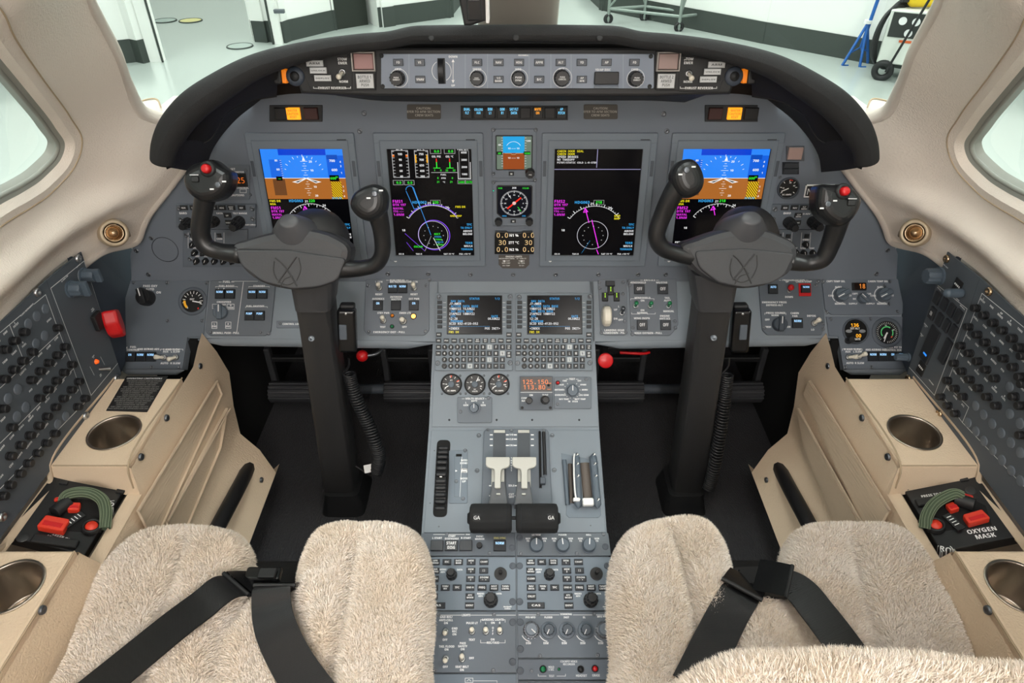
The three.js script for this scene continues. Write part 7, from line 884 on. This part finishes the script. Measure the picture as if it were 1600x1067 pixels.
// ---------- oxygen mask boxes ----------
for (const s of [-1, 1]) {
  const who = s < 0 ? 'pilot' : 'copilot', A = W(s * 0.7067, 0.725, 0.79), B = W(s * 0.608, 0.729, 0.82), D = W(s * 0.711, 0.602, 0.79);
  const fr = new Frame(A.clone().lerp(B, 0.5), s < 0 ? B.clone().sub(A) : A.clone().sub(B), A.clone().sub(D));
  const u = new Unit('oxygen_mask_box', 'black oxygen mask box with red grips and green hose in the ' + who + ' console', 'oxygen mask', fr, s < 0 ? [[89, 749], [201, 766], [133, 880], [11, 850]] : [[1405, 766], [1517, 745], [1592, 850], [1470, 875]], { th: 0.02, lift: -0.019, color: '#1c1d1f', bevel: 0.002, rough: 0.5 });
  const L = (px, py, h) => { const q = u.l(px, py, u.th + h); return new V3(q[0], q[1], u.th + h); };
  const well = s < 0 ? [[62, 812], [103, 778], [150, 782], [160, 806], [158, 832], [70, 828]] : [[1434, 815], [1450, 785], [1500, 770], [1540, 790], [1550, 820], [1450, 832]];
  mesh('well', extrude(well.map(([x, y]) => u.l(x, y, u.th + 0.0005)), 0.001, 0).translate(0, 0, u.th + 0.0006), M.dark, u.g);
  const hose = s < 0 ? [[100, 786, 0.004], [103, 776, 0.012], [118, 770, 0.018], [142, 771, 0.018], [160, 782, 0.016], [166, 802, 0.012], [164, 826, 0.004]] : [[1445, 826, 0.004], [1447, 810, 0.012], [1458, 790, 0.016], [1475, 778, 0.018], [1492, 772, 0.018], [1503, 776, 0.014]];
  const hp = hose.map((a) => L(...a)); mesh('hose', tube(hp, 0.0078, 60, 14), mat(0x45533f, 0.75), u.g);
  const cv = new THREE.CatmullRomCurve3(hp, false, 'centripetal'); for (let k = 0; k < 6; k++) { const pts = []; for (let i = 0; i <= 40; i++) { const t = i / 40, c = cv.getPoint(t), T = cv.getTangent(t), Bn = T.clone().cross(new V3(0, 0, 1)).normalize(), Q = Bn.clone().cross(T), a = k / 6 * PI + 0.1; pts.push(c.addScaledVector(Bn, Math.cos(a) * 0.008).addScaledVector(Q, Math.abs(Math.sin(a)) * 0.008)); } mesh('hose_thread', tube(pts, 0.0007, 50, 5), mat(0x6f7d66, 0.8), u.g); }
  const cyl = mesh('hose_fitting', new THREE.CylinderGeometry(0.0095, 0.0095, 0.024, 20), M.black, u.g); { const p = s < 0 ? L(96, 792, 0.008) : L(1508, 784, 0.01); cyl.position.copy(p); cyl.rotation.z = s < 0 ? -0.4 : 0.9; }
  const grip = (px, py, w, h, d, rz, hz) => { const p = L(px, py, hz), g = mesh('red_grip', extrude(roundPoly([[-w / 2, -h / 2], [w / 2, -h / 2], [w / 2 * 0.92, h / 2], [-w / 2 * 0.9, h / 2]], 0.003), d, 0.002, []), M.redSoft, u.g, p.x, p.y, p.z); g.rotation.z = rz; mesh('grip_recess', box(w * 0.7, h * 0.35, 0.001, 0.0004), M.red, g, 0, -h * 0.15, 0.0003); return g; };
  if (s < 0) { grip(84, 816, 0.036, 0.021, 0.013, -0.05, 0.014); grip(116, 790, 0.016, 0.014, 0.01, 0.2, 0.01); grip(96, 777, 0.02, 0.006, 0.006, 0.5, 0.006); } else { grip(1525, 806, 0.031, 0.017, 0.012, 0.15, 0.012); grip(1488, 790, 0.014, 0.014, 0.01, 0.2, 0.01); grip(1508, 772, 0.022, 0.005, 0.006, -0.6, 0.006); }
  { const p = s < 0 ? L(143, 822, 0.006) : L(1462, 820, 0.006), b = mesh('press_button', lathe([[0, 0.005], [0.0065, 0.004], [0.0085, 0]], 24), M.redSoft, u.g, p.x, p.y, p.z); mesh('button_ring', lathe([[0.009, 0], [0.0095, 0.003], [0.0125, 0.002], [0.013, -0.004]], 28), M.black, b); }
  const card = s < 0 ? L(115, 812, 0.006) : L(1490, 815, 0.006), cd = mesh('instruction_tag', box(0.012, 0.03, 0.002, 0.0006), M.black, u.g, card.x, card.y, card.z); cd.rotation.z = s < 0 ? -0.5 : 0.3; for (let i = 0; i < 4; i++) mesh('print_line', memo('pl', () => new THREE.BoxGeometry(0.007, 0.0012, 0.0004)), M.white, cd, 0, 0.009 - i * 0.005, 0.0011);
  { const p = s < 0 ? L(86, 846, 0.003) : L(1465, 781, 0.003), b = mesh('lid_bar', box(0.06, 0.014, 0.006, 0.0025), M.black, u.g, p.x, p.y, p.z); }
  for (const [x, y] of s < 0 ? [[100, 754], [188, 768]] : [[1413, 764], [1506, 749]]) { const p = L(x, y, 0.001); mesh('hinge', box(0.012, 0.007, 0.004, 0.001), M.black, u.g, p.x, p.y, p.z); }
  { const p = s < 0 ? L(35, 840, 0.0) : L(1517, 766, 0.0); mesh('round_latch', lathe([[0, 0.001], [0.006, 0.001], [0.0075, 0]], 24), mat(0x2b2c2e, 0.4), u.g, p.x, p.y, p.z); }
  if (s < 0) { u.text(177, 790, 'EROS', 7, { a: -2.6 }).arc(177, 788, 8.5, 0.4, 4.6, 1.4).text(96, 842, 'PRESS TO TEST\nAND RESET', 4, { a: PI / 2 * 0 + 3.4 }).text(74, 840, '▲', 9); } else { u.text(1537, 833, 'OXYGEN\nMASK', 6.5).text(1523, 837, '←', 8, { a: PI / 2 * 0 }).text(1477, 858, 'EROS', 7.5, { a: 0.5 }).arc(1479, 858, 9, -0.6, 3.6, 1.5).text(1462, 775, 'PRESS TO TEST\nAND RESET', 3.8).text(1482, 771, '◆', 7); }
}
// ---------- seats ----------
const furColors = [new THREE.Color(0xfaf1e7), new THREE.Color(0xfff8f0), new THREE.Color(0xf1e4d3), new THREE.Color(0xf8ede1)];
const strand = (() => { const P = [], I = []; [[0.55, 0, 0], [0.5, 0.35, 0.06], [0.38, 0.7, 0.2], [0.0, 1, 0.42]].forEach(([w, y, z], i) => { P.push(-w, y, z, w, y, z); if (i) { const a = (i - 1) * 2; I.push(a, a + 1, a + 2, a + 1, a + 3, a + 2); } }); const g = new THREE.BufferGeometry(); g.setAttribute('position', new THREE.Float32BufferAttribute(P, 3)); g.setIndex(I); g.computeVertexNormals(); return g; })();
const furMat = mat(0xffffff, 0.9);
function fur(parent, geo, n, len, sx) {
  const p = geo.attributes.position, ix = geo.index, T = ix.count / 3, cum = []; let tot = 0; const a = new V3(), b = new V3(), c = new V3(), nn = new V3(), q = new THREE.Quaternion(), m4 = new THREE.Matrix4(), y = new V3(0, 1, 0);
  for (let t = 0; t < T; t++) { a.fromBufferAttribute(p, ix.getX(t * 3)); b.fromBufferAttribute(p, ix.getX(t * 3 + 1)); c.fromBufferAttribute(p, ix.getX(t * 3 + 2)); tot += b.clone().sub(a).cross(c.clone().sub(a)).length() / 2; cum.push(tot); }
  const im = new THREE.InstancedMesh(strand, furMat, n); im.name = 'fur'; im.userData.kind = 'stuff'; im.castShadow = im.receiveShadow = true; const col = new THREE.Color();
  for (let i = 0; i < n; i++) {
    const r = rnd() * tot; let lo = 0, hi = T - 1; while (lo < hi) { const m = (lo + hi) >> 1; if (cum[m] < r) lo = m + 1; else hi = m; }
    a.fromBufferAttribute(p, ix.getX(lo * 3)); b.fromBufferAttribute(p, ix.getX(lo * 3 + 1)); c.fromBufferAttribute(p, ix.getX(lo * 3 + 2)); nn.copy(b).sub(a).cross(c.clone().sub(a)).normalize(); if (nn.y < 0) nn.negate();
    let u = rnd(), v = rnd(); if (u + v > 1) { u = 1 - u; v = 1 - v; } const x = a.x + (b.x - a.x) * u + (c.x - a.x) * v, yy = a.y + (b.y - a.y) * u + (c.y - a.y) * v, z = a.z + (b.z - a.z) * u + (c.z - a.z) * v;
    const d = new V3(nn.x + 0.4 * noise(x * 22, z * 22, 1) + 0.25 * noise(x * 60, z * 60, 4) + (rnd() - 0.5) * 0.3, nn.y, nn.z + 0.4 * noise(x * 22, z * 22, 7) + 0.25 * noise(x * 60, z * 60, 8) + (rnd() - 0.5) * 0.3).normalize();
    q.setFromUnitVectors(y, d).multiply(new THREE.Quaternion().setFromAxisAngle(y, rnd() * 6.28)); const L = len * (0.7 + 0.6 * rnd()); m4.compose(new V3(x, yy, z), q, new V3(0.0009, L, L)); im.setMatrixAt(i, m4);
    const k = noise(x * 9 + sx, z * 9, 3) + 0.5 * noise(x * 30, z * 30, 5); col.copy(furColors[(rnd() * 4) | 0]).lerp(furColors[k > 0 ? 2 : 1], Math.min(0.8, Math.abs(k) * 1.2)); im.setColorAt(i, col);
  }
  parent.add(im); return im;
}
function segDist(poly) { return (x, y) => { let m = 9; for (let i = 0; i < poly.length - 1; i++) { const [ax, ay] = poly[i], [bx, by] = poly[i + 1], ex = bx - ax, ey = by - ay, t = Math.max(0, Math.min(1, ((x - ax) * ex + (y - ay) * ey) / (ex * ex + ey * ey))); m = Math.min(m, Math.hypot(x - ax - ex * t, y - ay - ey * t)); } return m; }; }
const SD = 0.822; const seatHeights = {};
for (const s of [-1, 1]) {
  const who = s < 0 ? 'pilot' : 'copilot', xz = ([px, py]) => { const p = atD(px, py, SD); return [p.x, p.z]; };
  const out = s < 0 ? [[52, 1130], [95, 1010], [140, 893], [172, 852], [215, 822], [270, 811], [340, 812], [372, 823], [383, 850], [376, 884], [396, 906], [425, 908], [452, 906], [463, 866], [483, 824], [520, 805], [570, 803], [620, 805], [652, 819], [666, 852], [670, 930], [664, 1000], [655, 1130]] : [[966, 1130], [964, 1000], [959, 930], [959, 872], [968, 834], [988, 813], [1055, 796], [1108, 805], [1136, 832], [1152, 880], [1162, 903], [1188, 908], [1214, 900], [1233, 853], [1243, 819], [1290, 805], [1345, 805], [1400, 811], [1440, 836], [1498, 925], [1538, 1030], [1560, 1130]];
  const poly = smoothClosed(out.map(xz), 150), sd = sdPoly(poly), gro = (s < 0 ? [[[290, 838], [277, 878], [250, 955], [225, 1060]], [[556, 850], [535, 975], [508, 1080]], [[396, 906], [345, 985], [330, 1090]], [[440, 906], [468, 985], [500, 1090]]] : [[[1050, 828], [1065, 870], [1082, 940], [1095, 1000], [1100, 1090]], [[1335, 850], [1350, 920], [1372, 1000], [1380, 1090]], [[1165, 905], [1150, 960], [1120, 1090]], [[1215, 905], [1260, 990], [1290, 1090]]]).map((l) => segDist(l.map(xz)));
  const yOf = (x, z) => { const d = -sd(x, z), R = 0.035, e = Math.max(0, 1 - d / R); let h = -0.065 * (1 - Math.sqrt(Math.max(0, 1 - e * e))); gro.forEach((g, i) => { h -= (i < 2 ? 0.02 : 0.022) * Math.exp(-((g(x, z) / (i < 2 ? 0.011 : 0.014)) ** 2)); }); h += 0.006 * noise(x * 14, z * 14, s) + 0.0025 * noise(x * 45, z * 45, 2); return EYE - SD + 0.006 + h; };
  seatHeights[s] = yOf;
  const seat = thing('pilot_seat', 'cream sheepskin covered ' + who + ' seat with split thigh pads', 'seat');
  const xs = poly.map((p) => p[0]), zs = poly.map((p) => p[1]), g = fieldMesh(Math.min(...xs) - 0.01, Math.max(...xs) + 0.01, Math.min(...zs) - 0.01, Math.max(...zs) + 0.01, 110, 90, sd, (x, z) => new V3(x, yOf(x, z), z), 4);
  mesh('cushion', g, M.fur, seat); fur(seat, g, 210000, 0.0065, s);
  const cx = (Math.min(...xs) + Math.max(...xs)) / 2, z0 = Math.min(...zs), z1 = Math.max(...zs);
  const pan = poly.map(([x, z]) => [cx + (x - cx) * 0.93, -(z + (z - z0) * 0.0) - 0.012]); mesh('seat_pan', extrude(pan, 0.07, 0.004).rotateX(-PI / 2).translate(0, EYE - SD - 0.05, 0), M.leather, seat);
  mesh('pedestal_base', box(0.3, 0.2, 0.32, 0.02), M.dark, seat, cx, FL + 0.1, z1 - 0.2);
  // backrest behind: only its sheepskin upper edge reaches into the view on one side
  const bx = s < 0 ? -0.40 : 0.345, bz = s < 0 ? -0.10 : -0.335, by = s < 0 ? 0.45 : 0.565, bw = 0.215;
  const bp = smoothClosed([[bx - bw, bz + 0.12], [bx - bw, bz + 0.03], [bx - bw + 0.05, bz - 0.008], [bx - 0.05, bz - 0.012], [bx + 0.1, bz - 0.004], [bx + bw - 0.03, bz], [bx + bw, bz + 0.04], [bx + bw, bz + 0.12]], 60), bs = sdPoly(bp);
  const bg = fieldMesh(bx - bw - 0.02, bx + bw + 0.02, bz - 0.03, bz + 0.14, 60, 24, bs, (x, z) => { const d = -bs(x, z), e = Math.max(0, 1 - d / 0.04); return new V3(x, by + 0.012 * Math.exp(-(((x - bx + 0.03) / 0.1) ** 2)) - 0.1 * (1 - Math.sqrt(Math.max(0, 1 - e * e))) + 0.006 * noise(x * 16, z * 16), z); }, 4);
  mesh('backrest_top', bg, M.fur, seat); if (s > 0) fur(seat, bg, 60000, 0.0095, 9);
  mesh('backrest_shell', box(bw * 1.8, by - 0.2, 0.09, 0.02), M.leather, seat, bx, 0.2 + (by - 0.2) / 2 - 0.1, bz + 0.075);
}
// ---------- seat belts ----------
function ribbon(pts, w, th, n = 40) { const c = new THREE.CatmullRomCurve3(pts, false, 'centripetal'), rows = [[], [], [], [], []], up = new V3(0, 1, 0); for (let i = 0; i <= n; i++) { const t = i / n, p = c.getPoint(t), T = c.getTangent(t), S = T.clone().cross(up).normalize(), N = S.clone().cross(T).normalize(); [[-1, 0], [-0.98, 1], [0.98, 1], [1, 0], [-1, 0]].forEach(([a, b], k) => rows[k].push(p.clone().addScaledVector(S, a * w / 2).addScaledVector(N, b * th))); } return toCreasedNormals(quadGrid(rows, 1), 0.5); }
const weave = (() => { const t = noiseTex(64, (x, y, n) => 0.5 + 0.4 * Math.sin((x + y) / n * 2 * PI * 8)); t.repeat.set(70, 70); return t; })(); M.belt = mat(0x1c1c1e, 0.42, 0, { bumpMap: weave, bumpScale: 0.0004 });
{
  const on = (s, px, py, lift = 0.017) => { const p = atD(px, py, SD - 0.01); p.y = Math.max(seatHeights[s](p.x, p.z) + lift, EYE - SD - 0.03); return p; };
  const belts = [[-1, [[388, 900, 0.034], [355, 927, 0.026], [320, 953], [280, 985], [200, 1050], [120, 1115]], 0.05, 'black lap belt slanting across the outer thigh pad of the pilot seat'], [-1, [[436, 905, 0.034], [428, 930, 0.026], [426, 950], [434, 990], [458, 1040], [500, 1100]], 0.05, 'black lap belt hanging along the inner thigh pad of the pilot seat'], [1, [[1168, 905, 0.034], [1155, 930, 0.026], [1140, 955], [1115, 1005], [1080, 1080]], 0.05, 'black lap belt across the inner thigh pad of the copilot seat'], [1, [[1196, 905, 0.034], [1240, 922, 0.028], [1276, 965, 0.02], [1330, 1040], [1360, 1090]], 0.05, 'black twisted lap belt across the outer thigh pad of the copilot seat']];
  for (const [s, pts, w, label] of belts) { const b = thing('seat_belt', label, 'seat belt', on(s, ...pts[0].slice(0, 2))); mesh('webbing', ribbon(pts.map((p) => on(s, ...p).sub(b.position)), w, 0.0016), M.belt, b); const a = on(s, ...pts[0]).sub(b.position), c = on(s, ...pts[1]).sub(b.position), d = c.clone().sub(a).normalize(), at2 = (k, h) => a.clone().addScaledVector(d, k).add(new V3(0, h, 0)); mesh('end_fitting', ribbon([at2(-0.012, 0.01), at2(0.008, 0.009), at2(0.03, 0.006)], 0.056, 0.006, 6), M.blackGloss, b); mesh('fitting_link', ribbon([at2(-0.045, -0.002), at2(-0.03, 0.004), at2(-0.008, 0.01)], 0.03, 0.006, 6), M.black, b); mesh('fitting_bar', tube([at2(0.03, 0.01).addScaledVector(d.clone().cross(new V3(0, 1, 0)).normalize(), -0.028), at2(0.03, 0.01).addScaledVector(d.clone().cross(new V3(0, 1, 0)).normalize(), 0.028)], 0.003, 4, 8), M.black, b); }
  for (const [s, x, y] of [[-1, 410, 893], [1, 1182, 897]]) { const b = thing('belt_buckle', 'black belt buckle between the thigh pads of the ' + (s < 0 ? 'pilot' : 'copilot') + ' seat', 'buckle', atD(x, y, SD)); mesh('body', box(0.05, 0.012, 0.022, 0.004), M.blackGloss, b, 0, -0.008, 0); mesh('release_tab', box(0.024, 0.006, 0.016, 0.002), M.black, b, 0.008, 0.0, 0.003); mesh('stalk', box(0.03, 0.1, 0.012, 0.004), M.black, b, 0, -0.06, -0.008); }
}
// ---------- hangar equipment ----------
const pipe = (name, parent, a, b, r, m) => mesh(name, tube([a, b], r, 2, 8), m, parent);
{
  const galv = mat(0x8f9a94, 0.45, 0.4), f = (x, y) => onHall(x, y), o = f(1005, 36), s = thing('rolling_stand', 'grey tubular rolling work stand against the white hangar wall', 'work stand', o);
  const P4 = [f(950, 36), f(1060, 49), f(1093, 45), f(1006, 32)].map((p) => p.sub(o)); P4.forEach((p) => { pipe('post', s, p, p.clone().add(new V3(0, 2.4, 0)), 0.024, galv); const w = mesh('caster', new THREE.TorusGeometry(0.05, 0.025, 8, 16), M.black, s); w.position.copy(p).add(new V3(0, 0.06, 0)); });
  for (let i = 0; i < 4; i++) { const a = P4[i], b = P4[(i + 1) % 4]; pipe('rail', s, a.clone().setY(0.2), b.clone().setY(0.2), 0.02, galv); pipe('brace', s, a.clone().setY(0.22), b.clone().setY(1.6), 0.016, galv); pipe('rail', s, a.clone().setY(1.7), b.clone().setY(1.7), 0.02, galv); }
  const tri = thing('tripod_jack', 'blue tripod aircraft jack standing by the hangar wall', 'jack', f(1334, 100)), bl = mat(0x1d5fae, 0.4); const top = new V3(0.05, 0.75, 0); [[-0.28, 0, 0.12], [0.02, 0, 0.24], [0.3, 0, -0.05]].forEach((p) => { const q = new V3(...p); pipe('leg', tri, q, top, 0.028, bl); pipe('foot_plate', tri, q, q.clone().add(new V3(0.12, 0, 0)), 0.02, bl); pipe('strut', tri, q.clone().lerp(top, 0.3), new V3(0.05, 0.32, 0), 0.014, bl); }); pipe('mast', tri, new V3(0.05, 0.3, 0), new V3(0.14, 1.5, 0), 0.035, bl); mesh('collar', new THREE.CylinderGeometry(0.07, 0.07, 0.06, 16), M.white, tri, 0.05, 0.78, 0); mesh('saddle', new THREE.CylinderGeometry(0.05, 0.06, 0.08, 16), bl, tri, 0.145, 1.53, 0);
  const g = thing('ground_power_cart', 'white ground power cart with black gauge panel and hose', 'cart', f(1404, 121)); g.rotation.y = -0.5; g.scale.setScalar(0.74); tri.scale.setScalar(0.62);
  mesh('body', box(0.95, 0.75, 0.6, 0.02), mat(0xd9ddd6, 0.5), g, 0.1, 0.62, 0); mesh('control_face', box(0.86, 0.34, 0.02, 0.005), mat(0x2a2d2b, 0.5), g, 0.1, 0.8, 0.305); for (const [x, y] of [[-0.18, 0.86], [0.0, 0.86], [-0.06, 0.7], [0.2, 0.84]]) mesh('dial', new THREE.CylinderGeometry(0.055, 0.055, 0.01, 20).rotateX(PI / 2), M.white, g, x, y, 0.32); mesh('stripe', box(0.3, 0.035, 0.01, 0.002), mat(0xd8622c, 0.5), g, 0.0, 0.58, 0.305); for (const x of [-0.25, 0.42]) { mesh('wheel', new THREE.TorusGeometry(0.11, 0.05, 10, 24), M.black, g, x, 0.14, 0.3); } pipe('tow_bar', g, new V3(-0.2, 0.15, 0.4), new V3(0.15, 1.5, 0.55), 0.018, M.black); for (let i = 0; i < 5; i++) { const h = mesh('hose_loop', new THREE.TorusGeometry(0.42 + i * 0.02, 0.025, 8, 36), M.black, g, -0.3 + i * 0.02, 0.6, 0.12 - i * 0.05); h.rotation.y = 0.9; h.scale.x = 0.75; }
  const y = thing('yellow_cylinder', 'yellow gas cylinder lying on top of the ground power cart', 'cylinder', g.position.clone().add(new V3(0.12, 0.82, -0.03))); mesh('tank', new THREE.CapsuleGeometry(0.075, 0.4, 8, 20).rotateZ(PI / 2), mat(0xe6c21a, 0.4), y); mesh('valve', new THREE.CylinderGeometry(0.03, 0.03, 0.08, 12).rotateZ(PI / 2), M.black, y, -0.3, 0, 0);
  for (const [x, yy, c, l] of [[298, 33, 0xcfc98c, 'round yellow floor drain cover in the far hangar passage'], [258, 33, 0x9aa8a2, 'round grey floor drain cover beside the yellow one'], [375, 73, 0xa3b0aa, 'round grey floor drain cover near the white door post']]) { const d = thing('drain_cover', l, 'drain', f(x, yy)); mesh('lid', new THREE.CylinderGeometry(0.16, 0.16, 0.012, 28), mat(c, 0.5), d, 0, 0.006, 0); mesh('rim', new THREE.TorusGeometry(0.165, 0.012, 6, 32).rotateX(PI / 2), M.hallBase, d, 0, 0.006, 0); }
}
renderer.render(scene, camera);
